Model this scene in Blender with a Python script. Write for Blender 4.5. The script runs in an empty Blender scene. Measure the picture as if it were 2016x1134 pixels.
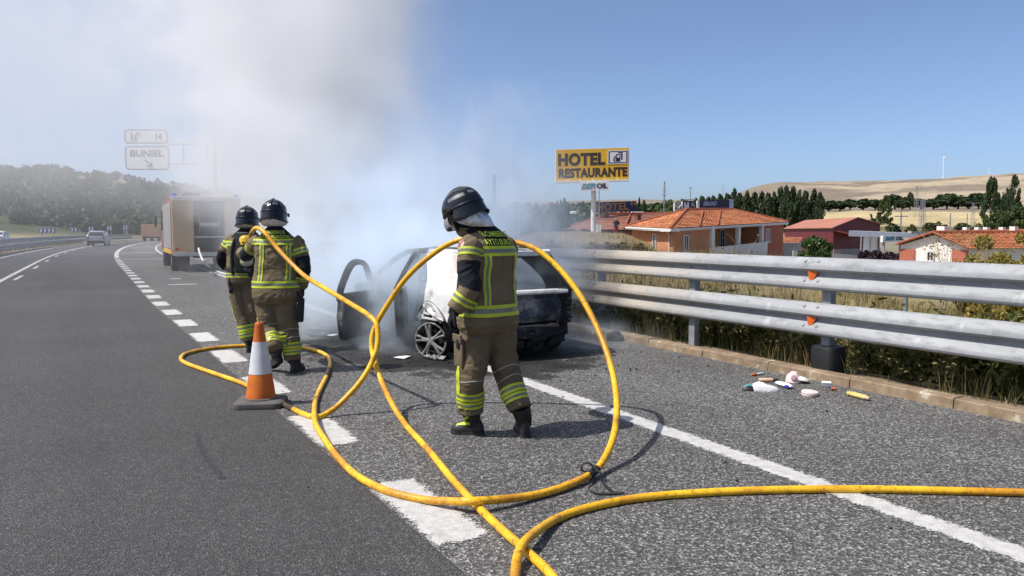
import bpy, bmesh, math, random
import numpy as np
from mathutils import Vector, Matrix, noise as mnoise
from mathutils.bvhtree import BVHTree

random.seed(7); np.random.seed(7)
scn = bpy.context.scene
COL = scn.collection
PI = math.pi
R = math.radians

# ------------------------------------------------------------------ camera, sky, sun, exposure
CAM_H = 1.5
FPX = 1550.0
YAW = R(27.8)
PITCH = math.atan(111.0 / FPX)
cam_d = bpy.data.cameras.new('camera')
cam_d.sensor_width = 36.0
cam_d.lens = 36.0 * FPX / 2016.0
cam_d.clip_start = 0.05
cam_d.clip_end = 20000.0
cam = bpy.data.objects.new('camera', cam_d)
COL.objects.link(cam)
cam.location = (0, 0, CAM_H)
cam.rotation_euler = (PI / 2 - PITCH, 0, -YAW)
scn.camera = cam

SUN_EL = R(55.0)
SUN_AZ = R(-79.7)          # clockwise from +Y
world = bpy.data.worlds.new('World')
scn.world = world
world.use_nodes = True
wn = world.node_tree
for n in list(wn.nodes):
    wn.nodes.remove(n)
sky = wn.nodes.new('ShaderNodeTexSky')
sky.sky_type = 'NISHITA'
sky.sun_disc = False
sky.sun_elevation = SUN_EL
sky.sun_rotation = SUN_AZ
sky.altitude = 800
sky.air_density = 0.6
sky.dust_density = 3.6
sky.ozone_density = 2.9
bg = wn.nodes.new('ShaderNodeBackground')
bg.inputs['Strength'].default_value = 0.15
wo = wn.nodes.new('ShaderNodeOutputWorld')
wn.links.new(sky.outputs[0], bg.inputs['Color'])
wn.links.new(bg.outputs[0], wo.inputs['Surface'])

sun_d = bpy.data.lights.new('sun', 'SUN')
sun_d.energy = 4.2
sun_d.angle = R(0.53)
sun_d.color = (1.0, 0.955, 0.89)
sun = bpy.data.objects.new('sun', sun_d)
COL.objects.link(sun)
sdir = Vector((math.sin(SUN_AZ) * math.cos(SUN_EL), math.cos(SUN_AZ) * math.cos(SUN_EL), math.sin(SUN_EL)))
sun.rotation_euler = (-sdir).to_track_quat('-Z', 'Y').to_euler()
sun.location = sdir * 60

scn.view_settings.view_transform = 'Standard'
scn.view_settings.look = 'None'
scn.view_settings.exposure = 0.36
scn.view_settings.gamma = 1.0
scn.view_settings.use_curve_mapping = False
cy = scn.cycles
cy.use_denoising = True
cy.max_bounces = 12
cy.diffuse_bounces = 3
cy.glossy_bounces = 3
cy.transmission_bounces = 4
cy.volume_bounces = 9
cy.transparent_max_bounces = 12
cy.volume_step_rate = 1.6
cy.volume_max_steps = 512

# ------------------------------------------------------------------ where a point of the photograph stands
RM = cam.rotation_euler.to_matrix()
FWD = Vector((math.sin(YAW), math.cos(YAW), 0))
RGT = Vector((math.cos(YAW), -math.sin(YAW), 0))
CAM = Vector((0, 0, CAM_H))


def ray(px, py):
    return RM @ Vector(((px - 1008) / FPX, (567 - py) / FPX, -1.0))


def at(px, py, d):
    """point on the pixel's ray at level distance d ahead"""
    r = ray(px, py)
    return CAM + r * (d / r.dot(FWD))


def gr(px, py, z=0.0):
    """where the pixel's ray meets level z"""
    r = ray(px, py)
    return CAM + r * ((z - CAM_H) / r.z)


def cw(xc, d, z=0.0):
    """world point from sideways distance, distance ahead, height"""
    return RGT * xc + FWD * d + Vector((0, 0, z))


def cdir(xc, d):
    return (RGT * xc + FWD * d).normalized()


# ------------------------------------------------------------------ things, parts, meshes
def tag(o, label=None, cat=None, group=None, kind=None):
    if label: o['label'] = label
    if cat: o['category'] = cat
    if group: o['group'] = group
    if kind: o['kind'] = kind
    return o


def thing(name, label, cat, loc=(0, 0, 0), rotz=0.0, group=None):
    o = bpy.data.objects.new(name, None)
    o.empty_display_size = 0.2
    COL.objects.link(o)
    o.location = loc
    o.rotation_euler = (0, 0, rotz)
    return tag(o, label, cat, group)


def rootm(o):
    m = Matrix.LocRotScale(o.location, o.rotation_euler, o.scale)
    if o.parent is not None:
        return rootm(o.parent) @ m
    return m


def link(name, me, parent=None):
    o = bpy.data.objects.new(name, me)
    COL.objects.link(o)
    if parent is not None:
        o.parent = parent
    return o


def children(o):
    return [c for c in o.children]


def copy_tree(o, parent=None):
    c = o.copy()
    COL.objects.link(c)
    if parent is not None:
        c.parent = parent
    for ch in list(o.children):
        copy_tree(ch, c)
    return c


def xf(loc=(0, 0, 0), rot=(0, 0, 0), sc=(1, 1, 1)):
    from mathutils import Euler
    return Matrix.LocRotScale(Vector(loc), Euler(rot), Vector(sc))


class MB:
    """gathers vertices and faces, then links them as one mesh object"""
    def __init__(s):
        s.v = []; s.f = []; s.m = []

    def add(s, vs, fs, mi=0, mat=None):
        b = len(s.v)
        if mat is not None:
            vs = [mat @ Vector(v) for v in vs]
        s.v.extend([tuple(v) for v in vs])
        for f in fs:
            s.f.append(tuple(i + b for i in f)); s.m.append(mi)
        return s

    def box(s, c, size, mi=0, rot=None, taper=1.0):
        x, y, z = size[0] / 2, size[1] / 2, size[2] / 2
        t = taper
        vs = [(-x, -y, -z), (x, -y, -z), (x, y, -z), (-x, y, -z), (-x * t, -y * t, z), (x * t, -y * t, z), (x * t, y * t, z), (-x * t, y * t, z)]
        if rot is not None:
            vs = [rot @ Vector(v) for v in vs]
        vs = [Vector(v) + Vector(c) for v in vs]
        return s.add(vs, [(3, 2, 1, 0), (4, 5, 6, 7), (0, 1, 5, 4), (1, 2, 6, 5), (2, 3, 7, 6), (3, 0, 4, 7)], mi)

    def bbox(s, c, size, mi=0, rot=None, bev=0.01):
        """box with its long edges chamfered"""
        bm = bmesh.new()
        bmesh.ops.create_cube(bm, size=1)
        for v in bm.verts:
            v.co = Vector((v.co.x * size[0], v.co.y * size[1], v.co.z * size[2]))
        bmesh.ops.bevel(bm, geom=bm.edges[:], offset=bev, segments=2, profile=0.5, affect='EDGES')
        vs = [v.co.copy() for v in bm.verts]
        fs = [[v.index for v in f.verts] for f in bm.faces]
        bm.free()
        if rot is not None:
            vs = [rot @ v for v in vs]
        return s.add([v + Vector(c) for v in vs], fs, mi)

    def tube(s, pts, rad, seg=10, mi=0, cap=True, flat=1.0, up=None):
        pts = [Vector(p) for p in pts]
        n = len(pts)
        if not hasattr(rad, '__len__'):
            rad = [rad] * n
        vs = []; fs = []
        prev = None
        for i in range(n):
            t = (pts[min(i + 1, n - 1)] - pts[max(i - 1, 0)])
            if t.length < 1e-9: t = Vector((0, 0, 1))
            t.normalize()
            if prev is None:
                ref = Vector(up) if up is not None else (Vector((0, 0, 1)) if abs(t.z) < 0.9 else Vector((1, 0, 0)))
                a = ref - t * ref.dot(t)
            else:
                a = prev - t * prev.dot(t)
            if a.length < 1e-6: a = t.orthogonal()
            a.normalize(); prev = a
            b = t.cross(a)
            for k in range(seg):
                an = 2 * PI * k / seg
                vs.append(pts[i] + a * math.cos(an) * rad[i] + b * math.sin(an) * rad[i] * flat)
        for i in range(n - 1):
            for k in range(seg):
                k2 = (k + 1) % seg
                fs.append((i * seg + k, i * seg + k2, (i + 1) * seg + k2, (i + 1) * seg + k))
        if cap:
            fs.append(tuple(range(seg - 1, -1, -1)))
            fs.append(tuple((n - 1) * seg + k for k in range(seg)))
        return s.add(vs, fs, mi)

    def loft(s, rings, mi=0, cap=True, closed=True):
        n = len(rings[0]); vs = [p for r in rings for p in r]; fs = []
        for i in range(len(rings) - 1):
            for k in range(n if closed else n - 1):
                k2 = (k + 1) % n
                fs.append((i * n + k, i * n + k2, (i + 1) * n + k2, (i + 1) * n + k))
        if cap:
            fs.append(tuple(range(n - 1, -1, -1)))
            fs.append(tuple((len(rings) - 1) * n + k for k in range(n)))
        return s.add(vs, fs, mi)

    def lathe(s, prof, seg=24, mi=0, mat=None, cap=True):
        rings = [[(r * math.cos(2 * PI * k / seg), r * math.sin(2 * PI * k / seg), z) for k in range(seg)] for r, z in prof]
        n = seg; vs = [p for r in rings for p in r]; fs = []
        for i in range(len(rings) - 1):
            for k in range(n):
                k2 = (k + 1) % n
                fs.append((i * n + k, i * n + k2, (i + 1) * n + k2, (i + 1) * n + k))
        if cap:
            fs.append(tuple(range(n - 1, -1, -1)))
            fs.append(tuple((len(rings) - 1) * n + k for k in range(n)))
        return s.add(vs, fs, mi, mat)

    def prism(s, poly, h, mi=0, mat=None):
        """flat outline (x, y) raised from z=0 to h"""
        n = len(poly)
        vs = [(p[0], p[1], 0) for p in poly] + [(p[0], p[1], h) for p in poly]
        fs = [tuple(range(n - 1, -1, -1)), tuple(range(n, 2 * n))]
        fs += [(i, (i + 1) % n, n + (i + 1) % n, n + i) for i in range(n)]
        return s.add(vs, fs, mi, mat)

    def quad(s, a, b, c, d, mi=0):
        return s.add([a, b, c, d], [(0, 1, 2, 3)], mi)

    def mesh(s, name, mats, inv=None, smooth=False, angle=None):
        me = bpy.data.meshes.new(name)
        vs = s.v if inv is None else [tuple(inv @ Vector(v)) for v in s.v]
        me.from_pydata(vs, [], s.f)
        mats = mats if isinstance(mats, (list, tuple)) else [mats]
        for m in mats: me.materials.append(m)
        if len(mats) > 1:
            me.polygons.foreach_set('material_index', s.m)
        if smooth:
            me.polygons.foreach_set('use_smooth', [True] * len(s.f))
            if angle is not None:
                me.set_sharp_from_angle(angle=angle)
        me.update()
        return me

    def build(s, name, mats, parent=None, smooth=False, world=False, angle=R(40), fixn=True):
        inv = rootm(parent).inverted() if (world and parent is not None) else None
        me = s.mesh(name, mats, inv, smooth, angle)
        if fixn:
            bm = bmesh.new(); bm.from_mesh(me)
            bmesh.ops.recalc_face_normals(bm, faces=bm.faces[:])
            bm.to_mesh(me); bm.free()
        return link(name, me, parent)


def npmesh(name, V, F, mats, mi=None, attr=None, smooth=False):
    """big mesh straight from numpy arrays (all faces with the same number of corners)"""
    me = bpy.data.meshes.new(name)
    V = np.asarray(V, dtype=np.float32); F = np.asarray(F, dtype=np.int32)
    k = F.shape[1]
    me.vertices.add(len(V)); me.vertices.foreach_set('co', V.ravel())
    me.loops.add(F.size); me.loops.foreach_set('vertex_index', F.ravel())
    me.polygons.add(len(F))
    me.polygons.foreach_set('loop_start', np.arange(0, F.size, k, dtype=np.int32))
    me.polygons.foreach_set('loop_total', np.full(len(F), k, dtype=np.int32))
    for m in (mats if isinstance(mats, (list, tuple)) else [mats]): me.materials.append(m)
    if mi is not None: me.polygons.foreach_set('material_index', np.asarray(mi, dtype=np.int32))
    if smooth: me.polygons.foreach_set('use_smooth', np.ones(len(F), dtype=bool))
    me.update(calc_edges=True)
    me.validate()
    if attr:
        for an, av in attr.items():
            av = np.asarray(av, dtype=np.float32)
            if av.ndim == 1:
                a = me.attributes.new(an, 'FLOAT', 'POINT'); a.data.foreach_set('value', av)
            else:
                a = me.attributes.new(an, 'FLOAT_COLOR', 'POINT'); a.data.foreach_set('color', av.ravel())
    return me


def catmull(pts, n=8):
    P = [Vector(p) for p in pts]
    P = [P[0] * 2 - P[1]] + P + [P[-1] * 2 - P[-2]]
    out = []
    for i in range(1, len(P) - 2):
        for k in range(n):
            t = k / n
            a, b, c, d = P[i - 1], P[i], P[i + 1], P[i + 2]
            out.append(0.5 * ((2 * b) + (c - a) * t + (2 * a - 5 * b + 4 * c - d) * t * t + (3 * b - a - 3 * c + d) * t ** 3))
    out.append(P[-2])
    return out


# ------------------------------------------------------------------ materials
class NT:
    def __init__(s, name):
        s.mat = bpy.data.materials.new(name); s.mat.use_nodes = True
        s.t = s.mat.node_tree
        s.b = s.t.nodes['Principled BSDF']; s.out = s.t.nodes['Material Output']
        s._tc = None

    def n(s, ty, **kw):
        nd = s.t.nodes.new(ty)
        for k, v in kw.items():
            if k.startswith('_'): setattr(nd, k[1:], v)
        return nd

    def l(s, a, b): s.t.links.new(a, b)

    def coord(s, kind='Object'):
        if kind == 'Pos':
            return s.n('ShaderNodeNewGeometry').outputs['Position']
        if s._tc is None: s._tc = s.n('ShaderNodeTexCoord')
        return s._tc.outputs[kind]

    def mapping(s, vec, scale=(1, 1, 1), rot=(0, 0, 0), loc=(0, 0, 0)):
        m = s.n('ShaderNodeMapping'); s.l(vec, m.inputs['Vector'])
        m.inputs['Scale'].default_value = scale; m.inputs['Rotation'].default_value = rot; m.inputs['Location'].default_value = loc
        return m.outputs[0]

    def noise(s, scale, detail=4, rough=0.55, vec=None, dist=0.0, col=False):
        nd = s.n('ShaderNodeTexNoise')
        nd.inputs['Scale'].default_value = scale; nd.inputs['Detail'].default_value = detail
        nd.inputs['Roughness'].default_value = rough; nd.inputs['Distortion'].default_value = dist
        s.l(vec if vec is not None else s.coord(), nd.inputs['Vector'])
        return nd.outputs['Color' if col else 'Fac']

    def voro(s, scale, vec=None, out='Distance', feature='F1', rnd=1.0):
        nd = s.n('ShaderNodeTexVoronoi', _feature=feature)
        nd.inputs['Scale'].default_value = scale; nd.inputs['Randomness'].default_value = rnd
        s.l(vec if vec is not None else s.coord(), nd.inputs['Vector'])
        return nd.outputs[out]

    def ramp(s, fac, stops, interp='LINEAR'):
        nd = s.n('ShaderNodeValToRGB'); s.l(fac, nd.inputs[0])
        cr = nd.color_ramp; cr.interpolation = interp
        while len(cr.elements) < len(stops): cr.elements.new(0.5)
        for e, (p, c) in zip(cr.elements, stops):
            e.position = p
            e.color = (c, c, c, 1) if not hasattr(c, '__len__') else (c[0], c[1], c[2], 1)
        return nd.outputs[0]

    def mix(s, fac, a, b, blend='MIX'):
        nd = s.n('ShaderNodeMix', _data_type='RGBA', _blend_type=blend)
        for sock, v in ((nd.inputs[0], fac), (nd.inputs[6], a), (nd.inputs[7], b)):
            if hasattr(v, 'is_output') or isinstance(v, bpy.types.NodeSocket): s.l(v, sock)
            elif hasattr(v, '__len__'): sock.default_value = (v[0], v[1], v[2], 1)
            else: sock.default_value = v if sock == nd.inputs[0] else (v, v, v, 1)
        return nd.outputs[2]

    def math(s, op, a, b=None, c=None, clamp=False):
        nd = s.n('ShaderNodeMath', _operation=op); nd.use_clamp = clamp
        for i, v in enumerate((a, b, c)):
            if v is None: continue
            if isinstance(v, bpy.types.NodeSocket): s.l(v, nd.inputs[i])
            else: nd.inputs[i].default_value = v
        return nd.outputs[0]

    def attr(s, name, out='Fac'):
        nd = s.n('ShaderNodeAttribute'); nd.attribute_name = name
        return nd.outputs[out]

    def bump(s, h, strength=0.5, dist=0.01):
        nd = s.n('ShaderNodeBump'); nd.inputs['Strength'].default_value = strength; nd.inputs['Distance'].default_value = dist
        s.l(h, nd.inputs['Height']); s.l(nd.outputs[0], s.b.inputs['Normal'])

    def set(s, **kw):
        nm = dict(color='Base Color', rough='Roughness', metal='Metallic', spec='Specular IOR Level', alpha='Alpha', trans='Transmission Weight',
                  emit='Emission Color', emits='Emission Strength', coat='Coat Weight', sheen='Sheen Weight', ior='IOR')
        for k, v in kw.items():
            sk = s.b.inputs[nm[k]]
            if isinstance(v, bpy.types.NodeSocket): s.l(v, sk)
            elif hasattr(v, '__len__'): sk.default_value = (v[0], v[1], v[2], 1)
            else: sk.default_value = v
        return s


def pm(name, c, c2=None, scale=6.0, rough=0.7, metal=0.0, bump=0.0, bscale=None, bdist=0.01, detail=5, spec=0.4, lo=0.35, hi=0.65, coat=0.0, c3=None, rrange=0.0):
    """plain painted / worn material: two colours mottled by noise, with fine relief"""
    t = NT(name)
    t.set(rough=rough, metal=metal, spec=spec, coat=coat)
    if c2 is None: c2 = tuple(x * 0.8 for x in c)
    f = t.noise(scale, detail, 0.6)
    stops = [(lo, c), (hi, c2)] if c3 is None else [(lo, c), ((lo + hi) / 2, c2), (hi, c3)]
    t.set(color=t.ramp(f, stops))
    if rrange:
        t.set(rough=t.ramp(f, [(lo, max(0.02, rough - rrange)), (hi, min(1, rough + rrange))]))
    if bump:
        t.bump(t.noise(bscale or scale * 6, 4, 0.6), bump, bdist)
    return t.mat


def leafmat(name, cols, trans=0.25, rough=0.7):
    """leaf colours picked leaf by leaf"""
    t = NT(name)
    stops = [(i / max(1, len(cols) - 1), c) for i, c in enumerate(cols)]
    c = t.ramp(t.attr('tint'), stops)
    t.set(color=c, rough=rough, spec=0.25)
    tr = t.n('ShaderNodeBsdfTranslucent'); t.l(c, tr.inputs['Color'])
    mx = t.n('ShaderNodeMixShader'); mx.inputs[0].default_value = trans
    t.l(t.b.outputs[0], mx.inputs[1]); t.l(tr.outputs[0], mx.inputs[2]); t.l(mx.outputs[0], t.out.inputs['Surface'])
    return t.mat


def text_poly(body, bold=0.0, shear=0.0, spacing=1.0, res=4):
    """flat lettering as (vertices, faces) scaled to unit height of capitals, starting at 0"""
    cu = bpy.data.curves.new('lettering', 'FONT')
    cu.body = body; cu.size = 1.0; cu.resolution_u = res; cu.offset = bold; cu.shear = shear; cu.space_character = spacing
    cu.fill_mode = 'BOTH'
    ob = bpy.data.objects.new('lettering', cu); COL.objects.link(ob)
    dg = bpy.context.evaluated_depsgraph_get(); dg.update()
    me = bpy.data.meshes.new_from_object(ob.evaluated_get(dg))
    V = np.array([v.co[:] for v in me.vertices]); Fc = [tuple(p.vertices) for p in me.polygons]
    bpy.data.objects.remove(ob); bpy.data.curves.remove(cu); bpy.data.meshes.remove(me)
    V = V[:, :2]; lo = V.min(0); hi = V.max(0)
    return (V - lo), Fc, (hi - lo)


def put_text(mb, body, o, u, v, u0, v0, w, h, nrm, mi=0, bold=0.02, shear=0.0, spacing=1.0, lift=0.02):
    """lettering stretched into the box (u0, v0, w, h) of the board o + u*x + v*y"""
    V, F, sz = text_poly(body, bold, shear, spacing)
    vs = [o + u * (u0 + p[0] / sz[0] * w) + v * (v0 + p[1] / sz[1] * h) + nrm * lift for p in V]
    mb.add(vs, F, mi)
# ------------------------------------------------------------------ shape of the land
def xoff(Y):
    """the motorway bends to the right beyond the burnt car"""
    Y = np.asarray(Y, dtype=float)
    return np.where(Y > 45, (np.maximum(Y, 45) - 45) ** 2 / 1100.0, 0.0)


def xdash(Y):
    return np.interp(Y, [-20, 0, 5, 18, 40, 400], [2.2, 1.62, 1.5, 1.14, 1.0, 1.0]) + xoff(Y)


KERB_X = 6.37
_rk = np.array([0, 12, 25, 45, 60, 75, 100, 130, 180, 230, 320, 450, 700, 1100, 1800, 3000, 5000, 9000], dtype=float)


def _y(r, y):   # height that shows at image row y at distance r
    return 1.5 + (456 - y) / 1550.0 * r


def _col(px, near, far):
    c = math.cos(math.atan((px - 1008) / FPX))
    ys = [1.5 + (456 - y) / 1550.0 * r * c for r, y in zip(_rk[8:], far)]
    return (px, list(near) + ys)


F0 = -0.07
_tab = [
    (-1600, [F0] * 9 + [0, 3, 8, 18, 30, 45, 60, 80, 60]),
    _col(-300, [F0] * 8, [470, 466, 440, 392, 332, 350, 380, 400, 410, 430]),
    _col(0, [F0] * 8, [469.5, 466, 442, 398, 340, 350, 380, 400, 410, 430]),
    _col(110, [F0] * 8, [469.5, 466, 446, 402, 340, 350, 380, 400, 410, 430]),
    _col(200, [F0] * 8, [469.5, 466.5, 462, 408, 350, 356, 380, 400, 410, 430]),
    _col(430, [F0] * 8, [469.5, 466.5, 463.5, 424, 382, 384, 390, 400, 405, 430]),
    _col(620, [F0] * 8, [469.5, 466.5, 463.5, 440, 408, 404, 402, 402, 402, 430]),
    _col(850, [F0, F0, F0, F0, F0, F0, -.5, -1], [470, 466, 458, 450, 436, 424, 412, 404, 399, 430]),
    _col(1000, [F0, -.3, -.4, -.5, .2, .4, -1, -2], [466, 458, 450, 444, 434, 424, 412, 405, 399, 430]),
    _col(1060, [F0, -.3, -.4, -.5, .9, 1.2, -.5, -2], [464, 456, 448, 441, 433, 424, 412, 404, 399, 430]),
    _col(1140, [F0, -.3, -.35, -.3, 1.0, 1.3, .0, -2], [464, 456, 448, 441, 433, 424, 411, 402, 396, 430]),
    _col(1225, [F0, -.3, -.3, -.1, 1.0, 1.1, .0, -2], [464, 456, 448, 441, 433, 424, 411, 402, 394, 430]),
    _col(1275, [F0, -.3, -.3, -.1, .4, .2, -.8, -2], [466, 456, 447, 441, 433, 423, 410, 400, 394, 430]),
    _col(1310, [F0, -.35, -.3, 0, -.7, -1.3, -1.5, -2], [466, 456, 446, 440, 432, 421, 408, 398, 396, 430]),
    _col(1420, [F0, -.4, -.3, 0, -.9, -1.3, -1.6, -2], [466, 456, 446, 440, 430, 415, 395, 392, 398, 430]),
    _col(1500, [F0, -.4, -.3, -.1, -1, -1.5, -1.8, -2.2], [466, 456, 445, 438, 426, 405, 370, 366, 372, 430]),
    _col(1535, [F0, -.4, -.3, -.1, -1.2, -1.7, -2, -2.2], [466, 456, 444, 434, 420, 398, 361.5, 364, 372, 430]),
    _col(1600, [F0, -.5, -.5, -.6, -2, -2.6, -2.8, -2.8], [468, 454, 440, 420, 411, 392, 363, 362, 375, 430]),
    _col(1680, [F0, -.5, -.8, -1.2, -2.4, -3, -3, -3], [468, 454, 439, 416, 409, 389, 366, 359, 370, 430]),
    _col(1800, [F0, -.5, -1.2, -2, -2.8, -3, -3.2, -3.2], [468, 454, 439, 416, 408, 384, 359, 358.5, 366, 430]),
    _col(1900, [F0, -.5, -1.4, -2.2, -2.8, -3, -3.2, -3.2], [468, 454, 440, 416, 406, 380, 352, 354, 362, 430]),
    _col(2016, [F0, -.5, -1.4, -2.2, -2.8, -3, -3.2, -3.2], [468, 456, 443, 418, 404, 376, 345, 349, 356, 430]),
    _col(2400, [F0, -.5, -1.4, -2.2, -2.8, -3, -3.2, -3.2], [468, 456, 444, 420, 400, 370, 340, 345, 352, 430]),
    (4200, [F0, -.5, -1.2, -2, -2.5, -3, -3, -3, -3, -2, 2, 8, 18, 30, 60, 80, 90, 60]),
]
_tp = np.array([math.atan((c[0] - 1008) / FPX) for c in _tab])
_tz = np.array([c[1] for c in _tab])


def zt(X, Y):
    """height of the ground at world (X, Y)"""
    X = np.atleast_1d(np.asarray(X, dtype=float)); Y = np.atleast_1d(np.asarray(Y, dtype=float))
    xc = X * RGT.x + Y * RGT.y; d = X * FWD.x + Y * FWD.y
    r = np.hypot(X, Y); th = np.arctan2(xc, d)
    th = np.clip(th, _tp[0], _tp[-1])
    # ground rows are levels ahead, not slant distance
    lr = np.log(np.maximum(r, 1.0) + 3.0); lk = np.log(np.maximum(_rk, 1.0) + 3.0)
    ci = np.clip(np.searchsorted(_tp, th) - 1, 0, len(_tp) - 2)
    ct = (th - _tp[ci]) / (_tp[ci + 1] - _tp[ci])
    ct = ct * ct * (3 - 2 * ct) * 0.5 + ct * 0.5
    ri = np.clip(np.searchsorted(lk, lr) - 1, 0, len(lk) - 2)
    rt = np.clip((lr - lk[ri]) / (lk[ri + 1] - lk[ri]), 0, 1)
    z = ((_tz[ci, ri] * (1 - ct) + _tz[ci + 1, ri] * ct) * (1 - rt) + (_tz[ci, ri + 1] * (1 - ct) + _tz[ci + 1, ri + 1] * ct) * rt)
    # natural unevenness away from the road
    amp = np.clip((r - 20) / 400.0, 0, 1) * 2.0 + np.clip((r - 18) / 25.0, 0, 1) * 0.12 + np.clip((r - 600) / 900, 0, 1) * 5
    nz = np.sin(X * .031 + 1.3 * np.sin(Y * .023)) * np.cos(Y * .027 + .8 * np.sin(X * .017)) * .5 + np.sin(X * .11 + Y * .07) * .2 + np.sin(X * .29 - Y * .23) * .12 + np.sin(X * .71 + Y * .53) * .07
    z = z + nz * amp * 0.55
    # road corridor stays below the carriageways, verge falls away from the kerb
    u = X - xoff(np.clip(Y, -1e9, 420))
    cor = (u > -26) & (u < KERB_X + .5) & (Y < 420) & (Y > -200)
    z = np.where(cor, np.minimum(z, F0), z)
    vz = np.interp(u, [KERB_X + .5, 8, 9, 12, 16], [-.06, -.14, -.24, -.4, -.5])
    w = np.clip((16 - u) / 6.0, 0, 1) * ((Y < 60) & (u >= KERB_X + .5)) * np.clip((60 - Y) / 30, 0, 1)
    z = z * (1 - w) + vz * w
    return z


def ground(X, Y):
    return float(zt(X, Y)[0])


# ------------------------------------------------------------------ road surface materials
def road_mat(name, coarse):
    t = NT(name)
    P = t.coord('Pos')
    v = t.voro(84 if coarse else 100, P, 'Color')
    sep = t.n('ShaderNodeSeparateColor'); t.l(v, sep.inputs[0])
    if coarse:
        g = t.ramp(sep.outputs[0], [(0.0, (.036, .035, .034)), (.42, (.078, .076, .073)), (.66, (.122, .119, .114)), (.86, (.195, .19, .181)), (1.0, (.38, .37, .35))])
    else:
        g = t.ramp(sep.outputs[0], [(0.0, (.034, .0335, .0335)), (.5, (.055, .054, .0535)), (.85, (.076, .074, .073)), (1.0, (.14, .137, .132))])
    # big patches of wear, wheel tracks along the road
    big = t.noise(.35, 5, .6, P)
    tr = t.noise(1.0, 3, .6, t.mapping(P, (1.1, .05, 1)))
    m = t.math('ADD', t.math('MULTIPLY', big, .6), t.math('MULTIPLY', tr, .5))
    g = t.mix(1.0, g, t.ramp(m, [(.35, .74), (.75, 1.22)]), 'MULTIPLY')
    if coarse:
        # soot and burnt rubber under and around the car
        mp = t.mapping(P, (1 / 1.75, 1 / 2.7, 0), loc=(-4.1 / 1.75, -9.75 / 2.7, 0))
        ln = t.n('ShaderNodeVectorMath', _operation='LENGTH'); t.l(mp, ln.inputs[0])
        dd = t.math('ADD', ln.outputs['Value'], t.math('MULTIPLY', t.math('SUBTRACT', t.noise(1.6, 6, .7, P), .5), 1.1))
        s = t.ramp(dd, [(.75, 1), (1.08, .75), (1.45, 0)])
        g = t.mix(s, g, (.012, .0115, .011))
        # dusty brown run-off
        wet = t.ramp(t.noise(.8, 5, .65, P), [(.56, 0), (.7, .35)])
        g = t.mix(wet, g, (.07, .06, .05))
    h = t.voro(84 if coarse else 100, P, 'Distance')
    t.set(color=g, rough=.82, spec=.35)
    t.bump(t.math('ADD', h, t.math('MULTIPLY', t.noise(40, 3, .6, P), .6)), 1.0 if coarse else .95, .009 if coarse else .009)
    return t.mat


def paint_mat(name, wear=.5):
    t = NT(name)
    P = t.coord('Pos')
    n1 = t.noise(14, 6, .7, P); n2 = t.noise(95, 3, .7, P); n3 = t.noise(2.2, 4, .6, P)
    c = t.ramp(n1, [(.3, (.34, .335, .315)), (.6, (.50, .492, .47))])
    v = t.voro(9, t.mapping(P, (1, 1, 1)), 'Distance', 'DISTANCE_TO_EDGE')
    crack = t.ramp(v, [(.0, .45), (.02, 1.0)])
    c = t.mix(t.ramp(n3, [(.5, 0), (.62, .8)]), c, t.mix(1.0, c, crack, 'MULTIPLY'))
    t.set(color=c, rough=.7, spec=.35)
    t.bump(t.math('ADD', t.voro(95, P, 'Distance'), n2), .5, .004)
    # paint missing between the stones: more so at the rims
    e = t.attr('edge')
    m = t.math('ADD', t.math('MULTIPLY', e, 14.0), t.math('MULTIPLY', t.math('SUBTRACT', n1, .5), 1.6))
    m = t.math('ADD', m, t.math('MULTIPLY', t.math('SUBTRACT', n2, .5), 2.6 * wear + .6))
    m = t.math('ADD', m, t.math('MULTIPLY', t.math('SUBTRACT', n3, .5), 1.4 * wear))
    a = t.ramp(m, [(.30, 0), (.42, 1)])
    t.set(alpha=a)
    return t.mat


M_ROAD = road_mat('asphalt_dark', False)
M_SHOULDER = road_mat('asphalt_coarse', True)
M_PAINT = paint_mat('road_paint', .55)
M_PAINT2 = paint_mat('road_paint_clean', .15)


def ribbon(name, xl, xr, y0, y1, z, mat, ny=None, nx=1, parent=None, kind='structure', zf=None, curved=True):
    """sheet along the road between xl(Y) and xr(Y), with the distance to its rim stored"""
    ny = ny or max(2, int((y1 - y0) / 1.0))
    Y = np.linspace(y0, y1, ny + 1)
    L = np.array([xl(y) for y in Y]); Rr = np.array([xr(y) for y in Y])
    T = np.linspace(0, 1, nx + 1)
    V = []; E = []
    for i, y in enumerate(Y):
        for t in T:
            x = L[i] * (1 - t) + Rr[i] * t
            w = abs(Rr[i] - L[i])
            V.append((x, y, z if zf is None else zf(x, y)))
            E.append(min(t * w, (1 - t) * w, y - y0, y1 - y))
    Fc = []
    n = nx + 1
    for i in range(ny):
        for k in range(nx):
            Fc.append((i * n + k, i * n + k + 1, (i + 1) * n + k + 1, (i + 1) * n + k))
    me = npmesh(name, V, Fc, mat, attr={'edge': E})
    o = link(name, me, parent)
    if kind and parent is None: o['kind'] = kind
    return o


K = lambda x: (lambda y: x + float(xoff(y)))
ribbon('road', K(-6.1), lambda y: float(xdash(y)) - .16, -14, 420, 0.0, M_ROAD, ny=220, nx=4)
ribbon('hard_shoulder', lambda y: float(xdash(y)) - .16, K(KERB_X + .02), -14, 420, 0.0, M_SHOULDER, ny=220, nx=4)
ribbon('opposite_road', K(-25.0), K(-10.5), -14, 420, 0.0, M_ROAD, ny=100, nx=2)

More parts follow.
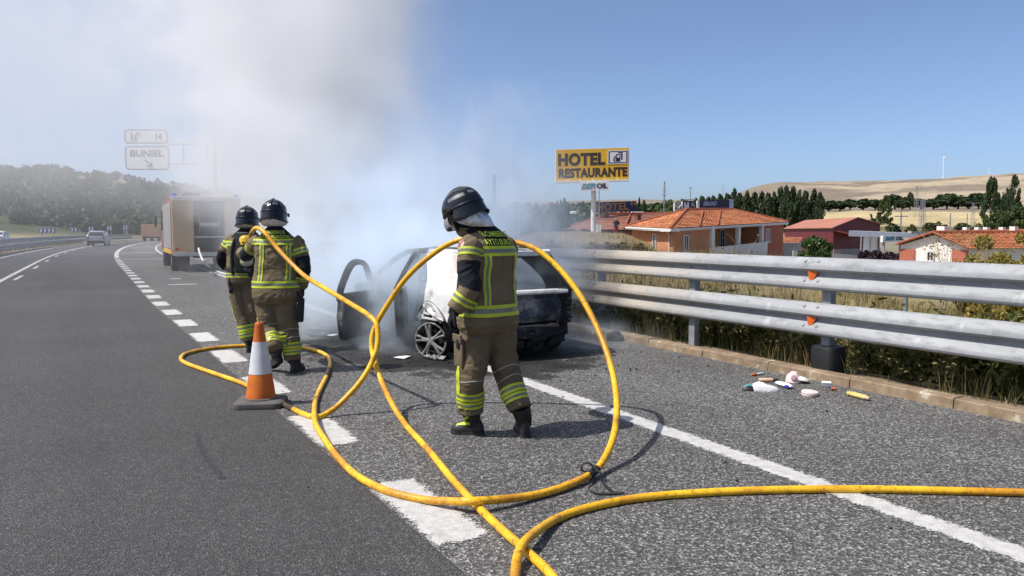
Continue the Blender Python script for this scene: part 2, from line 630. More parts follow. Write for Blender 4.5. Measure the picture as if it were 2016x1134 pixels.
# painted markings
marks = bpy.data.objects.new('lane_markings', None); COL.objects.link(marks); marks['kind'] = 'structure'
for k in range(24):
    y0 = 1.44 + 1.985 * k + (0.05 if k > 3 else 0)
    w = .165
    ribbon('dash', lambda y: float(xdash(y)) - w, lambda y: float(xdash(y)) + w, y0 - .04, y0 + 1.04, .004, M_PAINT, ny=14, nx=6, parent=marks)
ribbon('exit_line', lambda y: float(xdash(y)) - .15, lambda y: float(xdash(y)) + .15, 49.5, 190, .004, M_PAINT2, ny=80, nx=4, parent=marks)
ribbon('shoulder_line', K(3.64), K(3.87), -4, 190, .004, M_PAINT, ny=220, nx=4, parent=marks)
ribbon('lane_line', K(-2.72), K(-2.52), -4, 260, .004, M_PAINT2, ny=140, nx=4, parent=marks)
for k in range(16):
    y0 = 20 + 8.5 * k
    ribbon('lane_dash', K(-2.36), K(-2.2), y0, y0 + 3.4, .004, M_PAINT2, ny=6, nx=4, parent=marks)
ribbon('edge_line', K(-5.0), K(-4.8), -4, 260, .004, M_PAINT2, ny=140, nx=4, parent=marks)
for y0, w in ((47.6, .5), (62, .6), (84, .8)):
    ribbon('cross_line', lambda y: float(xdash(y)) + .2, K(3.6), y0, y0 + w, .004, M_PAINT2, ny=2, nx=8, parent=marks)
for y0, xa, xb in ((24.0, 1.7, 2.6), (27, 2.0, 2.4)):
    ribbon('arrow_mark', K(xa), K(xb), y0, y0 + .35, .004, M_PAINT2, ny=3, nx=4, parent=marks)

# dark tar smear in the lane
tm = pm('tar', (.022, .022, .024), (.034, .034, .036), 30, .75, bump=.4, bscale=90, bdist=.004)
b = MB(); pts = [gr(388, 852, .003), gr(394, 880, .003), (gr(408, 905, .003)), gr(424, 925, .003), gr(440, 942, .003)]
pts = catmull(pts, 6)
for i in range(len(pts) - 1):
    d = (pts[i + 1] - pts[i]).normalized(); nn = Vector((-d.y, d.x, 0))
    w0 = .016 + .010 * math.sin(i * 1.7); w1 = .016 + .010 * math.sin((i + 1) * 1.7)
    b.quad(pts[i] + nn * w0, pts[i] - nn * w0, pts[i + 1] - nn * w1, pts[i + 1] + nn * w1)
tag(b.build('tar_smear', tm), 'thin dark tar streak on the smooth asphalt left of the cone', 'tar streak')

# ------------------------------------------------------------------ terrain sheet
def build_terrain():
    azi = np.concatenate([np.linspace(-180, -52, 26)[:-1], np.linspace(-52, 52, 300), np.linspace(52, 180, 26)[1:]])
    th = np.radians(azi) + YAW
    rr = np.concatenate([[0.6, 2, 4, 6], np.geomspace(7, 60, 60), np.geomspace(62, 9000, 110)])
    TH, RR = np.meshgrid(th, rr, indexing='ij')
    X = RR * np.sin(TH); Y = RR * np.cos(TH)
    Z = zt(X.ravel(), Y.ravel())
    u = X.ravel() - xoff(np.clip(Y.ravel(), -1e9, 420))
    Z = np.where((u > 4) & (u < 9) & (Y.ravel() > -14) & (Y.ravel() < 60), np.minimum(Z, -.22), Z)
    V = np.stack([X.ravel(), Y.ravel(), Z], 1)
    na, nr = len(azi), len(rr)
    i, j = np.meshgrid(np.arange(na - 1), np.arange(nr - 1), indexing='ij')
    a = (i * nr + j).ravel()
    Fq = np.stack([a, a + 1, a + nr + 1, a + nr], 1)
    V = np.vstack([V])
    # what grows where
    rel = np.degrees(TH.ravel() - YAW); px = 1008 + FPX * np.tan(np.radians(np.clip(rel, -75, 75)))
    r = RR.ravel()
    rnd = np.array([mnoise.fractal(Vector((x * .012, y * .012, 3.1)), .8, 2.1, 4) for x, y in V[:, :2]])
    rn2 = np.array([mnoise.fractal(Vector((x * .0032, y * .0032, 9.1)), .7, 2.2, 5) for x, y in V[:, :2]])
    rn3 = np.array([mnoise.noise(Vector((x * .2, y * .2, 1.0))) for x, y in V[:, :2]])
    C = np.zeros((len(V), 3))
    dry = np.array([.33, .26, .145]); soil = np.array([.17, .12, .08]); green = np.array([.09, .095, .035]); gold = np.array([.43, .345, .19])
    stub = np.array([.37, .30, .21]); scrub = np.array([.15, .125, .10]); wood = np.array([.045, .06, .03]); farr = np.array([.24, .205, .17]); grey = np.array([.24, .22, .20])
    mixn = np.clip(.5 + rnd * .9 + rn3 * .4, 0, 1)[:, None]
    C[:] = dry * (1 - mixn) + (dry * .55 + green * .45) * mixn
    bank = ((px > 1030) & (px < 1300) & (r > 44) & (r < 62)).astype(float)[:, None]
    C = C * (1 - bank * .65) + soil * bank * .65
    vill = np.clip((r - 50) / 15, 0, 1) * np.clip((190 - r) / 30, 0, 1) * (px > 1290)
    C = C * (1 - vill[:, None] * .7) + (grey * .7 + green * .3) * vill[:, None] * .7
    mid = (r > 190) & (px > 800)
    C[mid] = (dry * .5 + green * .5)[None, :] * (1 - mixn[mid] * .5) + wood * mixn[mid] * .5
    fld = (r > 270) & (r < 455) & (px > 1590) & (px < 1990)
    C[fld] = gold * (1 + .12 * rn3[fld][:, None])
    fw_ = (r >= 455) * np.clip((px - 1440) / 60 + rnd, 0, 1)
    sc = np.clip((rn2 - .02) * 7, 0, 1)[:, None]
    C = C * (1 - fw_[:, None]) + (stub * (1 - sc * .75) + scrub * sc * .75) * fw_[:, None]
    kw = np.clip((r - 600) / 200, 0, 1) * np.clip((2600 - r) / 400, 0, 1) * np.clip((px - 1380) / 50 + rn2 * 2, 0, 1) * np.clip((1700 + rn2 * 260 - px) / 45, 0, 1)
    kk = np.clip(.5 + rn2 * 4, 0, 1)[:, None]
    C = C * (1 - kw[:, None]) + ((stub * .35 + scrub * .65) * (1 - kk * .4) + scrub * kk * .4) * kw[:, None]
    ridge = (r > 1500) & (px > 700) & (px <= 1440)
    kk = np.clip(.5 + rn2[ridge] * 4, 0, 1)[:, None]
    C[ridge] = farr * (1 - kk * .6) + scrub * kk * .6
    lh = (r > 240) & (px <= 800)
    lw = np.clip((r - 235) / 30 + rnd, 0, 1) * np.clip((860 - px) / 160 + rnd, 0, 1)
    kk = np.clip(.5 + rnd * 1.2, 0, 1)[:, None]
    C = C * (1 - lw[:, None]) + (wood * (.6 + .6 * kk) + green * .25) * lw[:, None]
    lt = lh & (r > 640) & (px < 260)
    C[lt] = stub * .9
    C = np.concatenate([np.clip(C, .01, .9), np.ones((len(C), 1))], 1)
    t = NT('land')
    P = t.coord('Pos')
    c = t.attr('land', 'Color')
    f1 = t.noise(1.7, 6, .7, P); f2 = t.noise(.045, 6, .65, P)
    c = t.mix(1.0, c, t.ramp(f1, [(.3, .68), (.7, 1.3)]), 'MULTIPLY')
    c = t.mix(1.0, c, t.ramp(f2, [(.3, .78), (.7, 1.2)]), 'MULTIPLY')
    t.set(color=c, rough=.95, spec=.1)
    t.bump(t.noise(3.0, 6, .7, P), .6, .12)
    me = npmesh('terrain', V, Fq, t.mat, attr={'land': C}, smooth=True)
    o = link('terrain', me); o['kind'] = 'structure'
    # centre cap below the viewer is closed by the road above it


build_terrain()

# ------------------------------------------------------------------ kerb and verge
M_KERB = NT('kerb_concrete')
_t = M_KERB; _P = _t.coord('Pos')
_n = _t.noise(5.5, 5, .65, _P)
_c = _t.ramp(_n, [(.40, (.19, .135, .085)), (.52, (.25, .185, .12)), (.60, (.28, .22, .15)), (.63, (.42, .37, .29)), (.75, (.45, .41, .33))])
_c = _t.mix(_t.ramp(_t.noise(1.3, 5, .7, _P), [(.5, 0), (.68, .75)]), _c, (.085, .062, .045))
_t.set(color=_c, rough=.85, spec=.25); _t.bump(_t.noise(60, 5, .65, _P), .5, .006)
M_KERB = _t.mat

kerb = bpy.data.objects.new('kerb', None); COL.objects.link(kerb); kerb['kind'] = 'structure'
prof = [(0, -.05), (.012, .078), (.026, .09), (.15, .094), (.16, .085), (.16, -.05)]
for k in range(46):
    y0 = 4.085 + 1.045 * (k - 8) + random.uniform(-.008, .008)
    L = 1.045 - .012
    b = MB()
    ox = float(xoff(y0 + .5)); dx = random.uniform(-.006, .006); dz = random.uniform(-.006, .004)
    ring0 = [(KERB_X + p[0] + dx + ox, y0, p[1] + dz) for p in prof]
    ring1 = [(KERB_X + p[0] + dx + ox, y0 + L, p[1] + dz + random.uniform(-.003, .003)) for p in prof]
    b.loft([ring0, ring1])
    b.build('kerb_stone', M_KERB, kerb)
b = MB()
for Y0 in range(44, 190, 2):
    ox0, ox1 = float(xoff(Y0)), float(xoff(Y0 + 2))
    b.loft([[(KERB_X + p[0] + ox0, Y0, p[1]) for p in prof], [(KERB_X + p[0] + ox1, Y0 + 2, p[1]) for p in prof]])
b.build('kerb_run', M_KERB, kerb)

M_VERGE = pm('verge_soil', (.15, .115, .075), (.24, .19, .12), 3.0, .95, bump=.9, bscale=22, bdist=.04, c3=(.10, .085, .05), spec=.1)


def vz(x, y):
    u = x - float(xoff(y))
    return float(np.interp(u, [KERB_X + .15, KERB_X + .4, 7.3, 8, 9.2], [.03, .055, .0, -.10, -.27])) + .02 * mnoise.noise(Vector((x * 3, y * 3, 0)))


ribbon('verge', K(KERB_X + .155), K(9.2), -12, 60, 0, M_VERGE, ny=160, nx=12, zf=vz)
ribbon('central_reserve', K(-10.6), K(-6.05), -12, 300, 0, M_VERGE, ny=120, nx=3, zf=lambda x, y: .0 + .05 * mnoise.noise(Vector((x, y, 0))))
# ------------------------------------------------------------------ materials of the village
M_POST = pm("post_steel", (.20, .215, .225), (.30, .315, .325), 5, .6, .3, bump=.15, bscale=40, bdist=.004)
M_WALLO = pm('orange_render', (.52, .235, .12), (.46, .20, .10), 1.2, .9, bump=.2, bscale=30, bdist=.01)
M_WALLD = pm('red_render', (.40, .13, .07), (.35, .11, .06), 1.2, .9)  # darker copy of the orange render, the wing's shade put into its colour
M_WHITE = pm('white_render', (.74, .71, .66), (.66, .63, .58), 1.0, .85, bump=.1, bscale=30, bdist=.01)
M_WFR = pm('white_frame', (.70, .70, .68), (.62, .62, .60), 4, .5)
M_GLASS = pm('window_glass', (.015, .02, .026), (.03, .036, .042), 1.5, .08, spec=.6)
M_MAROON = pm('maroon_sheet', (.14, .018, .026), (.11, .014, .02), .8, .6)
M_MAROON2 = pm('red_sheet', (.27, .05, .045), (.22, .04, .036), .8, .6)
M_CONC = pm('concrete', (.34, .33, .31), (.26, .25, .235), 1.4, .9, bump=.2, bscale=20, bdist=.01)
M_BROWNW = pm('brown_render', (.20, .085, .05), (.16, .065, .04), 1.2, .9)
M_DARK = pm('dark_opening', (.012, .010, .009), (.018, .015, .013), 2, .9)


def rrect(hx, hy, r, n=5):
    out = []
    for (sx, sy, a0) in ((1, 1, 0), (-1, 1, 90), (-1, -1, 180), (1, -1, 270)):
        for k in range(n + 1):
            a = R(a0 + 90 * k / n)
            out.append((sx * (hx - r) + r * math.cos(a), sy * (hy - r) + r * math.sin(a)))
    return out



def tile_mat(name, a, bc, c):
    t = NT(name)
    P = t.coord('Pos')
    v = t.voro(2.6, t.mapping(P, (1, 1, 1.6)), 'Color'); sp = t.n('ShaderNodeSeparateColor'); t.l(v, sp.inputs[0])
    col = t.ramp(sp.outputs[0], [(0, a), (.55, bc), (1, c)])
    col = t.mix(1.0, col, t.ramp(t.noise(.5, 5, .65, P), [(.3, .78), (.7, 1.15)]), 'MULTIPLY')
    t.set(color=col, rough=.85, spec=.2)
    t.bump(t.noise(9, 4, .6, P), .4, .03)
    return t.mat


M_TILE = tile_mat('orange_tiles', (.36, .125, .055), (.47, .18, .082), (.56, .25, .125))
M_TILEB = tile_mat('brown_tiles', (.20, .085, .058), (.25, .11, .075), (.29, .14, .10))
M_RIDGE = pm('ridge_tiles', (.27, .075, .035), (.33, .10, .05), 3, .85)


def roof_plane(mb, e0, e1, r1, r0, n, lift=.045, mi=0, wave=0.0):
    """tile courses from the eaves e0-e1 up to the ridge r0-r1, each overlapping the one below"""
    e0, e1, r0, r1 = map(Vector, (e0, e1, r0, r1))
    nrm = (e1 - e0).cross(r0 - e0 if (r0 - e0).length > .01 else r1 - e0).normalized()
    if nrm.z < 0: nrm = -nrm
    for i in range(n):
        a, b = i / n, (i + 1) / n
        p0, p1 = e0.lerp(r0, a), e1.lerp(r1, a); q0, q1 = e0.lerp(r0, b), e1.lerp(r1, b)
        m = max(1, int((p1 - p0).length / .55)) if wave else 1
        lo, hi = [], []
        for k in range(m * (2 if wave else 1) + 1):
            f = k / (m * (2 if wave else 1)); w = (wave if k % 2 else 0)
            lo.append(p0.lerp(p1, f) + nrm * (lift + w)); hi.append(q0.lerp(q1, f) + nrm * (w * .9))
        base = [p + nrm * -(lift) for p in lo]
        mb.loft([base, lo, hi], mi, cap=False, closed=False)


def ridge(mb, a, b, r=.11, mi=0):
    mb.tube([Vector(a), Vector(b)], r, 8, mi)


def window(parent, c, right, w, h, out, frame=None, n=(2, 1)):
    """frame with panes set in a wall, c = middle on the wall face"""
    right = Vector(right).normalized(); out = Vector(out).normalized(); up = Vector((0, 0, 1))
    rot = Matrix((right, out, up)).transposed()
    b = MB(); t = .07
    b.box(c + out * .03 + right * (w / 2 - t / 2), (t, .10, h), rot=rot); b.box(c + out * .03 - right * (w / 2 - t / 2), (t, .10, h), rot=rot)
    b.box(c + out * .03 + up * (h / 2 - t / 2), (w - 2 * t, .10, t), rot=rot); b.box(c + out * .03 - up * (h / 2 - t / 2), (w - 2 * t, .10, t), rot=rot)
    for k in range(1, n[0]): b.box(c + out * .03 + right * (-w / 2 + w * k / n[0]), (.05, .08, h - 2 * t), rot=rot)
    o = b.build('window', frame or M_WFR, parent, world=True)
    for k in range(n[0]):
        b = MB(); pw = w / n[0] - .06; b.box(c + out * .02 + right * (-w / 2 + w * (k + .5) / n[0]), (pw, .02, h - .12), rot=rot)
        b.build('pane', M_GLASS, o).data.transform(rootm(parent).inverted())
    b = MB(); b.box(c + out * .08 - up * (h / 2 + .05), (w + .2, .2, .07), rot=rot); b.build('sill', frame or M_WFR, o).data.transform(rootm(parent).inverted())
    return o


# ------------------------------------------------------------------ house beside the mound
dA, dB, dC = 68.0, 62.0, 80.0
eA, eB, eC = at(1232, 446, dA), at(1320, 450, dB), at(1552, 437, dC)
eD = eA + (eC - eB); eD.z = (eA.z + eC.z) / 2 + .2
rg0, rg1 = at(1352, 413, 71), at(1442, 413, 79)
base_z = -1.5
house = thing('house', 'orange rendered house with hipped clay tile roof and white columned veranda behind the guardrail', 'house', (eB.x, eB.y, base_z))
ce = (eA + eB + eC + eD) / 4


def inset(p, k=.55):
    d = Vector((ce.x - p.x, ce.y - p.y, 0)).normalized(); return Vector((p.x, p.y, 0)) + d * k


wA, wB, wC, wD = (inset(p, .75) for p in (eA, eB, eC, eD))
sB_C = (wC - wB); lBC = sB_C.length; uBC = sB_C.normalized(); nBC = Vector((uBC.y, -uBC.x, 0))
if nBC.dot(-FWD) < 0: nBC = -nBC
sA_B = (wB - wA); uAB = sA_B.normalized(); nAB = Vector((uAB.y, -uAB.x, 0))
if nAB.dot(-FWD) < 0: nAB = -nAB
top = lambda p: None


def wall(b, p, q, z0, za, zb, mi=0, th=.25):
    d = (q - p).normalized(); n_ = Vector((d.y, -d.x, 0))
    if n_.dot(Vector((ce.x, ce.y, 0)) - p) < 0: n_ = -n_
    b.loft([[Vector((p.x, p.y, z0)), Vector((p.x, p.y, za)), Vector((p.x, p.y, za)) + n_ * th, Vector((p.x, p.y, z0)) + n_ * th], [Vector((q.x, q.y, z0)), Vector((q.x, q.y, zb)), Vector((q.x, q.y, zb)) + n_ * th, Vector((q.x, q.y, z0)) + n_ * th]], mi)


def on(px):
    """point on the front wall's line under image column px"""
    r = ray(px, 456); r2 = Vector((r.x, r.y, 0)); den = r2.x * uBC.y - r2.y * uBC.x
    t = (wB.x * uBC.y - wB.y * uBC.x) / den
    return r2 * t


v0, v1, v2 = on(1400), on(1500), wC
zl = lambda p: eB.z + (eC.z - eB.z) * ((p - wB).dot(uBC) / lBC)
b = MB(); wall(b, wA, wB, base_z, eA.z - .02, eB.z - .02); b.build('wall', M_WALLO, house, world=True)
b = MB(); wall(b, wB, v0, base_z, eB.z - .02, zl(v0) - .02); b.build('wall', M_WALLO, house, world=True)
rec = nBC * -2.2
b = MB(); wall(b, v0 + rec, v1 + rec, base_z, zl(v0), zl(v1)); b.build('wall', M_WALLO, house, world=True)
b = MB(); wall(b, v0 + nBC * -.25, v0 + rec, base_z, zl(v0) - .03, zl(v0) - .03); b.build('wall', M_WALLO, house, world=True); b = MB(); wall(b, v1 + nBC * -.25, v1 + rec, base_z, zl(v1) - .03, zl(v1) - .03); b.build('wall', M_WALLO, house, world=True)
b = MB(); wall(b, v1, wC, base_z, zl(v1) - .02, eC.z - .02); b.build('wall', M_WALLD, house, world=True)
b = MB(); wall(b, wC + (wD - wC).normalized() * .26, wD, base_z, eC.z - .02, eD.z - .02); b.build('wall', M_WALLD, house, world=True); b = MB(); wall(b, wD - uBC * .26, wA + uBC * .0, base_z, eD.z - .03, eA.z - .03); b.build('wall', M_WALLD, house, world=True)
b = MB()
for (p, q) in ((eA, eB), (eB, eC), (eC, eD), (eD, eA)):
    d = (q - p).normalized(); n_ = Vector((d.y, -d.x, 0)); n_ = n_ if n_.dot(Vector((ce.x, ce.y, 0)) - p) > 0 else -n_
    b.loft([[p + Vector((0, 0, -.02)), p + Vector((0, 0, -.24)), p + n_ * .9 + Vector((0, 0, -.24)), p + n_ * .9 + Vector((0, 0, -.02))], [q + Vector((0, 0, -.02)), q + Vector((0, 0, -.24)), q + n_ * .9 + Vector((0, 0, -.24)), q + n_ * .9 + Vector((0, 0, -.02))]])
b.build('eaves', M_WHITE, house, world=True)
roof_o = None
for (e0, e1, r1, r0, n_) in ((eA, eB, rg0, rg0, 12), (eB, eC, rg1, rg0, 13), (eC, eD, rg1, rg1, 12), (eD, eA, rg0, rg1, 13)):
    b = MB(); roof_plane(b, e0, e1, r1, r0, n_, .05, wave=.035); o = b.build('roof', M_TILE, house, world=True, fixn=True)
b = MB(); up_ = Vector((0, 0, .06))
ridge(b, eA + up_, rg0 + up_); ridge(b, eB + up_, rg0 + up_); ridge(b, eC + up_, rg1 + up_); ridge(b, rg0 + up_, rg1 + up_); b.build('ridge_tiles', M_RIDGE, house, smooth=True, world=True); 
nR = (eC - eB).cross(rg0 - eB).normalized(); nR = nR if nR.z > 0 else -nR
for t0, t1 in ((.20, .30), (.34, .62)):
    e = eB.lerp(eC, t0) + nR * .10; f_ = (eB.lerp(eC, t1)).lerp(rg0.lerp(rg1, t1), .88) + nR * .10
    b = MB(); ridge(b, e, f_, .09); b.build('valley_tiles', M_RIDGE, house, smooth=True, world=True)
for px in (1400, 1452, 1498):
    p = on(px) + nBC * .05; b = MB(); b.bbox(Vector((p.x, p.y, (zl(p) + base_z + .3) / 2)), (.55 if px == 1400 else .38, .38, zl(p) - base_z - .32), bev=.03, rot=Matrix((uBC, nBC, Vector((0, 0, 1)))).transposed()); b.build('column', M_WHITE, house, world=True)
pL, pR = on(1392) + nBC * .5, on(1502) + nBC * .5
b = MB(); wall(b, pL, pR, base_z - .6, .12, .55, th=.22); b.build('parapet', M_WHITE, house, world=True)
wrot = nAB
pa = wA.lerp(wB, .58); window(house, Vector((pa.x, pa.y, .62)) + nAB * .02, uAB, .55, 1.35, nAB)
pa = on(1350); window(house, Vector((pa.x, pa.y, .55)) + nBC * .02, uBC, .8, 1.35, nBC)
pa = on(1418) + rec; window(house, Vector((pa.x, pa.y, .75)) + nBC * .02, uBC, 1.0, 1.5, nBC)
pa = on(1465) + rec; window(house, Vector((pa.x, pa.y, .75)) + nBC * .02, uBC, 1.0, 1.9, nBC)
pa = on(1511); window(house, Vector((pa.x, pa.y, 1.15)) + nBC * .02, uBC, .85, 1.25, nBC)
b = MB(); g0, g1 = eA + Vector((0, 0, -.10)), eB + Vector((0, 0, -.10)); b.tube([g0, g1, eC + Vector((0, 0, -.1))], .08, 6); b.tube([eA.lerp(eB, .9) + Vector((0, 0, -.15)), Vector((wB.x, wB.y, eB.z - .5)) - uAB * .4 + nAB * .1, Vector((wB.x, wB.y, -1.4)) - uAB * .4 + nAB * .1], .05, 6); b.build('gutter', M_WFR, house, smooth=True, world=True)
# low brown outbuilding roof and wall at its right end
oz = -1.8
ob = thing('outbuilding', 'low concrete shed with a small red tile roof right of the orange house', 'shed', (at(1545, 480, 84).x, at(1545, 480, 84).y, oz))
q0, q1 = at(1532, 470, 83), at(1572, 470, 86); q2, q3 = at(1580, 470, 92), at(1540, 470, 90)
b = MB(); b.loft([[(q.x, q.y, z) for q in (q0, q1, q2, q3)] for z in (-2.6, .3)]); b.build('wall', M_CONC, ob, world=True)
b = MB(); rz0 = lambda q, z: Vector((q.x, q.y, z)); roof_plane(b, rz0(q0, .2), rz0(q1, .1), rz0(q2, .8), rz0(q3, .9), 6, .05, wave=.03); b.build('roof', M_TILE, ob, world=True)

# ------------------------------------------------------------------ hotel with the long brown roof
hz = -1.2
hA, hB, hC = at(1104, 452, 100), at(1245, 452, 92), at(1345, 430, 112)
hotel = thing('hotel_building', 'long reddish brown roofed hotel with arched openings behind the mound', 'hotel', (hA.x, hA.y, hz))
hD = hA + (hC - hB)
r0_, r1_ = at(1196, 421, 106), at(1322, 419, 112)
b = MB(); mid = [inset_ for inset_ in ()]
ceh = (hA + hB + hC + hD) / 4
wh = [p.lerp(ceh, .06) for p in (hA, hB, hC, hD)]
b.loft([[(p.x, p.y, hz - 1.2) for p in wh], [(p.x, p.y, p0.z - .1) for p, p0 in zip(wh, (hA, hB, hC, hD))]]); b.build('wall', M_BROWNW, hotel, world=True)
for (e0, e1, r1, r0, n_) in ((hA, hB, r1_, r0_, 10), (hB, hC, r1_, r1_, 10), (hC, hD, r0_, r1_, 10), (hD, hA, r0_, r0_, 10)):
    b = MB(); roof_plane(b, e0, e1, r1, r0, n_, .06); b.build('roof', M_TILEB, hotel, world=True)
b = MB(); ridge(b, hA, r0_, .14); ridge(b, r0_, r1_, .14); b.build('ridge_tiles', M_RIDGE, hotel, smooth=True, world=True)
b = MB(); ridge(b, at(1229, 451.5, 93) + Vector((0, 0, .15)), at(1241, 424, 108) + Vector((0, 0, .1)), .16); b.build('ridge_tiles', M_RIDGE, hotel, smooth=True, world=True)
uh = (hB - hA); uh.z = 0; uh.normalize(); nh = Vector((uh.y, -uh.x, 0)); nh = nh if nh.dot(FWD) < 0 else -nh
for px, w in ((1128, 2.1), (1158, 1.9), (1188, 1.9), (1206, 1.5)):
    c = at(px, 452, 97); c.z = .55; c += nh * .35
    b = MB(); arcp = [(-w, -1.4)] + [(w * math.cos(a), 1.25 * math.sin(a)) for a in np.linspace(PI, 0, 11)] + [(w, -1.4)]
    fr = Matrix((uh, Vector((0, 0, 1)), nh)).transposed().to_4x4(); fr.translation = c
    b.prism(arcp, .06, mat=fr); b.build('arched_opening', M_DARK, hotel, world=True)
    b = MB(); b.tube([fr @ Vector((p[0] * 1.05, p[1] * 1.05, .12)) for p in arcp[1:-1]], .16, 6); b.build('arch', M_BROWNW, hotel, smooth=True, world=True)
c = at(1177, 450, 94); b = MB(); b.box(Vector((c.x, c.y, c.z)), (.75, .1, 1.0), rot=Matrix.Rotation(-YAW, 3, 'Z')); b.build('white_board', M_WHITE, hotel, world=True)
for px, py, d_ in ((1193, 419, 105), (1219, 419, 108), (1231, 419, 109), (1256, 432, 103)):
    c = at(px, py, d_); b = MB(); b.box(c, (.55, .55, 1.0)); b.box(c + Vector((0, 0, .55)), (.7, .7, .1)); b.build('chimney', M_BROWNW, hotel, world=True)
c = at(1255, 419.5, 112); b = MB(); b.box(c, (1.7, 1.0, .42), rot=Matrix.Rotation(-YAW, 3, 'Z')); b.build('roof_unit', M_WHITE, hotel, world=True)

# ------------------------------------------------------------------ signs
M_YEL = pm('sign_yellow', (.66, .40, .025), (.60, .35, .02), .8, .55)
M_INK = pm('sign_brown_ink', (.030, .018, .012), (.04, .025, .018), 4, .6)
M_SWHITE = pm('sign_white', (.70, .71, .73), (.62, .63, .65), 1.5, .5)
M_SBLUE = pm('sign_blue', (.010, .018, .10), (.008, .014, .08), 2, .5)
M_STEAL = pm('sign_teal', (.02, .22, .30), (.02, .18, .26), 2, .5)
M_SNAVY = pm('sign_navy', (.012, .014, .045), (.010, .012, .036), 2, .5)
M_GOLD = pm('sign_gold', (.36, .20, .055), (.30, .16, .045), 2, .5)
M_PALEBL = pm('pale_blue_letters', (.42, .46, .60), (.34, .38, .52), 3, .6)
M_POLE = pm('weathered_white_pole', (.70, .69, .67), (.58, .56, .54), 3, .7, c3=(.30, .27, .24), lo=.4, hi=.72)


def board(tl, tr, bl, d0, d1):
    p, q, r_ = at(*bl, d0), at(*tr, d1), at(*tl, d0)
    v = Vector((0, 0, (r_ - p).length)); u = q - r_; u.z = (q - r_).z
    n_ = Vector((u.y, -u.x, 0)).normalized(); n_ = n_ if n_.dot(FWD) < 0 else -n_
    return p, u, v, n_


o_, u_, v_2, n_2 = board((1094.5, 295), (1237.5, 291), (1094.5, 357), 80, 80)
gx_ = at(1168, 456, 80.3); gz_ = ground(gx_.x, gx_.y)
hs = thing('hotel_sign', 'tall yellow board on a white pole reading HOTEL RESTAURANTE with a fuel pump symbol', 'sign', (gx_.x, gx_.y, gz_))
fr = lambda a, b_, t=0.0: o_ + u_ * a + v_2 * b_ + n_2 * t


def slab(b, a0, b0, a1, b1, t0, t1, mi=0):
    b.loft([[fr(a0, b0, t0), fr(a1, b0, t0), fr(a1, b1, t0), fr(a0, b1, t0)], [fr(a0, b0, t1), fr(a1, b0, t1), fr(a1, b1, t1), fr(a0, b1, t1)]], mi)


b = MB(); slab(b, -.008, -.015, 1.008, 1.012, -.55, -.01); b.build('sign_box', M_SWHITE, hs, world=True)
b = MB(); slab(b, .0, .0, 1.0, 1.0, -.012, .02); b.build('yellow_face', M_YEL, hs, world=True)
b = MB(); slab(b, -.012, -.06, 1.012, -.018, -.6, .35); b.build('lamp_tray', M_SWHITE, hs, world=True)
for k in range(5):
    b = MB(); b.tube([fr(.16 + .17 * k, -.02, .15), fr(.165 + .17 * k, .03, .33)], .05, 6); b.build('flood_lamp', M_SWHITE, hs, smooth=True, world=True)
uN, vN = u_.normalized(), v_2.normalized(); uL, vL = u_.length, v_2.length
b = MB(); put_text(b, 'HOTEL', o_, uN, vN, .027 * uL, .47 * vL, .65 * uL, .41 * vL, n_2, 0, .055, 0, 1.06, .035); b.build('lettering', M_INK, hs, world=True, fixn=False)
b = MB(); put_text(b, 'RESTAURANTE', o_, uN, vN, .036 * uL, .09 * vL, .95 * uL, .31 * vL, n_2, 0, .055, 0, 1.06, .035); b.build('lettering', M_INK, hs, world=True, fixn=False)
b = MB(); slab(b, .712, .50, .992, .93, .022, .06); fp = b.build('fuel_panel', M_SWHITE, hs, world=True)
b = MB()
for a0, b0, a1, b1 in ((.722, .525, .738, .905), (.966, .525, .982, .905), (.738, .525, .966, .55), (.738, .88, .966, .905)): slab(b, a0, b0, a1, b1, .061, .07)
b.build('blue_border', M_SBLUE, hs, world=True)
b = MB()
slab(b, .825, .57, .885, .70, .061, .07); slab(b, .825, .78, .885, .81, .061, .07); slab(b, .825, .70, .837, .78, .061, .07); slab(b, .873, .70, .885, .78, .061, .07)
slab(b, .895, .62, .915, .84, .061, .07); slab(b, .85, .84, .915, .87, .061, .07)
b.tube([fr(.82, .76, .07), fr(.805, .72, .07), fr(.79, .62, .07), fr(.80, .59, .07), fr(.812, .60, .07)], .05, 6)
b.build('fuel_pump_symbol', M_SBLUE, hs, world=True)
ph = at(1168, 357, 80.3)
b = MB(); b.tube([(gx_.x, gx_.y, gz_ - .3), (gx_.x, gx_.y, ph.z)], .26, 16); b.tube([(gx_.x + .55, gx_.y - .2, gz_), (gx_.x + .55, gx_.y - .2, ph.z)], .05, 6); b.build('pole', M_POLE, hs, smooth=True, world=True)
o_, u_, v_2, n_2 = board((1141, 359), (1199, 357), (1141, 376), 79.6, 79.6)
uN, vN = u_.normalized(), v_2.normalized(); uL, vL = u_.length, v_2.length
b = MB(); slab(b, 0, 0, 1, 1, -.2, .0); sp_ = b.build('lower_panel', M_SWHITE, hs, world=True)
b = MB(); put_text(b, 'BER', o_, uN, vN, .05 * uL, .2 * vL, .50 * uL, .62 * vL, n_2, 0, .05, .3, 1, .02); b.build('lettering', M_STEAL, hs, world=True, fixn=False)
b = MB(); put_text(b, 'OIL', o_, uN, vN, .58 * uL, .2 * vL, .37 * uL, .62 * vL, n_2, 0, .05, 0, 1, .02); b.build('lettering', M_SNAVY, hs, world=True, fixn=False)
b = MB()
for k in range(3): slab(b, .06, .32 + .15 * k, .52, .345 + .15 * k, .021, .026)
b.build('stripe', M_SWHITE, hs, world=True)

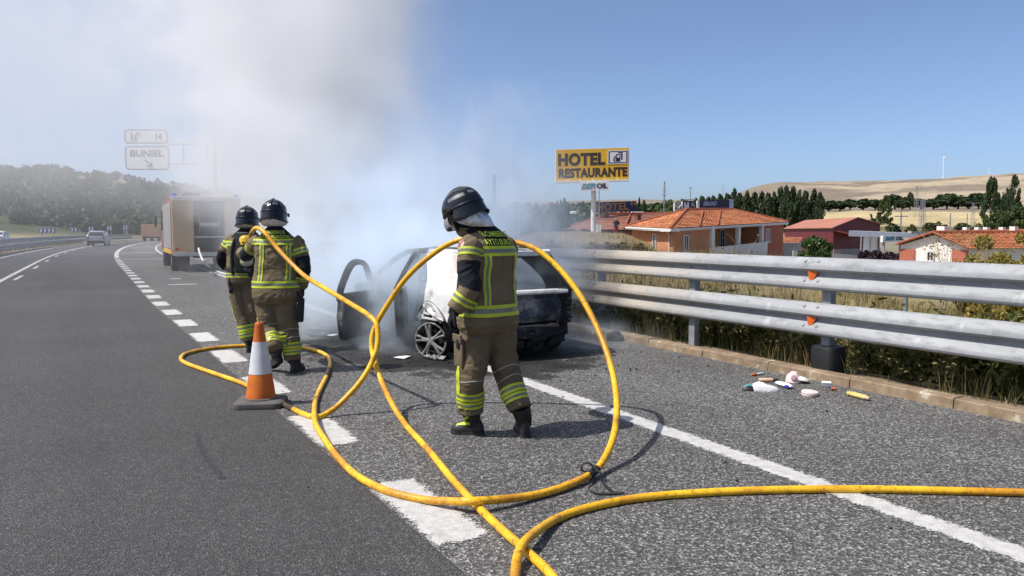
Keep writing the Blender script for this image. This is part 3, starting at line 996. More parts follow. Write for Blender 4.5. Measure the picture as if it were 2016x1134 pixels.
# roof sign HOTEL**
o_, u_, v_2, n_2 = board((1173, 398), (1253, 395.5), (1173, 417.5), 104, 108)
uN, vN = u_.normalized(), v_2.normalized(); uL, vL = u_.length, v_2.length
rs = thing('roof_sign', 'dark blue roof sign with gold letters HOTEL and two stars on the brown hotel', 'sign', (o_.x, o_.y, o_.z - .6))
b = MB(); slab(b, 0, 0, 1, 1, -.25, 0); b.build('board', M_SBLUE, rs, world=True)
b = MB(); put_text(b, 'HOTEL', o_, uN, vN, .005 * uL, .1 * vL, .79 * uL, .78 * vL, n_2, 0, .03, 0, 1, .04); b.build('lettering', M_GOLD, rs, world=True, fixn=False)
for k in range(2):
    b = MB(); c = fr(.87 + .085 * k, .72, .03)
    pts = [c + uN * math.cos(R(90 + 36 * j)) * (.32 if j % 2 == 0 else .14) + vN * math.sin(R(90 + 36 * j)) * (.32 if j % 2 == 0 else .14) for j in range(10)]
    b.loft([pts, [p + n_2 * .03 for p in pts]]); b.build('star', M_GOLD, rs, world=True)
b = MB()
for k in (.15, .45, .7, .92): b.tube([fr(k, 0, -.12), fr(k, -.35, -.12)], .06, 6); b.tube([fr(k - .06, -.4, -1.2), fr(k, .3, -.2)], .05, 6)
b.build('strut', M_POST, rs, world=True)
# dark blue sign beyond the orange house
o_, u_, v_2, n_2 = board((1345, 396), (1436, 393), (1345, 414), 92, 96)
uN, vN = u_.normalized(), v_2.normalized(); uL, vL = u_.length, v_2.length
ss = thing('name_board', 'navy sign with pale letters ending ERRANO standing beyond the orange roof', 'sign', (o_.x, o_.y, -1.5))
b = MB(); slab(b, 0, -.1, 1, 1, -.3, 0); b.build('board', M_SNAVY, ss, world=True)
for txt, a0, w, h0, h, mm in (('H', .015, .10, .0, .86, M_SWHITE), ('AL', .155, .085, .38, .5, M_PALEBL), ('ERRANO', .42, .29, .38, .5, M_PALEBL)):
    b = MB(); put_text(b, txt, o_, uN, vN, a0 * uL, h0 * vL, w * uL, h * vL, n_2, 0, .03 if txt != 'H' else .09, .2 if txt == 'ERRANO' else 0, 1, .03); b.build('lettering', mm, ss, world=True, fixn=False)
b = MB(); slab(b, .27, -.1, .315, 1.0, .01, .2); b.build('white_post', M_WHITE, ss, world=True)
b = MB(); slab(b, 1.0, -.1, 1.09, 1.02, -.3, .0); b.build('end_panel', M_PALEBL, ss, world=True)
b = MB(); b.tube([fr(-.01, -.15, -.1), fr(-.01, .98, -.1)], .1, 6); b.tube([fr(-.17, -.1, -.1), fr(-.17, .85, -.1)], .1, 6); b.tube([fr(-.16, -.1, -.1), fr(-.02, .6, -.1)], .06, 6); b.tube([fr(-.16, .6, -.1), fr(-.02, -.1, -.1)], .06, 6); b.build('lattice', M_WHITE, ss, smooth=True, world=True)
b = MB(); b.loft([[fr(-.17, .1, -.3), fr(-.01, .1, -.3), fr(-.01, .92, -.3), fr(-.17, .80, -.3)], [fr(-.17, .1, -.2), fr(-.01, .1, -.2), fr(-.01, .92, -.2), fr(-.17, .80, -.2)]]); b.build('grey_panel', M_CONC, ss, world=True)
b = MB()
for k in (.05, .5, .95): b.tube([fr(k, 0, -.2), fr(k, 0, -.2) - Vector((0, 0, 5))], .12, 6)
b.build('leg', M_POST, ss, world=True)
# filling station sign
o_, u_, v_2, n_2 = board((1738, 464), (1780, 463), (1738, 476.5), 76, 77)
uN, vN = u_.normalized(), v_2.normalized(); uL, vL = u_.length, v_2.length
bs_ = thing('fuel_sign', 'white board reading BEROIL below the white filling station canopy', 'sign', (o_.x, o_.y, -3))
b = MB(); slab(b, 0, 0, 1, 1, -.3, 0); b.build('board', M_SWHITE, bs_, world=True)
b = MB(); put_text(b, 'BER', o_, uN, vN, .10 * uL, .2 * vL, .44 * uL, .6 * vL, n_2, 0, .05, .3, 1, .02); b.build('lettering', M_STEAL, bs_, world=True, fixn=False)
b = MB(); put_text(b, 'OIL', o_, uN, vN, .60 * uL, .2 * vL, .34 * uL, .6 * vL, n_2, 0, .05, 0, 1, .02); b.build('lettering', M_SNAVY, bs_, world=True, fixn=False)
b = MB()
for k in (.12, .88): b.tube([fr(k, 0, -.2), Vector((fr(k, 0).x, fr(k, 0).y, -3.2))], .12, 8)
b.build('leg', M_POST, bs_, world=True)

# ------------------------------------------------------------------ warehouse, canopy, white gabled house
gzw = -3.0
wG0, wG1 = at(1641, 447, 112), at(1733, 441, 122)
wapex = at(1688, 429, 117)
lenv = (at(1545, 445, 142) - wG0); lenv.z = 0
ware = thing('warehouse', 'maroon metal warehouse with a pale red gabled roof', 'warehouse', (wG0.x, wG0.y, gzw))
b = MB(); f0 = [Vector((wG0.x, wG0.y, gzw)), Vector((wG1.x, wG1.y, gzw)), wG1, wapex, wG0]
b.loft([f0, [p + lenv for p in f0]]); b.build('wall', M_MAROON, ware, world=True)
ov = (wG0 - wG1).normalized()
for e, s_ in ((wG0, 1), (wG1, -1)):
    b = MB(); lowp = e + ov * .5 * s_ + Vector((0, 0, -.15)); up_ = Vector((0, 0, .12)); fr_o = -lenv.normalized() * .4
    b.loft([[lowp + fr_o, wapex + fr_o, wapex + up_ + fr_o, lowp + up_ + fr_o], [lowp + lenv, wapex + lenv, wapex + up_ + lenv, lowp + up_ + lenv]]); b.build('roof', pm('warehouse_roof', (.40, .17, .11), (.34, .14, .09), .3, .7), ware, world=True)
sd_ = Vector((lenv.y, -lenv.x, 0)).normalized(); sd_ = sd_ if sd_.dot(FWD) < 0 else -sd_
b = MB(); p0, p1 = wG0 + sd_ * .02, wG0 + lenv + sd_ * .02
b.loft([[p0 + Vector((0, 0, -.35)), p0 + sd_ * 4 + Vector((0, 0, -1.25)), p0 + sd_ * 4 + Vector((0, 0, -1.4)), p0 + Vector((0, 0, -.55))], [p1 + Vector((0, 0, -.35)), p1 + sd_ * 4 + Vector((0, 0, -1.25)), p1 + sd_ * 4 + Vector((0, 0, -1.4)), p1 + Vector((0, 0, -.55))]]); b.build('lean_to_roof', M_MAROON2, ware, world=True)
b = MB(); q0, q1 = p0 + sd_ * 3.6 + lenv * .25, p1 + sd_ * 3.6
b.loft([[Vector((q.x, q.y, z)) for q, z in ((q0, gzw), (q1, gzw), (q1, .55), (q0, .55))], [Vector((q.x, q.y, z)) - sd_ * .2 for q, z in ((q0, gzw), (q1, gzw), (q1, .55), (q0, .55))]]); b.build('lean_to_wall', M_WHITE, ware, world=True)
b = MB(); gd = (wG1 - wG0).normalized(); gn = Vector((gd.y, -gd.x, 0)); gn = gn if gn.dot(FWD) < 0 else -gn
a_, c_ = wG0 + gn * .05, wG1 + gn * .05; b.loft([[Vector((q.x, q.y, z)) for q, z in ((a_, gzw), (c_, gzw), (c_, -1.0), (a_, -1.0))], [Vector((q.x, q.y, z)) + gn * .08 for q, z in ((a_, gzw), (c_, gzw), (c_, -1.0), (a_, -1.0))]]); b.build('plinth', M_CONC, ware, world=True)
b = MB(); b.tube([Vector((p0.x, p0.y, gzw)) + sd_ * 3.8, p0 + sd_ * 3.8 + Vector((0, 0, -1.3))], .12, 6); b.build('column', M_POST, ware, world=True)

c0, c1 = at(1671, 454, 88), at(1832, 460, 96)
can = thing('filling_station_canopy', 'flat white filling station canopy in front of the maroon warehouse', 'canopy', (c0.x, c0.y, -3))
du = (c1 - c0); dd_ = Vector((c1.x, c1.y, 0)).normalized()
b = MB(); b.loft([[c + Vector((0, 0, z)) for c, z in ((c0, -.62), (c1, -.62), (c1 + dd_ * 9, -.62), (c0 + dd_ * 9, -.62))], [c + Vector((0, 0, z)) for c, z in ((c0, 0), (c1, 0), (c1 + dd_ * 9, 0), (c0 + dd_ * 9, 0))]]); b.build('canopy_roof', M_SWHITE, can, world=True)
for k in (.18, .27, .75):
    for off in (2, 7):
        p = c0 + du * k + dd_ * off; b = MB(); b.box(Vector((p.x, p.y, (p.z - .62 - 3.3) / 2)), (.32, .32, p.z - .62 + 3.3)); b.build('column', M_SWHITE, can, world=True)
b = MB(); p = c0 + du * .86 - dd_ * .02; b.box(p + Vector((0, 0, .12)), (4.2, .5, .26), rot=Matrix.Rotation(math.atan2(du.y, du.x), 3, 'Z')); b.build('roof_unit', M_CONC, can, world=True)

gA, gB, gP = at(1768, 482, 58), at(1912, 490, 54), at(1841, 459, 56)
wz = -3.2
wh_ = thing('white_house', 'white gabled house with terracotta corner panels and a long orange tile roof', 'house', (gA.x, gA.y, wz))
gd = (gB - gA); gd.z = 0; gd.normalize(); gn = Vector((gd.y, -gd.x, 0)); gn = gn if gn.dot(FWD) < 0 else -gn
run = -gn * 24 + gd * 6
b = MB(); f0 = [Vector((gA.x, gA.y, wz)), Vector((gB.x, gB.y, wz)), Vector(gB), Vector(gP), Vector(gA)]
f0 = [f0[0] + gd * .3, f0[1] - gd * .3, f0[2] - gd * .3 + Vector((0, 0, .02)), f0[3] + Vector((0, 0, -.12)), f0[4] + gd * .3 + Vector((0, 0, .02))]
b.loft([f0, [p + run for p in f0]]); b.build('wall', M_WHITE, wh_, world=True)
for e, s_ in ((gA, 1), (gB, -1)):
    b = MB(); fo = gn * .35; e0, r0 = e + fo, gP + fo + Vector((0, 0, .03)); roof_plane(b, e0, e0 + run, r0 + run, r0, 11, .05, wave=.03); b.build('roof', M_TILE, wh_, world=True)
b = MB(); b.tube([gP + gn * .4 + Vector((0, 0, .08)), gP + run + Vector((0, 0, .08))], .12, 8); b.tube([gA + gn * .38 + Vector((0, 0, .05)), gP + gn * .38 + Vector((0, 0, .08))], .07, 6); b.tube([gB + gn * .38 + Vector((0, 0, .05)), gP + gn * .38 + Vector((0, 0, .08))], .07, 6); b.build('ridge_tiles', M_RIDGE, wh_, smooth=True, world=True)
M_TERRA = pm('terracotta_panel', (.42, .135, .085), (.37, .115, .07), 1.5, .9)
for a0, a1 in ((.035, .25), (.76, .97)):
    p, q = gA.lerp(gB, a0), gA.lerp(gB, a1); b = MB()
    b.loft([[Vector((p.x, p.y, wz)), Vector((q.x, q.y, wz)), Vector((q.x, q.y, gA.z - .30)), Vector((p.x, p.y, gA.z - .30))], [Vector((p.x, p.y, wz)) + gn * .08, Vector((q.x, q.y, wz)) + gn * .08, Vector((q.x, q.y, gA.z - .30)) + gn * .08, Vector((p.x, p.y, gA.z - .30)) + gn * .08]]); b.build('corner_panel', M_TERRA, wh_, world=True)
pw_ = gA.lerp(gB, .47); window(wh_, Vector((pw_.x, pw_.y, -.25)) + gn * .03, gd, .52, .72, gn, n=(2, 1))
for t_ in (.38, .62, .80):
    p = gP + run * t_ + gn * 0 - gd * .6 + Vector((0, 0, .35)); b = MB(); b.box(p, (.5, .4, .3)); b.build('chimney', M_WHITE, wh_, world=True)
b = MB(); p = gP + run * .08 - gd * .8; b.box(p + Vector((0, 0, .2)), (.6, .6, .6)); b.build('chimney', M_WHITE, wh_, world=True)
# row of orange roofs beyond it
rw = thing('row_house', 'long low orange tiled house at the right edge behind the white gabled house', 'house', (at(1960, 470, 84).x, at(1960, 470, 84).y, -3))
a0, a1 = at(1880, 462, 82), at(2090, 464, 92); rr0, rr1 = at(1890, 453, 90), at(2090, 450, 100)
b = MB(); roof_plane(b, a0, a1, rr1, rr0, 8, .05, wave=.03); b.build('roof', M_TILE, rw, world=True)
b = MB(); b.loft([[(p.x, p.y, -3.2), (p.x, p.y, z - .1), (q_.x, q_.y, z2 - .12), (q_.x, q_.y, -3.2)] for p, z, q_, z2 in ((a0 + FWD * .4, a0.z, rr0, rr0.z), (a1 + FWD * .4, a1.z, rr1, rr1.z))]); b.build('wall', M_WHITE, rw, world=True)
for px in (1902, 1925, 1942, 1973):
    c = at(px, 450, 93); b = MB(); b.box(c, (.6, .5, .32)); b.build('chimney', M_WHITE, rw, world=True)

# grey yard wall and concrete yard
yw = thing('yard_wall', 'low grey wall in front of the yard between the houses', 'wall', (at(1620, 500, 70).x, at(1620, 500, 70).y, -3))
p, q = at(1562, 493, 66), at(1735, 506, 66); b = MB(); b.loft([[Vector((p.x, p.y, -3.2)), Vector((q.x, q.y, -3.4)), Vector((q.x, q.y, q.z)), Vector((p.x, p.y, p.z))], [Vector((p.x, p.y, -3.2)) + FWD * .25, Vector((q.x, q.y, -3.4)) + FWD * .25, Vector((q.x, q.y, q.z)) + FWD * .25, Vector((p.x, p.y, p.z)) + FWD * .25]]); b.build('wall_panel', M_CONC, yw, world=True)
yd = MB(); cs_ = [gr(1620, 505, -3.0 + .12), gr(1760, 512, -3.0 + .12), gr(1760, 488, -2.9), gr(1630, 487, -2.9)]
cs_ = [at(1600, 500, 74), at(1760, 504, 74), at(1770, 487, 104), at(1625, 484, 104)]
yd.add([Vector((c.x, c.y, zz_)) for c, zz_ in zip(cs_, (-2.6, -2.75, -2.75, -2.6))], [(0, 1, 2, 3)]); tag(yd.build('yard_paving', M_CONC), kind='structure')
# white vans and cars far off on the road by the fields
for px, py, w, h, d_, lb in ((1129, 421, 1.7, .75, 210, 'tiny white van on the far road left of the hotel sign'),):
    c = at(px, py, d_); vt = thing('white_van', lb, 'van', c)
    b = MB(); b.bbox(c + Vector((0, 0, .3)), (w, 1.8, h), bev=.2, rot=Matrix.Rotation(-YAW, 3, 'Z')); b.build('van_body', M_WFR, vt, world=True, smooth=True)
    b = MB(); b.box(c + Vector((0, 0, -.6)), (w * .9, 1.6, .4), rot=Matrix.Rotation(-YAW, 3, 'Z')); b.build('wheel_base', M_DARK, vt, world=True)

# ------------------------------------------------------------------ masts, lamp, pylons, turbines
M_MAST = pm('mast_steel', (.22, .23, .25), (.30, .31, .33), 3, .6, .3)
M_TURB = pm('turbine_white', (.74, .76, .80), (.70, .72, .76), .1, .5)


def lattice(b, base, h, w0, w1, r, n=10):
    for sx, sy in ((-1, -1), (1, -1), (1, 1), (-1, 1)):
        b.tube([base + Vector((sx * w0, sy * w0, 0)), base + Vector((sx * w1, sy * w1, h))], r, 4)
    for k in range(n):
        z0, z1 = h * k / n, h * (k + 1) / n; a, c = w0 + (w1 - w0) * k / n, w0 + (w1 - w0) * (k + 1) / n
        for (s0, s1) in (((-1, -1), (1, -1)), ((1, -1), (1, 1)), ((1, 1), (-1, 1)), ((-1, 1), (-1, -1))):
            b.tube([base + Vector((s0[0] * a, s0[1] * a, z0)), base + Vector((s1[0] * c, s1[1] * c, z1))], r * .7, 3)


def mast(name, label, cat, px, ytop, d, w0, w1, r, arms=(), n=12, lat=True):
    g = at(px, 456, d); gz0 = ground(g.x, g.y); h = at(px, ytop, d).z - gz0
    t = thing(name, label, cat, (g.x, g.y, gz0))
    b = MB(); base = Vector((g.x, g.y, gz0 - .3))
    if lat: lattice(b, base, h, w0, w1, r, n)
    else: b.tube([base, base + Vector((0, 0, h))], [w0, w1], 8)
    b.build('mast_frame' if lat else 'pole', M_MAST, t, world=True)
    for z, L in arms:
        b = MB(); b.tube([Vector((g.x, g.y, gz0 + h * z)) - RGT * L, Vector((g.x, g.y, gz0 + h * z)) + RGT * L], r * 1.3, 5); b.build('cross_arm', M_MAST, t, world=True)
    return t, Vector((g.x, g.y, gz0 + h))


t, tp = mast('street_lamp', 'slim grey street lamp in front of the smoky trees right of the nearest helmet', 'street lamp', 1021, 390, 44, .07, .045, .05, lat=False)
b = MB(); b.bbox(tp + RGT * .12 + Vector((0, 0, .02)), (.55, .16, .1), bev=.03, rot=Matrix.Rotation(-YAW, 3, 'Z')); b.build('lamp_head', M_SWHITE, t, world=True)
mast('antenna_mast', 'faint lattice mast seen through the smoke left of the lamp', 'mast', 973, 341, 240, .5, .28, .09, ((.96, .8), (.9, .8)))
mast('antenna_mast', 'tall thin mast rising behind the brown hotel roof', 'mast', 1307, 355, 230, .26, .12, .05, ((.82, .7), (.72, .9)))
mast('antenna_mast', 'short aerial with side arms on the left of the navy sign', 'mast', 1358, 367, 130, .12, .06, .05, ((.98, .3), (.80, .9)), lat=False)
mast('antenna_mast', 'needle mast above the poplar row', 'mast', 1422, 361, 420, .3, .08, .05, lat=False)
mast('electricity_pylon', 'tallest lattice pylon standing in the golden field', 'pylon', 1802, 364, 330, .8, .3, .06, ((.97, 2.2), (.88, 2.6)))
mast('electricity_pylon', 'left one of the two close lattice pylons before the field', 'pylon', 1813, 392, 210, .5, .22, .045, ((.97, 1.2),))
mast('electricity_pylon', 'right one of the two close lattice pylons before the field', 'pylon', 1817.5, 394, 214, .5, .22, .045, ((.97, 1.2),))
mast('electricity_pylon', 'lattice pylon in front of the dark tall trees', 'pylon', 1914, 398, 240, .5, .22, .045, ((.97, 2.2),))
mast('power_pole', 'power pole with crossbars at the left end of the field', 'pole', 1773, 414, 190, .22, .14, .1, ((.97, 1.6), (.72, 1.6)), lat=False)
mast('power_pole', 'plain power pole in the middle of the field edge', 'pole', 1870, 417, 190, .18, .12, .1, (), lat=False)
mast('power_pole', 'plain power pole right of the middle of the field edge', 'pole', 1903, 418, 215, .16, .11, .1, (), lat=False)


def turbine(px, ybase, yhub, d, blade, ang, label):
    base = at(px, ybase + 6, d); hub = at(px, yhub, d)
    t = thing('wind_turbine', label, 'wind turbine', base, 0)
    h = hub.z - base.z
    b = MB(); b.tube([base, Vector((base.x, base.y, hub.z))], [h * .022, h * .012], 12); b.build('tower', M_TURB, t, smooth=True, world=True)
    b = MB(); b.bbox(Vector((base.x, base.y, hub.z + h * .015)), (h * .04, h * .11, h * .04), bev=h * .01, rot=Matrix.Rotation(-YAW, 3, 'Z')); b.build('nacelle', M_TURB, t, smooth=True, world=True)
    hc_ = Vector((base.x, base.y, hub.z + h * .015)) - FWD * h * .07
    b = MB(); b.lathe([(.001, h * .03), (h * .018, h * .015), (h * .02, -.01 * h)], 12, mat=Matrix.Translation(hc_) @ (-FWD).to_track_quat('Z', 'Y').to_matrix().to_4x4()); b.build('hub', M_TURB, t, smooth=True, world=True)
    for k in range(3):
        a = R(ang + 120 * k); dr = RGT * math.sin(a) + Vector((0, 0, 1)) * math.cos(a); sdv = RGT * math.cos(a) - Vector((0, 0, 1)) * math.sin(a)
        b = MB(); rr_ = []
        for f, w in ((0, .022), (.08, .03), (.2, .045), (.5, .03), (.9, .014), (1, .004)):
            c = hc_ + dr * blade * f; w *= blade; rr_.append([c - sdv * w * .35, c + FWD * w * .18, c + sdv * w * .65, c - FWD * w * .18])
        b.loft(rr_); b.build('blade', M_TURB, t, smooth=True, world=True)


turbine(1856.5, 354, 311, 1750, 30, -30, 'large white wind turbine on the tan ridge')
turbine(1947, 346, 333, 3000, 22, 60, 'tiny far wind turbine right of the large one')

# ------------------------------------------------------------------ exit sign gantry in the smoke
M_SGREY = pm('gantry_steel', (.30, .32, .34), (.36, .38, .40), 2, .6, .3)
M_SINK = pm('sign_dark_ink', (.03, .035, .06), (.04, .045, .07), 4, .6)
D = 62.0
pb = at(426, 456, D); gzp = 0.0
gs = thing('exit_sign', 'cantilever gantry with two white exit panels reading 14 and BUNIEL in the smoke', 'road sign', (pb.x, pb.y, gzp))
b = MB(); b.tube([(pb.x, pb.y, -.2), (pb.x, pb.y, at(424, 274, D).z)], [.20, .15], 12); b.build('pole', M_SGREY, gs, smooth=True, world=True)
b = MB(); b.tube([at(424, 283, D), at(332, 283, D)], .09, 8); b.tube([at(424, 322, D), at(332, 322, D)], .09, 8); b.build('arm', M_SGREY, gs, smooth=True, world=True)
for px in (361, 407): b = MB(); b.tube([at(px, 283, D), at(px, 322, D)], .07, 8); b.build('brace', M_SGREY, gs, smooth=True, world=True)
for (x0, y0_, x1, y1_, items) in ((245, 254.5, 331, 283, 't'), (247, 287, 334, 335, 'b')):
    o_, u_, v_2, n_2 = board((x0, y0_), (x1, y0_), (x0, y1_), D, D); uN, vN = u_.normalized(), v_2.normalized(); uL, vL = u_.length, v_2.length
    pts = rrect(uL / 2, vL / 2, .28); c = o_ + u_ / 2 + v_2 / 2
    P3 = lambda x, y, t: c + uN * x + vN * y + n_2 * t
    b = MB(); b.loft([[P3(x, y, -.08) for x, y in pts], [P3(x, y, 0) for x, y in pts]]); pn = b.build('panel', M_SWHITE, gs, world=True)
    b = MB(); pi_ = rrect(uL / 2 - .10, vL / 2 - .10, .22); po = rrect(uL / 2 - .02, vL / 2 - .02, .27)
    b.loft([[P3(x, y, .006) for x, y in po + po[:1]], [P3(x, y, .006) for x, y in pi_ + pi_[:1]]], cap=False, closed=False); b.build('border', M_SINK, gs, world=True, fixn=False)
    b = MB()
    if items == 't':
        put_text(b, '14', o_, uN, vN, .72 * uL, .25 * vL, .14 * uL, .46 * vL, n_2, 0, .04, 0, 1, .012)
        for q in ((.17, .2, .17, .8), (.27, .2, .25, .55), (.25, .55, .34, .80)): b_ = MB(); b_.tube([fr(q[0], q[1], .01), fr(q[2], q[3], .01)], .055, 4); b_.build('symbol_bar', M_SINK, gs, world=True)
    else:
        put_text(b, 'BUNIEL', o_, uN, vN, .12 * uL, .55 * vL, .76 * uL, .27 * vL, n_2, 0, .03, 0, 1, .012)
        for q in ([fr(.46, .42, .01), fr(.60, .18, .01)], [fr(.60, .34, .01), fr(.60, .17, .01), fr(.49, .17, .01)]): b_ = MB(); b_.tube(q, .05, 4); b_.build('arrow_stroke', M_SINK, gs, world=True)
    b.build('lettering', M_SINK, gs, world=True, fixn=False)

# chevron boards along the far carriageway
M_CHEVB = pm('chevron_blue', (.02, .05, .14), (.02, .045, .12), 3, .5)
for i, (px0, px1, py, d_, n_, lb) in enumerate(((77, 109, 454, 118, 4, 'widest chevron board, at the left of the row'), (139, 153, 452, 122, 2, 'second chevron board from the left behind the barrier'), (174, 185, 451, 136, 2, 'third chevron board from the left, above the silver car'), (210, 221, 449.5, 146, 2, 'fourth chevron board, right of the silver car'), (242, 252, 448, 158, 2, 'last chevron board before the far lorry'))):
    o_, u_, v_2, n_2 = board((px0, py - 5), (px1, py - 5), (px0, py + 5), d_, d_); uN, vN = u_.normalized(), v_2.normalized(); uL, vL = u_.length, v_2.length
    t = thing('chevron_board', lb, 'road sign', (o_.x, o_.y, 0), 0, 'chevron boards along the bend')
    b = MB(); slab(b, 0, 0, 1, 1, -.06, 0); b.build('board', M_CHEVB, t, world=True)
    for k in range(n_):
        x0, w = uL * (k + .18) / n_, uL / n_ * .5; b = MB(); P2 = lambda x, y: o_ + uN * x + vN * y + n_2 * .012
        pts = [P2(x0, vL * .9), P2(x0 + w * .45, vL * .9), P2(x0 + w * 1.1, vL * .5), P2(x0 + w * .45, vL * .1), P2(x0, vL * .1), P2(x0 + w * .6, vL * .5)]
        b.add(pts, [(0, 5, 2, 1), (5, 4, 3, 2)]); b.build('chevron', M_SWHITE, t, world=True, fixn=False)
    b = MB()
    for k in (.15, .85): b.tube([fr(k, 0, -.08), Vector((fr(k, 0).x, fr(k, 0).y, -.1))], .05, 6)
    b.build('leg', M_SGREY, t, world=True)
# ------------------------------------------------------------------ fire engine, lorry, cars
M_FRED = pm('engine_red', (.34, .085, .055), (.30, .075, .05), 1.5, .4, coat=.3)
M_FREAR = pm('engine_rear', (.46, .33, .21), (.41, .29, .18), 1.5, .45)
M_FWH = pm('engine_white', (.62, .60, .57), (.54, .52, .49), 2, .5)
M_SHUT = pm('roller_shutter', (.48, .47, .46), (.40, .39, .38), 3, .45, .4)
M_TYRE = pm('tyre', (.015, .015, .016), (.028, .027, .026), 8, .9)
M_HUB = pm('hub', (.42, .42, .42), (.34, .34, .34), 5, .4, .6)
M_TAIL = pm('tail_lamp', (.45, .02, .015), (.38, .015, .012), 10, .3)
M_AMB = pm('amber_lamp', (.65, .22, .02), (.6, .2, .02), 10, .3)
M_BLUEL = pm('blue_lamp', (.03, .10, .5), (.03, .09, .45), 10, .2)
M_MIR = pm('black_trim', (.015, .015, .016), (.022, .022, .023), 8, .5)


def wheel_mesh(r, w):
    b = MB(); b.lathe([(r * .62, w / 2), (r * .9, w / 2), (r, w * .36), (r, -w * .36), (r * .9, -w / 2), (r * .62, -w / 2)], 24, cap=False); ty = b.mesh('tyre', M_TYRE, smooth=True)
    b = MB(); b.lathe([(r * .64, w * .45), (r * .56, w * .40), (r * .5, w * .2), (r * .2, w * .25), (r * .16, w * .42), (.001, w * .42)], 20, cap=False); rim = b.mesh('rim', M_HUB, smooth=True)
    return ty, rim


def put_wheel(parent, me, loc, side):
    w = bpy.data.objects.new('wheel', None); COL.objects.link(w); w.parent = parent; w.location = loc; w.rotation_euler = (0, R(90) * side, 0)
    link('tyre', me[0], w); link('rim', me[1], w)


c = gr(342, 537, 0)
eng = thing('fire_engine', 'red and white fire engine parked ahead in the exit lane, pale in the smoke', 'fire engine', (c.x, c.y, 0), R(-1.0))
W, L, H, Z0 = 2.42, 7.9, 2.78, .62
b = MB(); b.bbox((W / 2, 2.9, Z0 + (H - Z0) / 2), (W, 5.0, H - Z0), bev=.04); b.build('body', M_FRED, eng)
# rear face: two locker columns round a deep pump bay
b = MB(); b.bbox((.38, .32, Z0 + (H - Z0) / 2 - .01), (.74, .2, H - Z0 - .04), bev=.02); b.build('rear_locker', M_FREAR, eng)
b = MB(); b.bbox((W - .30, .32, Z0 + (H - Z0) / 2 - .01), (.58, .2, H - Z0 - .04), bev=.02); b.build('rear_locker', M_FREAR, eng)
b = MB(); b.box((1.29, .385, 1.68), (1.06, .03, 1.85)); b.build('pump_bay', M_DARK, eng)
b = MB(); b.box((1.29, .30, 1.3), (1.04, .14, .05)); b.lathe([(.30, -.35), (.30, -.33), (.10, -.33), (.10, .33), (.30, .33), (.30, .35)], 20, mat=Matrix.Translation((1.29, .36, 1.75)) @ Matrix.Rotation(R(90), 4, 'Y')); b.build('hose_reel', M_HUB, eng, smooth=True)
b = MB(); b.bbox((W / 2, .30, H - .06), (W, .22, .16), bev=.02); b.build('roof_edge', M_FWH, eng)
b = MB(); b.bbox((W / 2, .18, .66), (W - .1, .3, .14), bev=.02); b.build('rear_step', M_HUB, eng)
for x in (.16, .30, W - .30, W - .16): b = MB(); b.bbox((x, .21, .86), (.11, .03, .11), bev=.01); b.build('tail_lamp', M_TAIL if x in (.16, W - .16) else M_AMB, eng)
for x in (.12, W - .12): b = MB(); b.lathe([(.075, 0), (.075, .08), (.05, .13), (.001, .14)], 12, mat=Matrix.Translation((x, .45, H + .0))); b.build('beacon', M_BLUEL, eng, smooth=True)
b = MB()
for x in (.5, .95):
    b.tube([(x, .2, H + .16), (x, 5.0, H + .16)], .035, 6)
for k in range(14): b.tube([(.5, .35 + .35 * k, H + .16), (.95, .35 + .35 * k, H + .16)], .02, 5)
for y in (.6, 4.6): b.box((.72, y, H + .07), (.6, .06, .12))
b.build('ladder', M_HUB, eng)
for k in range(4):
    y = .65 + 1.22 * k
    for x in (-.012, W + .012):
        b = MB(); b.bbox((x, y + .5, 1.72), (.03, 1.06, 1.75), bev=.01)
        for z in range(17): b.box((x + (-.012 if x < 0 else .012), y + .5, .9 + z * .1), (.02, 1.02, .03))
        b.build('roller_shutter', M_SHUT, eng)
b = MB(); b.bbox((-.02, 2.9, .74), (.04, 4.9, .16), bev=.01); b.bbox((W + .02, 2.9, .74), (.04, 4.9, .16), bev=.01); b.build('side_stripe', M_YEL, eng)
b = MB(); prof_ = [(5.5, .6), (7.55, .6), (7.9, .85), (7.85, 1.5), (7.6, 2.5), (7.3, 2.62), (5.5, 2.62)]
b.loft([[(x, y, z) for y, z in prof_] for x in (.02, W - .02)]); b.build('cab', M_FRED, eng)
for x in (.0, W):
    b = MB(); b.loft([[(x + q, y, z) for y, z in ((6.5, 1.55), (7.55, 1.55), (7.40, 2.4), (6.5, 2.4))] for q in (-.012, .012)]); b.build('cab_window', M_GLASS, eng)
b = MB(); b.loft([[(x, y + q, z) for x, y, z in ((.12, 7.87, 1.55), (W - .12, 7.87, 1.55), (W - .2, 7.66, 2.42), (.2, 7.66, 2.42))] for q in (0, .03)]); b.build('windscreen', M_GLASS, eng)
for x in (-.22, W + .22): b = MB(); b.bbox((x, 7.5, 1.95), (.1, .18, .5), bev=.03); b.tube([(x, 7.5, 2.15), (W / 2 + (x - W / 2) * .78, 7.5, 2.2)], .02, 5); b.build('mirror', M_MIR, eng)
b = MB(); b.box((W / 2, 3.9, .62), (.9, 6.8, .2)); b.build('chassis', M_MIR, eng)
wm = wheel_mesh(.50, .30)
for y in (1.55, 6.75):
    put_wheel(eng, wm, (.17, y, .50), -1); put_wheel(eng, wm, (W - .17, y, .50), 1)
put_wheel(eng, wm, (.50, 1.55, .50), -1); put_wheel(eng, wm, (W - .50, 1.55, .50), 1)
for x in (.17, W - .17): b = MB(); b.loft([[(x + q * .2, 1.55 + .60 * math.cos(a), .52 + .56 * math.sin(a)) for a in np.linspace(R(15), R(165), 12)] for q in (-1, 1)], cap=False, closed=False); b.build('mudguard', M_MIR, eng, smooth=True)
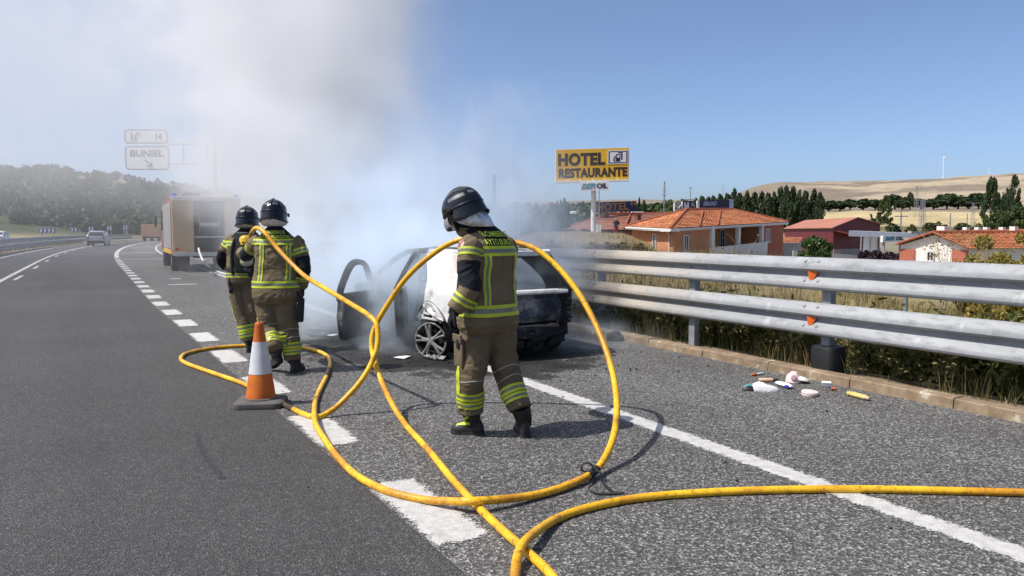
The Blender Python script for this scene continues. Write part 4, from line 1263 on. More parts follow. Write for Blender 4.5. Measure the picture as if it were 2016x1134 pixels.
wl = MB(); wl.tube(catmull([at(391, 489, 28.4), at(394, 500, 27.6), at(402, 516, 26.4), gr(418, 530, .03), gr(435, 537, .03), gr(452, 541, .03)], 6), .035, 8)
tag(wl.build('supply_hose', M_SWHITE, smooth=True), 'thin white hose hanging from the pump bay of the fire engine down to the road', 'hose')

# far lorry round the bend
c = gr(279, 475, 0)
lor = thing('lorry', 'pale orange box lorry far ahead on the bend beside the fire engine', 'lorry', (c.x, c.y, 0), R(-14))
b = MB(); b.bbox((1.25, 3.0, 1.65), (2.5, 6.0, 1.9), bev=.05); b.build('box_body', pm('lorry_orange', (.55, .28, .14), (.48, .24, .12), 2, .6), lor)
b = MB(); b.bbox((1.25, 7.0, 1.35), (2.3, 1.8, 1.9), bev=.12); b.build('cab', M_FWH, lor)
b = MB(); b.box((1.25, 3.5, .6), (1.0, 7.0, .25)); b.build('chassis', M_MIR, lor)
b = MB(); b.box((1.25, -.02, .62), (2.3, .08, .22)); b.build('rear_bumper', M_MIR, lor)
for x in (.2, 2.3): b = MB(); b.box((x, -.07, .64), (.3, .03, .12)); b.build('tail_lamp', M_TAIL, lor)
for y in (1.2, 6.8): put_wheel(lor, wm, (.18, y, .5), -1); put_wheel(lor, wm, (2.32, y, .5), 1)

# silver people carrier
M_SILVC = pm('silver_paint', (.36, .38, .40), (.32, .34, .36), 2, .35, .5, coat=.4)
M_WHC = pm('white_paint', (.66, .67, .68), (.6, .61, .62), 2, .35, coat=.4)


def simple_car(name, label, cat, loc, rz, paint):
    t = thing(name, label, cat, loc, rz)
    W2 = .90
    prof_ = [(-2.1, .30), (-2.15, .55), (-2.1, .95), (-1.95, 1.05), (-1.55, 1.50), (-1.0, 1.60), (.2, 1.58), (.75, 1.42), (1.35, 1.02), (2.0, .88), (2.18, .70), (2.2, .35), (1.9, .26), (-1.9, .26)]
    rings = []
    for s in (-1, -.93, -.6, 0, .6, .93, 1):
        ring = []
        for y, z in prof_:
            wz_ = W2 * (1 - .22 * max(0, (z - .95) / .65)); k = abs(s); sh = .10 if k == 1 else 0
            ring.append((s * wz_, y * (1 - .03 * k ** 4), z - (.05 * (k ** 6) if z > 1.4 else 0)))
        rings.append(ring)
    b = MB(); b.loft(rings); b.build('body', paint, t, smooth=True, angle=R(35))

    def side(z): return W2 * (1 - .22 * max(0, (z - .95) / .65)) + .004
    for q in (-1, 1):
        for ys_ in (((-1.72, 1.02), (-.95, 1.02), (-.95, 1.46), (-1.45, 1.44)), ((-.87, 1.02), (.05, 1.02), (.02, 1.48), (-.87, 1.48)), ((.13, 1.02), (1.15, 1.02), (.66, 1.38), (.10, 1.47))):
            b = MB(); b.loft([[(q * (side(z) + e), y, z) for y, z in ys_] for e in (-.01, .006)]); b.build('side_window', M_GLASS, t)
    b = MB(); b.loft([[(x * W2 * (1 - .22 * max(0, (z - .95) / .65)) * .86, y - e, z) for x, y, z in ((-1, -2.0, 1.06), (1, -2.0, 1.06), (1, -1.66, 1.45), (-1, -1.66, 1.45))] for e in (-.02, .02)]); b.build('rear_window', M_GLASS, t)
    b = MB(); b.loft([[(x * W2 * (1 - .22 * max(0, (z - .95) / .65)) * .88, y + e, z) for x, y, z in ((-1, 1.32, 1.06), (1, 1.32, 1.06), (1, .82, 1.42), (-1, .82, 1.42))] for e in (-.02, .03)]); b.build('windscreen', M_GLASS, t)
    for q in (-1, 1):
        b = MB(); b.bbox((q * .76, -2.11, .86), (.22, .06, .26), bev=.02); b.build('tail_lamp', M_TAIL, t)
        b = MB(); b.bbox((q * .68, 2.15, .72), (.34, .08, .16), bev=.03); b.build('headlight', M_GLASS, t)
        b = MB(); b.bbox((q * 1.0, .95, 1.06), (.18, .1, .14), bev=.03); b.build('mirror', M_MIR, t)
    b = MB(); b.bbox((0, -2.15, .42), (1.6, .12, .22), bev=.03); b.build('rear_bumper', M_MIR, t)
    b = MB(); b.box((0, -2.165, .66), (.5, .02, .11)); b.build('number_plate', M_FWH, t)
    w_ = wheel_mesh(.31, .2)
    for y in (-1.35, 1.35): put_wheel(t, w_, (-.80, y, .31), -1); put_wheel(t, w_, (.80, y, .31), 1)
    return t


c = gr(195, 484, 0); simple_car('people_carrier', 'silver people carrier driving away in the left lane', 'car', (c.x, c.y + 2, 0), R(-8), M_SILVC)
c = at(-2, 462, 120); simple_car('oncoming_car', 'white car at the left edge beyond the median barrier', 'car', (c.x, c.y, 0), R(172), M_WHC)
# ------------------------------------------------------------------ guard rails
def galv(name, rust=0.0):
    t = NT(name)
    P = t.coord('Pos')
    n = t.noise(1.2, 5, .6, t.mapping(P, (3, .5, 3))); m = t.noise(16, 5, .7, t.mapping(P, (1, .35, 1))); k = t.noise(7, 3, .6, t.mapping(P, (1, 1, .25)))
    c = t.ramp(n, [(.3, (.24, .25, .26)), (.7, (.335, .345, .355))])
    c = t.mix(t.ramp(m, [(.5, 0), (.70, .75)]), c, (.17, .175, .18))
    c = t.mix(t.ramp(k, [(.62, 0), (.70, .3)]), c, (.58, .59, .60))
    # heat-stained and spotted next to the fire
    sp = t.n('ShaderNodeSeparateXYZ'); t.l(P, sp.inputs[0])
    near = t.math('SUBTRACT', 1.0, t.math('DIVIDE', t.math('ABSOLUTE', t.math('SUBTRACT', sp.outputs['Y'], 10.3)), 3.2), clamp=True)
    tan = t.math('MULTIPLY', near, t.ramp(t.noise(2.2, 5, .7, P), [(.3, .5), (.6, 1.0)]))
    c = t.mix(tan, c, (.46, .37, .26))
    spot = t.ramp(t.voro(13, t.mapping(P, (1.6, .8, 1.6)), 'Distance'), [(.13, 1), (.19, 0)])
    pick = t.ramp(t.noise(5, 2, .5, P), [(.52, 0), (.58, 1)])
    c = t.mix(t.math('MULTIPLY', t.math('MULTIPLY', spot, pick), near), c, (.03, .025, .02))
    t.set(color=c, metal=.12, rough=t.ramp(m, [(.3, .55), (.7, .72)]), spec=.4)
    t.bump(t.math('ADD', k, m), .12, .01)
    return t.mat


M_GALV = galv('galvanised_steel')
M_BLACKP = pm('black_plastic', (.006, .0065, .0075), (.011, .012, .013), 8, .6, bump=.2, bscale=30, bdist=.01)
M_AMBER = pm('amber_reflector', (.62, .13, .015), (.50, .09, .012), 20, .35)
M_BOLT = pm('bolt_steel', (.22, .225, .23), (.33, .33, .33), 40, .45, .7)

WP = [(0.0, 0.0), (-.030, .002), (-.076, .018), (-.086, .036), (-.086, .060), (-.078, .080), (-.020, .146), (-.010, .158), (-.010, .176), (-.020, .187), (-.076, .207), (-.086, .220), (-.086, .250), (-.078, .272), (-.028, .330), (-.014, .338), (0.0, .34)]


def wbeam(mb, xf_, y0, y1, z0, n=2, lift=0.0):
    rings = []
    Ys = np.linspace(y0, y1, n + 1)
    for y in Ys:
        x = xf_(y)
        front = [(x + p[0] * 1.0 - lift, y, z0 + p[1]) for p in WP]
        back = [(x + p[0] + .004 - lift, y, z0 + p[1]) for p in reversed(WP)]
        rings.append(front + back)
    mb.loft(rings)


RAIL_X = 6.60
RX = lambda y: RAIL_X + float(xoff(y))
rail = thing('guardrail', 'double row galvanised guardrail with amber reflectors along the kerb beside the burnt car', 'guardrail', (RAIL_X, 5.7, 0))
ZT, ZB = .895, .425
for z0 in (ZT, ZB):
    for y0, y1 in ((-2.5, 1.6), (1.45, 5.82), (5.68, 9.95), (9.8, 14.05), (13.9, 18.15), (18.0, 22.25), (22.1, 26.35), (26.2, 30.45), (30.3, 34.55), (34.4, 38.65)):
        b = MB(); lap = .005 if int(round(y0 * 100)) % 2 == 0 else 0.0
        wbeam(b, RX, y0, y1, z0, 4, 0.005 if y0 in (1.45, 9.8, 18.0, 26.2) else 0.0)
        b.build('beam', M_GALV, rail, smooth=True, world=True, angle=R(28))
bolt = MB(); bolt.lathe([(.018, 0), (.018, .004), (.011, .010), (0.001, .012)], 10)
bolt_me = bolt.mesh('bolt', M_BOLT, smooth=True)
refl = MB()
refl.prism([(-.052, .075), (.052, .060), (.058, .010), (.0, -.075), (-.030, -.055)], .012)
refl_me = refl.mesh('reflector', M_AMBER)
for z0 in (ZT, ZB):
    for yy in (5.75, 9.87):
        for dy in (-.085, .085):
            for zz in (.292, .048):
                o = link('bolt', bolt_me, rail)
                nrm = Vector((-.5, 0, .86)) if True else None
                p = Vector((RX(yy) - .060, yy + dy, z0 + .298))
                if zz < .1:
                    nrm = Vector((-.62, 0, -.78)); p = Vector((RX(yy) - .066, yy + dy, z0 + .050))
                    nrm = Vector((-.75, 0, .66)); p = Vector((RX(yy) - .068, yy + dy, z0 + .096))
                o.matrix_local = rootm(rail).inverted() @ (Matrix.Translation(p) @ nrm.to_track_quat('Z', 'Y').to_matrix().to_4x4())
    for yy in (1.5, 3.55, 7.68, 11.8, 13.86):
        o = link('bolt', bolt_me, rail)
        o.matrix_local = rootm(rail).inverted() @ (Matrix.Translation((RX(yy) - .013, yy, z0 + .167)) @ Vector((-1, 0, 0)).to_track_quat('Z', 'Y').to_matrix().to_4x4() @ Matrix.Scale(1.3, 4))
    for yy in (5.75,):
        o = link('reflector', refl_me, rail)
        fr = Matrix(((0, 0, -1), (-1, 0, 0), (0, 1, 0))).to_4x4()
        o.matrix_local = rootm(rail).inverted() @ (Matrix.Translation((RX(yy) - .052, yy, z0 + .168)) @ Matrix.Rotation(R(18), 4, 'Z') @ fr)
ys = [1.5, 3.55, 5.62, 7.68, 9.74, 11.8, 13.86, 15.9, 18, 20, 22, 24, 26, 28, 30, 32, 34, 36, 38]
for i, y in enumerate(ys):
    b = MB(); x = RX(y) + .012
    w, dpt = .105, .07
    b.box((x + .004, y, .60), (.008, w, 1.26))
    b.box((x + dpt / 2 + .008, y - w / 2 + .004, .60), (dpt, .008, 1.26)); b.box((x + dpt / 2 + .008, y + w / 2 - .004, .60), (dpt, .008, 1.26))
    b.build('post', M_POST, rail, world=True)
for y in (5.60, 9.74, 13.86):
    b = MB(); x = RX(y) + .04
    ringp = [(math.cos(a), math.sin(a)) for a in np.linspace(0, 2 * PI, 24, endpoint=False)]
    sq = lambda c: math.copysign(abs(c) ** .55, c)
    b.loft([[(x + sq(c) * r, y + sq(s_) * r * 1.05, z) for c, s_ in ringp] for z, r in ((-.02, .135), (.02, .140), (.30, .138), (.325, .128), (.33, .06))])
    b.build('post_guard', M_BLACKP, rail, smooth=True, world=True)

# thin marker post in the weeds behind the rail
p0 = at(1782, 620, 9.6)
mp = MB(); mp.tube([(p0.x, p0.y, -.3), (p0.x, p0.y, .72)], .028, 10)
mp.lathe([(.031, .72), (.031, .735), (.018, .745)], 10, mat=Matrix.Translation((p0.x, p0.y, 0)))
tag(mp.build('marker_post', M_POST, smooth=True), 'thin grey steel pole among the weeds behind the guardrail', 'pole')

# barrier on the far side of the carriageway
LX = lambda y: -5.95 + float(xoff(y))
br = thing('median_barrier', 'far side double guardrail along the central reserve, hazy in smoke', 'guardrail', (-5.95, 40, 0))
for z0 in (.70, .26):
    for k in range(17):
        y0 = 22 + 8 * k
        rings = []
        b = MB()
        for y in np.linspace(y0, y0 + 7.99, 5):
            x = LX(y)
            rings.append([(x - p[0], y, z0 + p[1]) for p in WP] + [(x - p[0] - .006, y, z0 + p[1]) for p in reversed(WP)])
        b.loft(rings)
        b.build('beam', M_GALV, br, smooth=True, world=True, angle=R(55))
post_me = None
for k in range(56):
    y = 22.5 + 2.4 * k
    if post_me is None:
        b = MB(); b.box((0, 0, .5), (.07, .11, 1.04)); post_me = b.mesh('post', M_POST)
    o = link('post', post_me, br); o.location = Vector((LX(y) - .05, y, 0)) - br.location

# ------------------------------------------------------------------ fire hose
def hose_mat():
    t = NT('hose_rubber')
    P = t.coord('Pos')
    n = t.noise(2.6, 5, .65, P); m = t.noise(22, 5, .7, P)
    c = t.ramp(n, [(.36, (.84, .51, .018)), (.50, (.77, .41, .014)), (.62, (.55, .24, .012))])
    c = t.mix(t.ramp(m, [(.54, 0), (.68, .75)]), c, (.17, .08, .015))
    c = t.mix(t.ramp(t.noise(1.1, 4, .6, P), [(.60, 0), (.68, .75)]), c, (.09, .055, .02))
    c = t.mix(t.ramp(t.noise(70, 3, .7, P), [(.56, 0), (.66, .6)]), c, (.20, .10, .02))
    c = t.mix(t.ramp(t.noise(6, 5, .75, P), [(.57, 0), (.66, .55)]), c, (.30, .14, .02))
    t.set(color=c, rough=.42, spec=.45)
    t.bump(m, .25, .004)
    return t.mat


HR = .0225
hp = []


def G(px, py, z=HR):
    hp.append(gr(px, py, z))


def A(px, py, d):
    hp.append(at(px, py, d))


# nozzle end, in front of the far firefighter
A(497, 530, 10.25); A(494, 512, 10.1); A(491, 492, 9.75); A(491, 478, 9.3); A(494, 462, 8.75); A(500, 452, 8.34); A(508, 449, 8.14)
A(522, 459, 8.06); A(548, 491, 7.98); A(578, 523, 7.85); A(602, 545, 7.7); A(640, 568, 7.35); A(690, 598, 6.95); A(722, 618, 6.68)
A(739, 634, 6.58); A(744, 655, 6.54); A(742, 685, 6.5); A(728, 722, 6.45); A(705, 757, 6.4); A(668, 796, 6.34); A(640, 816, 6.26)
G(622, 821); G(600, 816); G(560, 797); G(520, 776); G(478, 755); G(430, 738); G(392, 725); G(366, 715); G(356, 707); G(364, 697); G(395, 689); G(440, 683); G(485, 680.5); G(535, 681); G(585, 683)
G(622, 690); G(644, 701); G(650, 717); G(642, 742); G(630, 766); G(621, 790); G(619, 815, .045); G(622, 836, .07); G(640, 866, .05); G(668, 904); G(705, 938); G(760, 966); G(830, 983); G(890, 987, .05); G(930, 986.5, .068); G(985, 983, .05)
G(1050, 975, .03); G(1110, 958, .03); G(1165, 932, .04); A(1192, 899, 4.87); A(1210, 850, 5.06); A(1214, 790, 5.33); A(1204, 725, 5.6); A(1180, 655, 5.85); A(1144, 585, 6.05); A(1100, 528, 6.2); A(1055, 491, 6.3)
A(1010, 476, 6.38); A(950, 467, 6.42); A(893, 476, 6.48); A(842, 508, 6.55); A(800, 547, 6.6); A(768, 592, 6.63); A(744, 632, 6.64); A(733, 662, 6.63); A(733, 690, 6.6); A(739, 715, 6.52); A(750, 748, 6.42); A(772, 795, 6.12); A(800, 838, 5.84)
G(842, 884); G(885, 937); G(930, 987, .022); G(985, 1040); G(1035, 1084); G(1085, 1132); G(1120, 1190); G(1130, 1270); G(1090, 1330); G(1035, 1300); G(1012, 1210); G(1014, 1134); G(1022, 1085, .060); G(1045, 1055, .06); G(1095, 1022)
G(1160, 999); G(1260, 980); G(1400, 969); G(1550, 964); G(1700, 963); G(1860, 966); G(2016, 970); G(2200, 975); G(2500, 985)
hpath = catmull(hp, 7)
hb = MB()
# twelve faint ribs run along the hose
seg = 24
rings_r = []
n_h = len(hpath)
V = []; Fh = []
prev = None
for i in range(n_h):
    t_ = (hpath[min(i + 1, n_h - 1)] - hpath[max(i - 1, 0)]).normalized()
    a = (Vector((0, 0, 1)) - t_ * t_.z) if prev is None else prev - t_ * prev.dot(t_)
    a.normalize(); prev = a; bb = t_.cross(a)
    for k in range(seg):
        rr = HR * (1.0 if k % 2 == 0 else .955)
        an = 2 * PI * k / seg
        V.append(hpath[i] + a * math.cos(an) * rr + bb * math.sin(an) * rr)
for i in range(n_h - 1):
    for k in range(seg):
        k2 = (k + 1) % seg
        Fh.append((i * seg + k, i * seg + k2, (i + 1) * seg + k2, (i + 1) * seg + k))
Fh.append(tuple(range(seg - 1, -1, -1))); Fh.append(tuple((n_h - 1) * seg + k for k in range(seg)))
hb.add(V, Fh)
hose = thing('fire_hose', 'scuffed yellow fire hose looping over the road and over a firefighter shoulder', 'fire hose', gr(625, 822, 0))
hb.build('hose_tube', hose_mat(), hose, smooth=True, world=True, angle=R(60))
M_BRASS = pm('nozzle_metal', (.05, .05, .055), (.10, .10, .11), 10, .4, .6)
nz_ = MB(); pA, pB = hpath[0], hpath[0] + (hpath[0] - hpath[4]).normalized() * .30
dirn = (pB - pA).normalized()
nz_.tube([pA - dirn * .03, pA + dirn * .05, pA + dirn * .06, pA + dirn * .18, pA + dirn * .2, pA + dirn * .3], [.026, .028, .036, .034, .028, .042], 14)
nz_.tube([pA + dirn * .1, pA + dirn * .1 + Vector((0, 0, -.13))], [.014, .012], 8)
nz_.build('nozzle', M_BRASS, hose, smooth=True, world=True)
# dark bands round the hose at two points
M_TAPE = pm('hose_sleeve', (.035, .028, .02), (.06, .045, .025), 20, .6)
for (px, py, z) in ((568, 801, HR), (646, 733, HR)):
    c = gr(px, py, z); k = min(range(n_h), key=lambda i: (hpath[i] - c).length)
    b = MB(); b.tube(hpath[max(0, k - 2):k + 3], HR * 1.05, 14); b.build('sleeve', M_TAPE, hose, smooth=True, world=True)

# strap tied round the loop
M_STRAP = pm('strap_webbing', (.012, .012, .013), (.03, .03, .03), 40, .7, bump=.3, bscale=200, bdist=.002)
c = gr(1168, 931, .05); k = min(range(n_h), key=lambda i: (hpath[i] - c).length)
st = thing('hose_strap', 'black webbing strap tied round the lowest part of the standing hose loop', 'strap', (hpath[k].x, hpath[k].y, 0))
b = MB(); b.tube(hpath[k - 1:k + 3], HR * 1.22, 16)
b.build('wrap', M_STRAP, st, smooth=True, world=True)


def strip3(b, pts, w, side):
    side = Vector(side).normalized() * w / 2
    up = Vector((0, 0, .0025))
    rings = [[p - side, p + side, p + side + up, p - side + up] for p in pts]
    b.loft(rings)


b = MB(); h0 = hpath[k] + Vector((0, 0, .02))
toC = -FWD
strip3(b, catmull([h0 + RGT * .02, h0 + RGT * .045 + toC * .05 + Vector((0, 0, -.0)), cw(.53, 4.55, .03), cw(.58, 4.44, .006), cw(.615, 4.40, .006)], 4), .03, FWD + RGT * .5)
b.build('tail', M_STRAP, st, world=True)
b = MB()
strip3(b, catmull([h0 - RGT * .02, h0 - RGT * .015 + toC * .05, cw(.455, 4.58, .035), cw(.445, 4.5, .006), cw(.47, 4.42, .006), cw(.55, 4.40, .007), cw(.64, 4.42, .006)], 4), .03, FWD)
b.build('tail', M_STRAP, st, world=True)
b = MB(); b.tube([h0 + RGT * (.035 * math.cos(a) - .03) + Vector((0, 0, .02 + .028 * math.sin(a))) + toC * .012 for a in np.linspace(0, 2 * PI, 16)], .006, 6)
b.build('loop', M_STRAP, st, smooth=True, world=True)

# ------------------------------------------------------------------ traffic cone
M_ORANGE = pm('cone_orange', (.60, .155, .012), (.50, .115, .010), 5, .5, bump=.12, bscale=30, bdist=.004, c3=(.40, .09, .012))
M_CWHITE = pm('cone_white', (.62, .63, .66), (.50, .51, .53), 9, .4, bump=.1, bscale=60, bdist=.003)
M_RUBBER = pm('cone_rubber', (.075, .07, .066), (.115, .108, .10), 6, .85, bump=.4, bscale=40, bdist=.006)
cb = gr(514, 797, 0)
cone = thing('traffic_cone', 'orange and white traffic cone on a grey rubber base on the smooth asphalt', 'traffic cone', (cb.x, cb.y, 0), -YAW + R(6))


b = MB()
b.loft([[(x, y, z) for x, y in rrect(hx, hy, .07)] for z, hx, hy in ((0, .205, .20), (.012, .208, .203), (.045, .203, .198), (.058, .188, .183), (.060, .12, .12))])
b.build('base', M_RUBBER, cone, smooth=True)


def cr(z): return .128 - (z - .06) / .66 * .095


def cring(name, z0, z1, mat, extra=0.0, cap=False):
    b = MB(); zs = np.linspace(z0, z1, 5)
    b.lathe([(cr(z) + extra, z) for z in zs], 40, cap=cap); b.build(name, mat, cone, smooth=True)


b = MB(); b.lathe([(.142, .055), (.142, .068), (cr(.07) + .002, .075)], 40, cap=False); b.build('foot_ring', M_RUBBER, cone, smooth=True)
cring('lower_sleeve', .06, .285, M_ORANGE)
cring('reflective_sleeve', .280, .555, M_CWHITE, .002)
b = MB(); b.lathe([(cr(.55), .55), (cr(.68), .68), (cr(.70) + .003, .685), (cr(.72) + .003, .715), (cr(.72) - .004, .722), (.012, .722)], 40, cap=False); b.build('tip', M_ORANGE, cone, smooth=True)

# ------------------------------------------------------------------ scattered belongings by the kerb
PW = pm('white_plastic', (.74, .74, .74), (.66, .66, .66), 12, .35)
PB = pm('blue_print', (.02, .035, .32), (.02, .03, .25), 12, .35)
PO = pm('orange_plastic', (.50, .13, .05), (.42, .1, .04), 12, .4)
PT = pm('tan_plastic', (.52, .36, .25), (.44, .30, .21), 12, .5)
PTE = pm('teal_plastic', (.06, .30, .32), (.05, .25, .27), 12, .35)
PBK = pm('black_item', (.015, .016, .018), (.03, .03, .03), 12, .5)
PPK = pm('pink_cloth', (.58, .44, .43), (.66, .56, .54), 22, .9, bump=.5, bscale=60, bdist=.006)
PPK2 = pm('pink_dark', (.42, .22, .24), (.5, .3, .3), 20, .8)
PY = pm('yellow_plastic', (.58, .47, .17), (.48, .38, .12), 12, .4)
PCW = pm('white_cloth', (.72, .71, .69), (.60, .59, .57), 18, .9, bump=.5, bscale=70, bdist=.006)


def ellring(c, ax, ay, rx, ry, n=14):
    return [c + ax * math.cos(2 * PI * k / n) * rx + ay * math.sin(2 * PI * k / n) * ry for k in range(n)]


def bottle(name, label, cat, pa, pb, rad, mats, prof, flat=.6):
    """a lying bottle from pa to pb; prof = (t, radius factor, material index)"""
    pa, pb = Vector(pa), Vector(pb); ax = (pb - pa)
    t = thing(name, label, cat, ((pa + pb) / 2).xy.to_3d())
    side = Vector((-ax.y, ax.x, 0)).normalized(); up = Vector((0, 0, 1))
    names = ['body', 'cap', 'print']
    groups = {}
    for a, bq in zip(prof[:-1], prof[1:]):
        groups.setdefault(a[2], []).append((a, bq))
    for mi, segs in groups.items():
        b = MB()
        rings = [ellring(pa + ax * segs[0][0][0] + up * rad * flat, side, up, rad * segs[0][0][1], rad * flat * segs[0][0][1])]
        for a, bq in segs:
            rings.append(ellring(pa + ax * bq[0] + up * rad * flat, side, up, rad * bq[1], rad * flat * bq[1]))
        b.loft(rings); b.build(names[mi], mats[mi], t, smooth=True, world=True)
    return t


bottle('marker_pen', 'white tube with orange end lying at the far end of the litter, against the kerb', 'tube', gr(1479, 741), gr(1503, 737), .014, [PW, PO], [(0, .5, 1), (.05, 1, 1), (.38, .9, 1), (.40, .8, 0), (.95, .8, 0), (1, .5, 0)], 1)
bottle('tan_bottle', 'short tan tube with dark cap behind the white shoe', 'tube', gr(1494, 752), gr(1526, 752), .026, [PT, PBK], [(0, .8, 0), (.04, 1, 0), (.82, 1, 0), (.84, .6, 1), (1.15, .6, 1), (1.2, .3, 1)], .8)
wb = bottle('lotion_bottle', 'white lotion bottle with a round blue print lying beside the white shoe', 'bottle', gr(1529, 757), gr(1559, 766), .045, [PW], [(0, .3, 0), (.06, .72, 0), (.35, 1, 0), (.7, .92, 0), (.92, .6, 0), (1, .35, 0)], .5)
b = MB(); c0 = gr(1548, 766, .0); b.lathe([(.024, 0), (.022, .004), (.001, .006)], 16, mat=Matrix.Translation(c0 + Vector((0, 0, .028)) - FWD * .012) @ Vector((-.35 * FWD.x, -.35 * FWD.y, .9)).to_track_quat('Z', 'Y').to_matrix().to_4x4())
b.build('print', PB, wb, smooth=True, world=True)
bottle('yellow_bottle', 'yellow bottle with brown cap lying nearest the camera beside the kerb', 'bottle', gr(1668, 778), gr(1712, 790), .034, [PY, PT], [(0, .3, 0), (.05, .8, 0), (.3, 1, 0), (.78, .95, 0), (.86, .8, 0), (.87, .7, 1), (1, .6, 1), (1.01, .2, 1)], .7)
pc = thing('lighter_pack', 'white carton with orange end leaning against the kerb beneath the black post guard', 'carton', gr(1627, 762))
b = MB(); rz = Matrix.Rotation(-YAW - R(20), 3, 'Z') @ Matrix.Rotation(R(25), 3, 'X'); b.bbox(gr(1627, 763) + Vector((0, 0, .035)), (.085, .03, .05), rot=rz, bev=.004); b.build('carton_body', PW, pc, world=True)
b = MB(); b.bbox(gr(1641, 769) + Vector((0, 0, .014)), (.045, .022, .03), rot=rz, bev=.004); b.build('orange_end', PO, pc, world=True)
# compact case
cc = gr(1594, 779); cs = thing('compact_case', 'round pale pink case lying flat between the litter and the yellow bottle', 'case', cc)
b = MB(); b.lathe([(.05, 0), (.072, .004), (.076, .016), (.074, .022)], 24); b.build('lower_shell', PPK, cs, smooth=True)
b = MB(); b.lathe([(.074, .024), (.077, .030), (.074, .042), (.05, .048), (.01, .049)], 24); o = b.build('lid', PPK, cs, smooth=True); o.rotation_euler = (R(4), 0, 0)
# white shoe with black item
sc_ = gr(1504, 769); sh = thing('white_shoe', 'white cloth shoe lying on the rough asphalt in the litter', 'shoe', sc_, -YAW - R(8))
b = MB()
rr_ = [(-.11, .030, .02), (-.10, .042, .055), (-.05, .045, .075), (0, .045, .065), (.05, .048, .045), (.10, .042, .030), (.125, .02, .018)]
b.loft([[(x, w * math.cos(a), .012 + max(0, h * math.sin(a)) if math.sin(a) > 0 else .012) for a in np.linspace(0, 2 * PI, 14, endpoint=False)] for x, w, h in rr_])
b.build('upper', PCW, sh, smooth=True)
b = MB(); b.loft([[(x, w * 1.1 * math.cos(a), z) for a in np.linspace(0, 2 * PI, 14, endpoint=False)][:] for x, w, z in ((-.118, .03, .006), (-.118, .034, .006))], cap=False)
ol = [(-.115, -.02), (-.09, -.046), (-.02, -.046), (.05, -.052), (.11, -.04), (.135, -.012), (.135, .012), (.11, .04), (.05, .052), (-.02, .046), (-.09, .046), (-.115, .02)]
b = MB(); b.prism(ol, .014); b.build('sole', PW, sh)
b = MB(); b.tube([(.0, -.02, .075), (.03, .02, .068), (.02, -.02, .072), (.05, .02, .055)], .004, 5); b.build('lace', PPK2, sh)
bk = gr(1473, 769); bs = thing('hair_clip', 'black and teal hair clip left of the white shoe', 'clip', bk, -YAW)
b = MB(); b.loft([[(x, w * math.cos(a), .004 + max(0, h * math.sin(a))) for a in np.linspace(0, 2 * PI, 12, endpoint=False)] for x, w, h in ((-.06, .01, .01), (-.04, .03, .03), (0, .035, .045), (.04, .03, .04), (.06, .01, .02))]); b.build('jaw', PBK, bs, smooth=True)
b = MB(); b.loft([[(x, .05 + w * math.cos(a), .02 + max(0, h * math.sin(a))) for a in np.linspace(0, 2 * PI, 12, endpoint=False)] for x, w, h in ((-.03, .01, .01), (.0, .025, .03), (.05, .025, .04), (.08, .01, .02))]); b.build('teal_jaw', PTE, bs, smooth=True)
# pink cap leaning on the kerb
cp = gr(1567, 753); ct = thing('pink_cap', 'pale pink baby cap lying against the kerb, brim to the right', 'cap', cp, -YAW - R(10))
b = MB()
b.loft([[(x_, w * math.cos(a), .006 + max(0, h * math.sin(a))) for a in np.linspace(0, 2 * PI, 16, endpoint=False)] for x_, w, h in ((-.10, .015, .02), (-.085, .06, .07), (-.04, .085, .11), (.0, .08, .105), (.03, .05, .07))]); b.build('crown', PPK, ct, smooth=True)
b = MB(); b.loft([[(x_, -.01 + w * math.cos(a), .02 + max(-.006, h * math.sin(a)) + .02 * (1 - (x_ / .12) ** 2)) for a in np.linspace(0, 2 * PI, 16, endpoint=False)] for x_, w, h in ((.0, .05, .03), (.04, .078, .03), (.09, .07, .025), (.12, .03, .012))]); b.build('brim', PCW, ct, smooth=True)
b = MB(); b.lathe([(.03, 0), (.026, .008), (.012, .012), (.001, .008)], 14, mat=Matrix.Translation((-.035, -.075, .06)) @ Matrix.Rotation(R(75), 4, 'X')); b.build('button', PPK2, ct, smooth=True)

# paper scraps, burnt crumbs and a scorched lump at the kerb
M_PAPER = pm('paper', (.70, .71, .73), (.6, .6, .62), 15, .8)
for i, (px, py, s, rz_) in enumerate(((655, 660, .16, .4), (672, 652, .13, 1.2), (793, 705, .15, .2))):
    c = gr(px, py, .006); b = MB()
    n = 7
    pts = [(math.cos(2 * PI * k / n) * s * random.uniform(.5, 1), math.sin(2 * PI * k / n) * s * .5 * random.uniform(.5, 1)) for k in range(n)]
    vs = [Vector((0, 0, .02))] + [Vector((p[0], p[1], random.uniform(0, .025))) for p in pts]
    b.add([Matrix.Rotation(rz_, 3, 'Z') @ v + c for v in vs], [(0, k + 1, (k + 1) % n + 1) for k in range(n)])
    tag(b.build('paper_scrap', M_PAPER), ['long white paper scrap left of the open front door', 'small white scrap nearest the front door edge', 'white scrap on the ash by the rear wheel'][i], 'paper scrap', 'white scraps on the burnt ground')
M_ASH = pm('ash', (.012, .012, .012), (.035, .033, .031), 14, .95, bump=.6, bscale=50, bdist=.02)


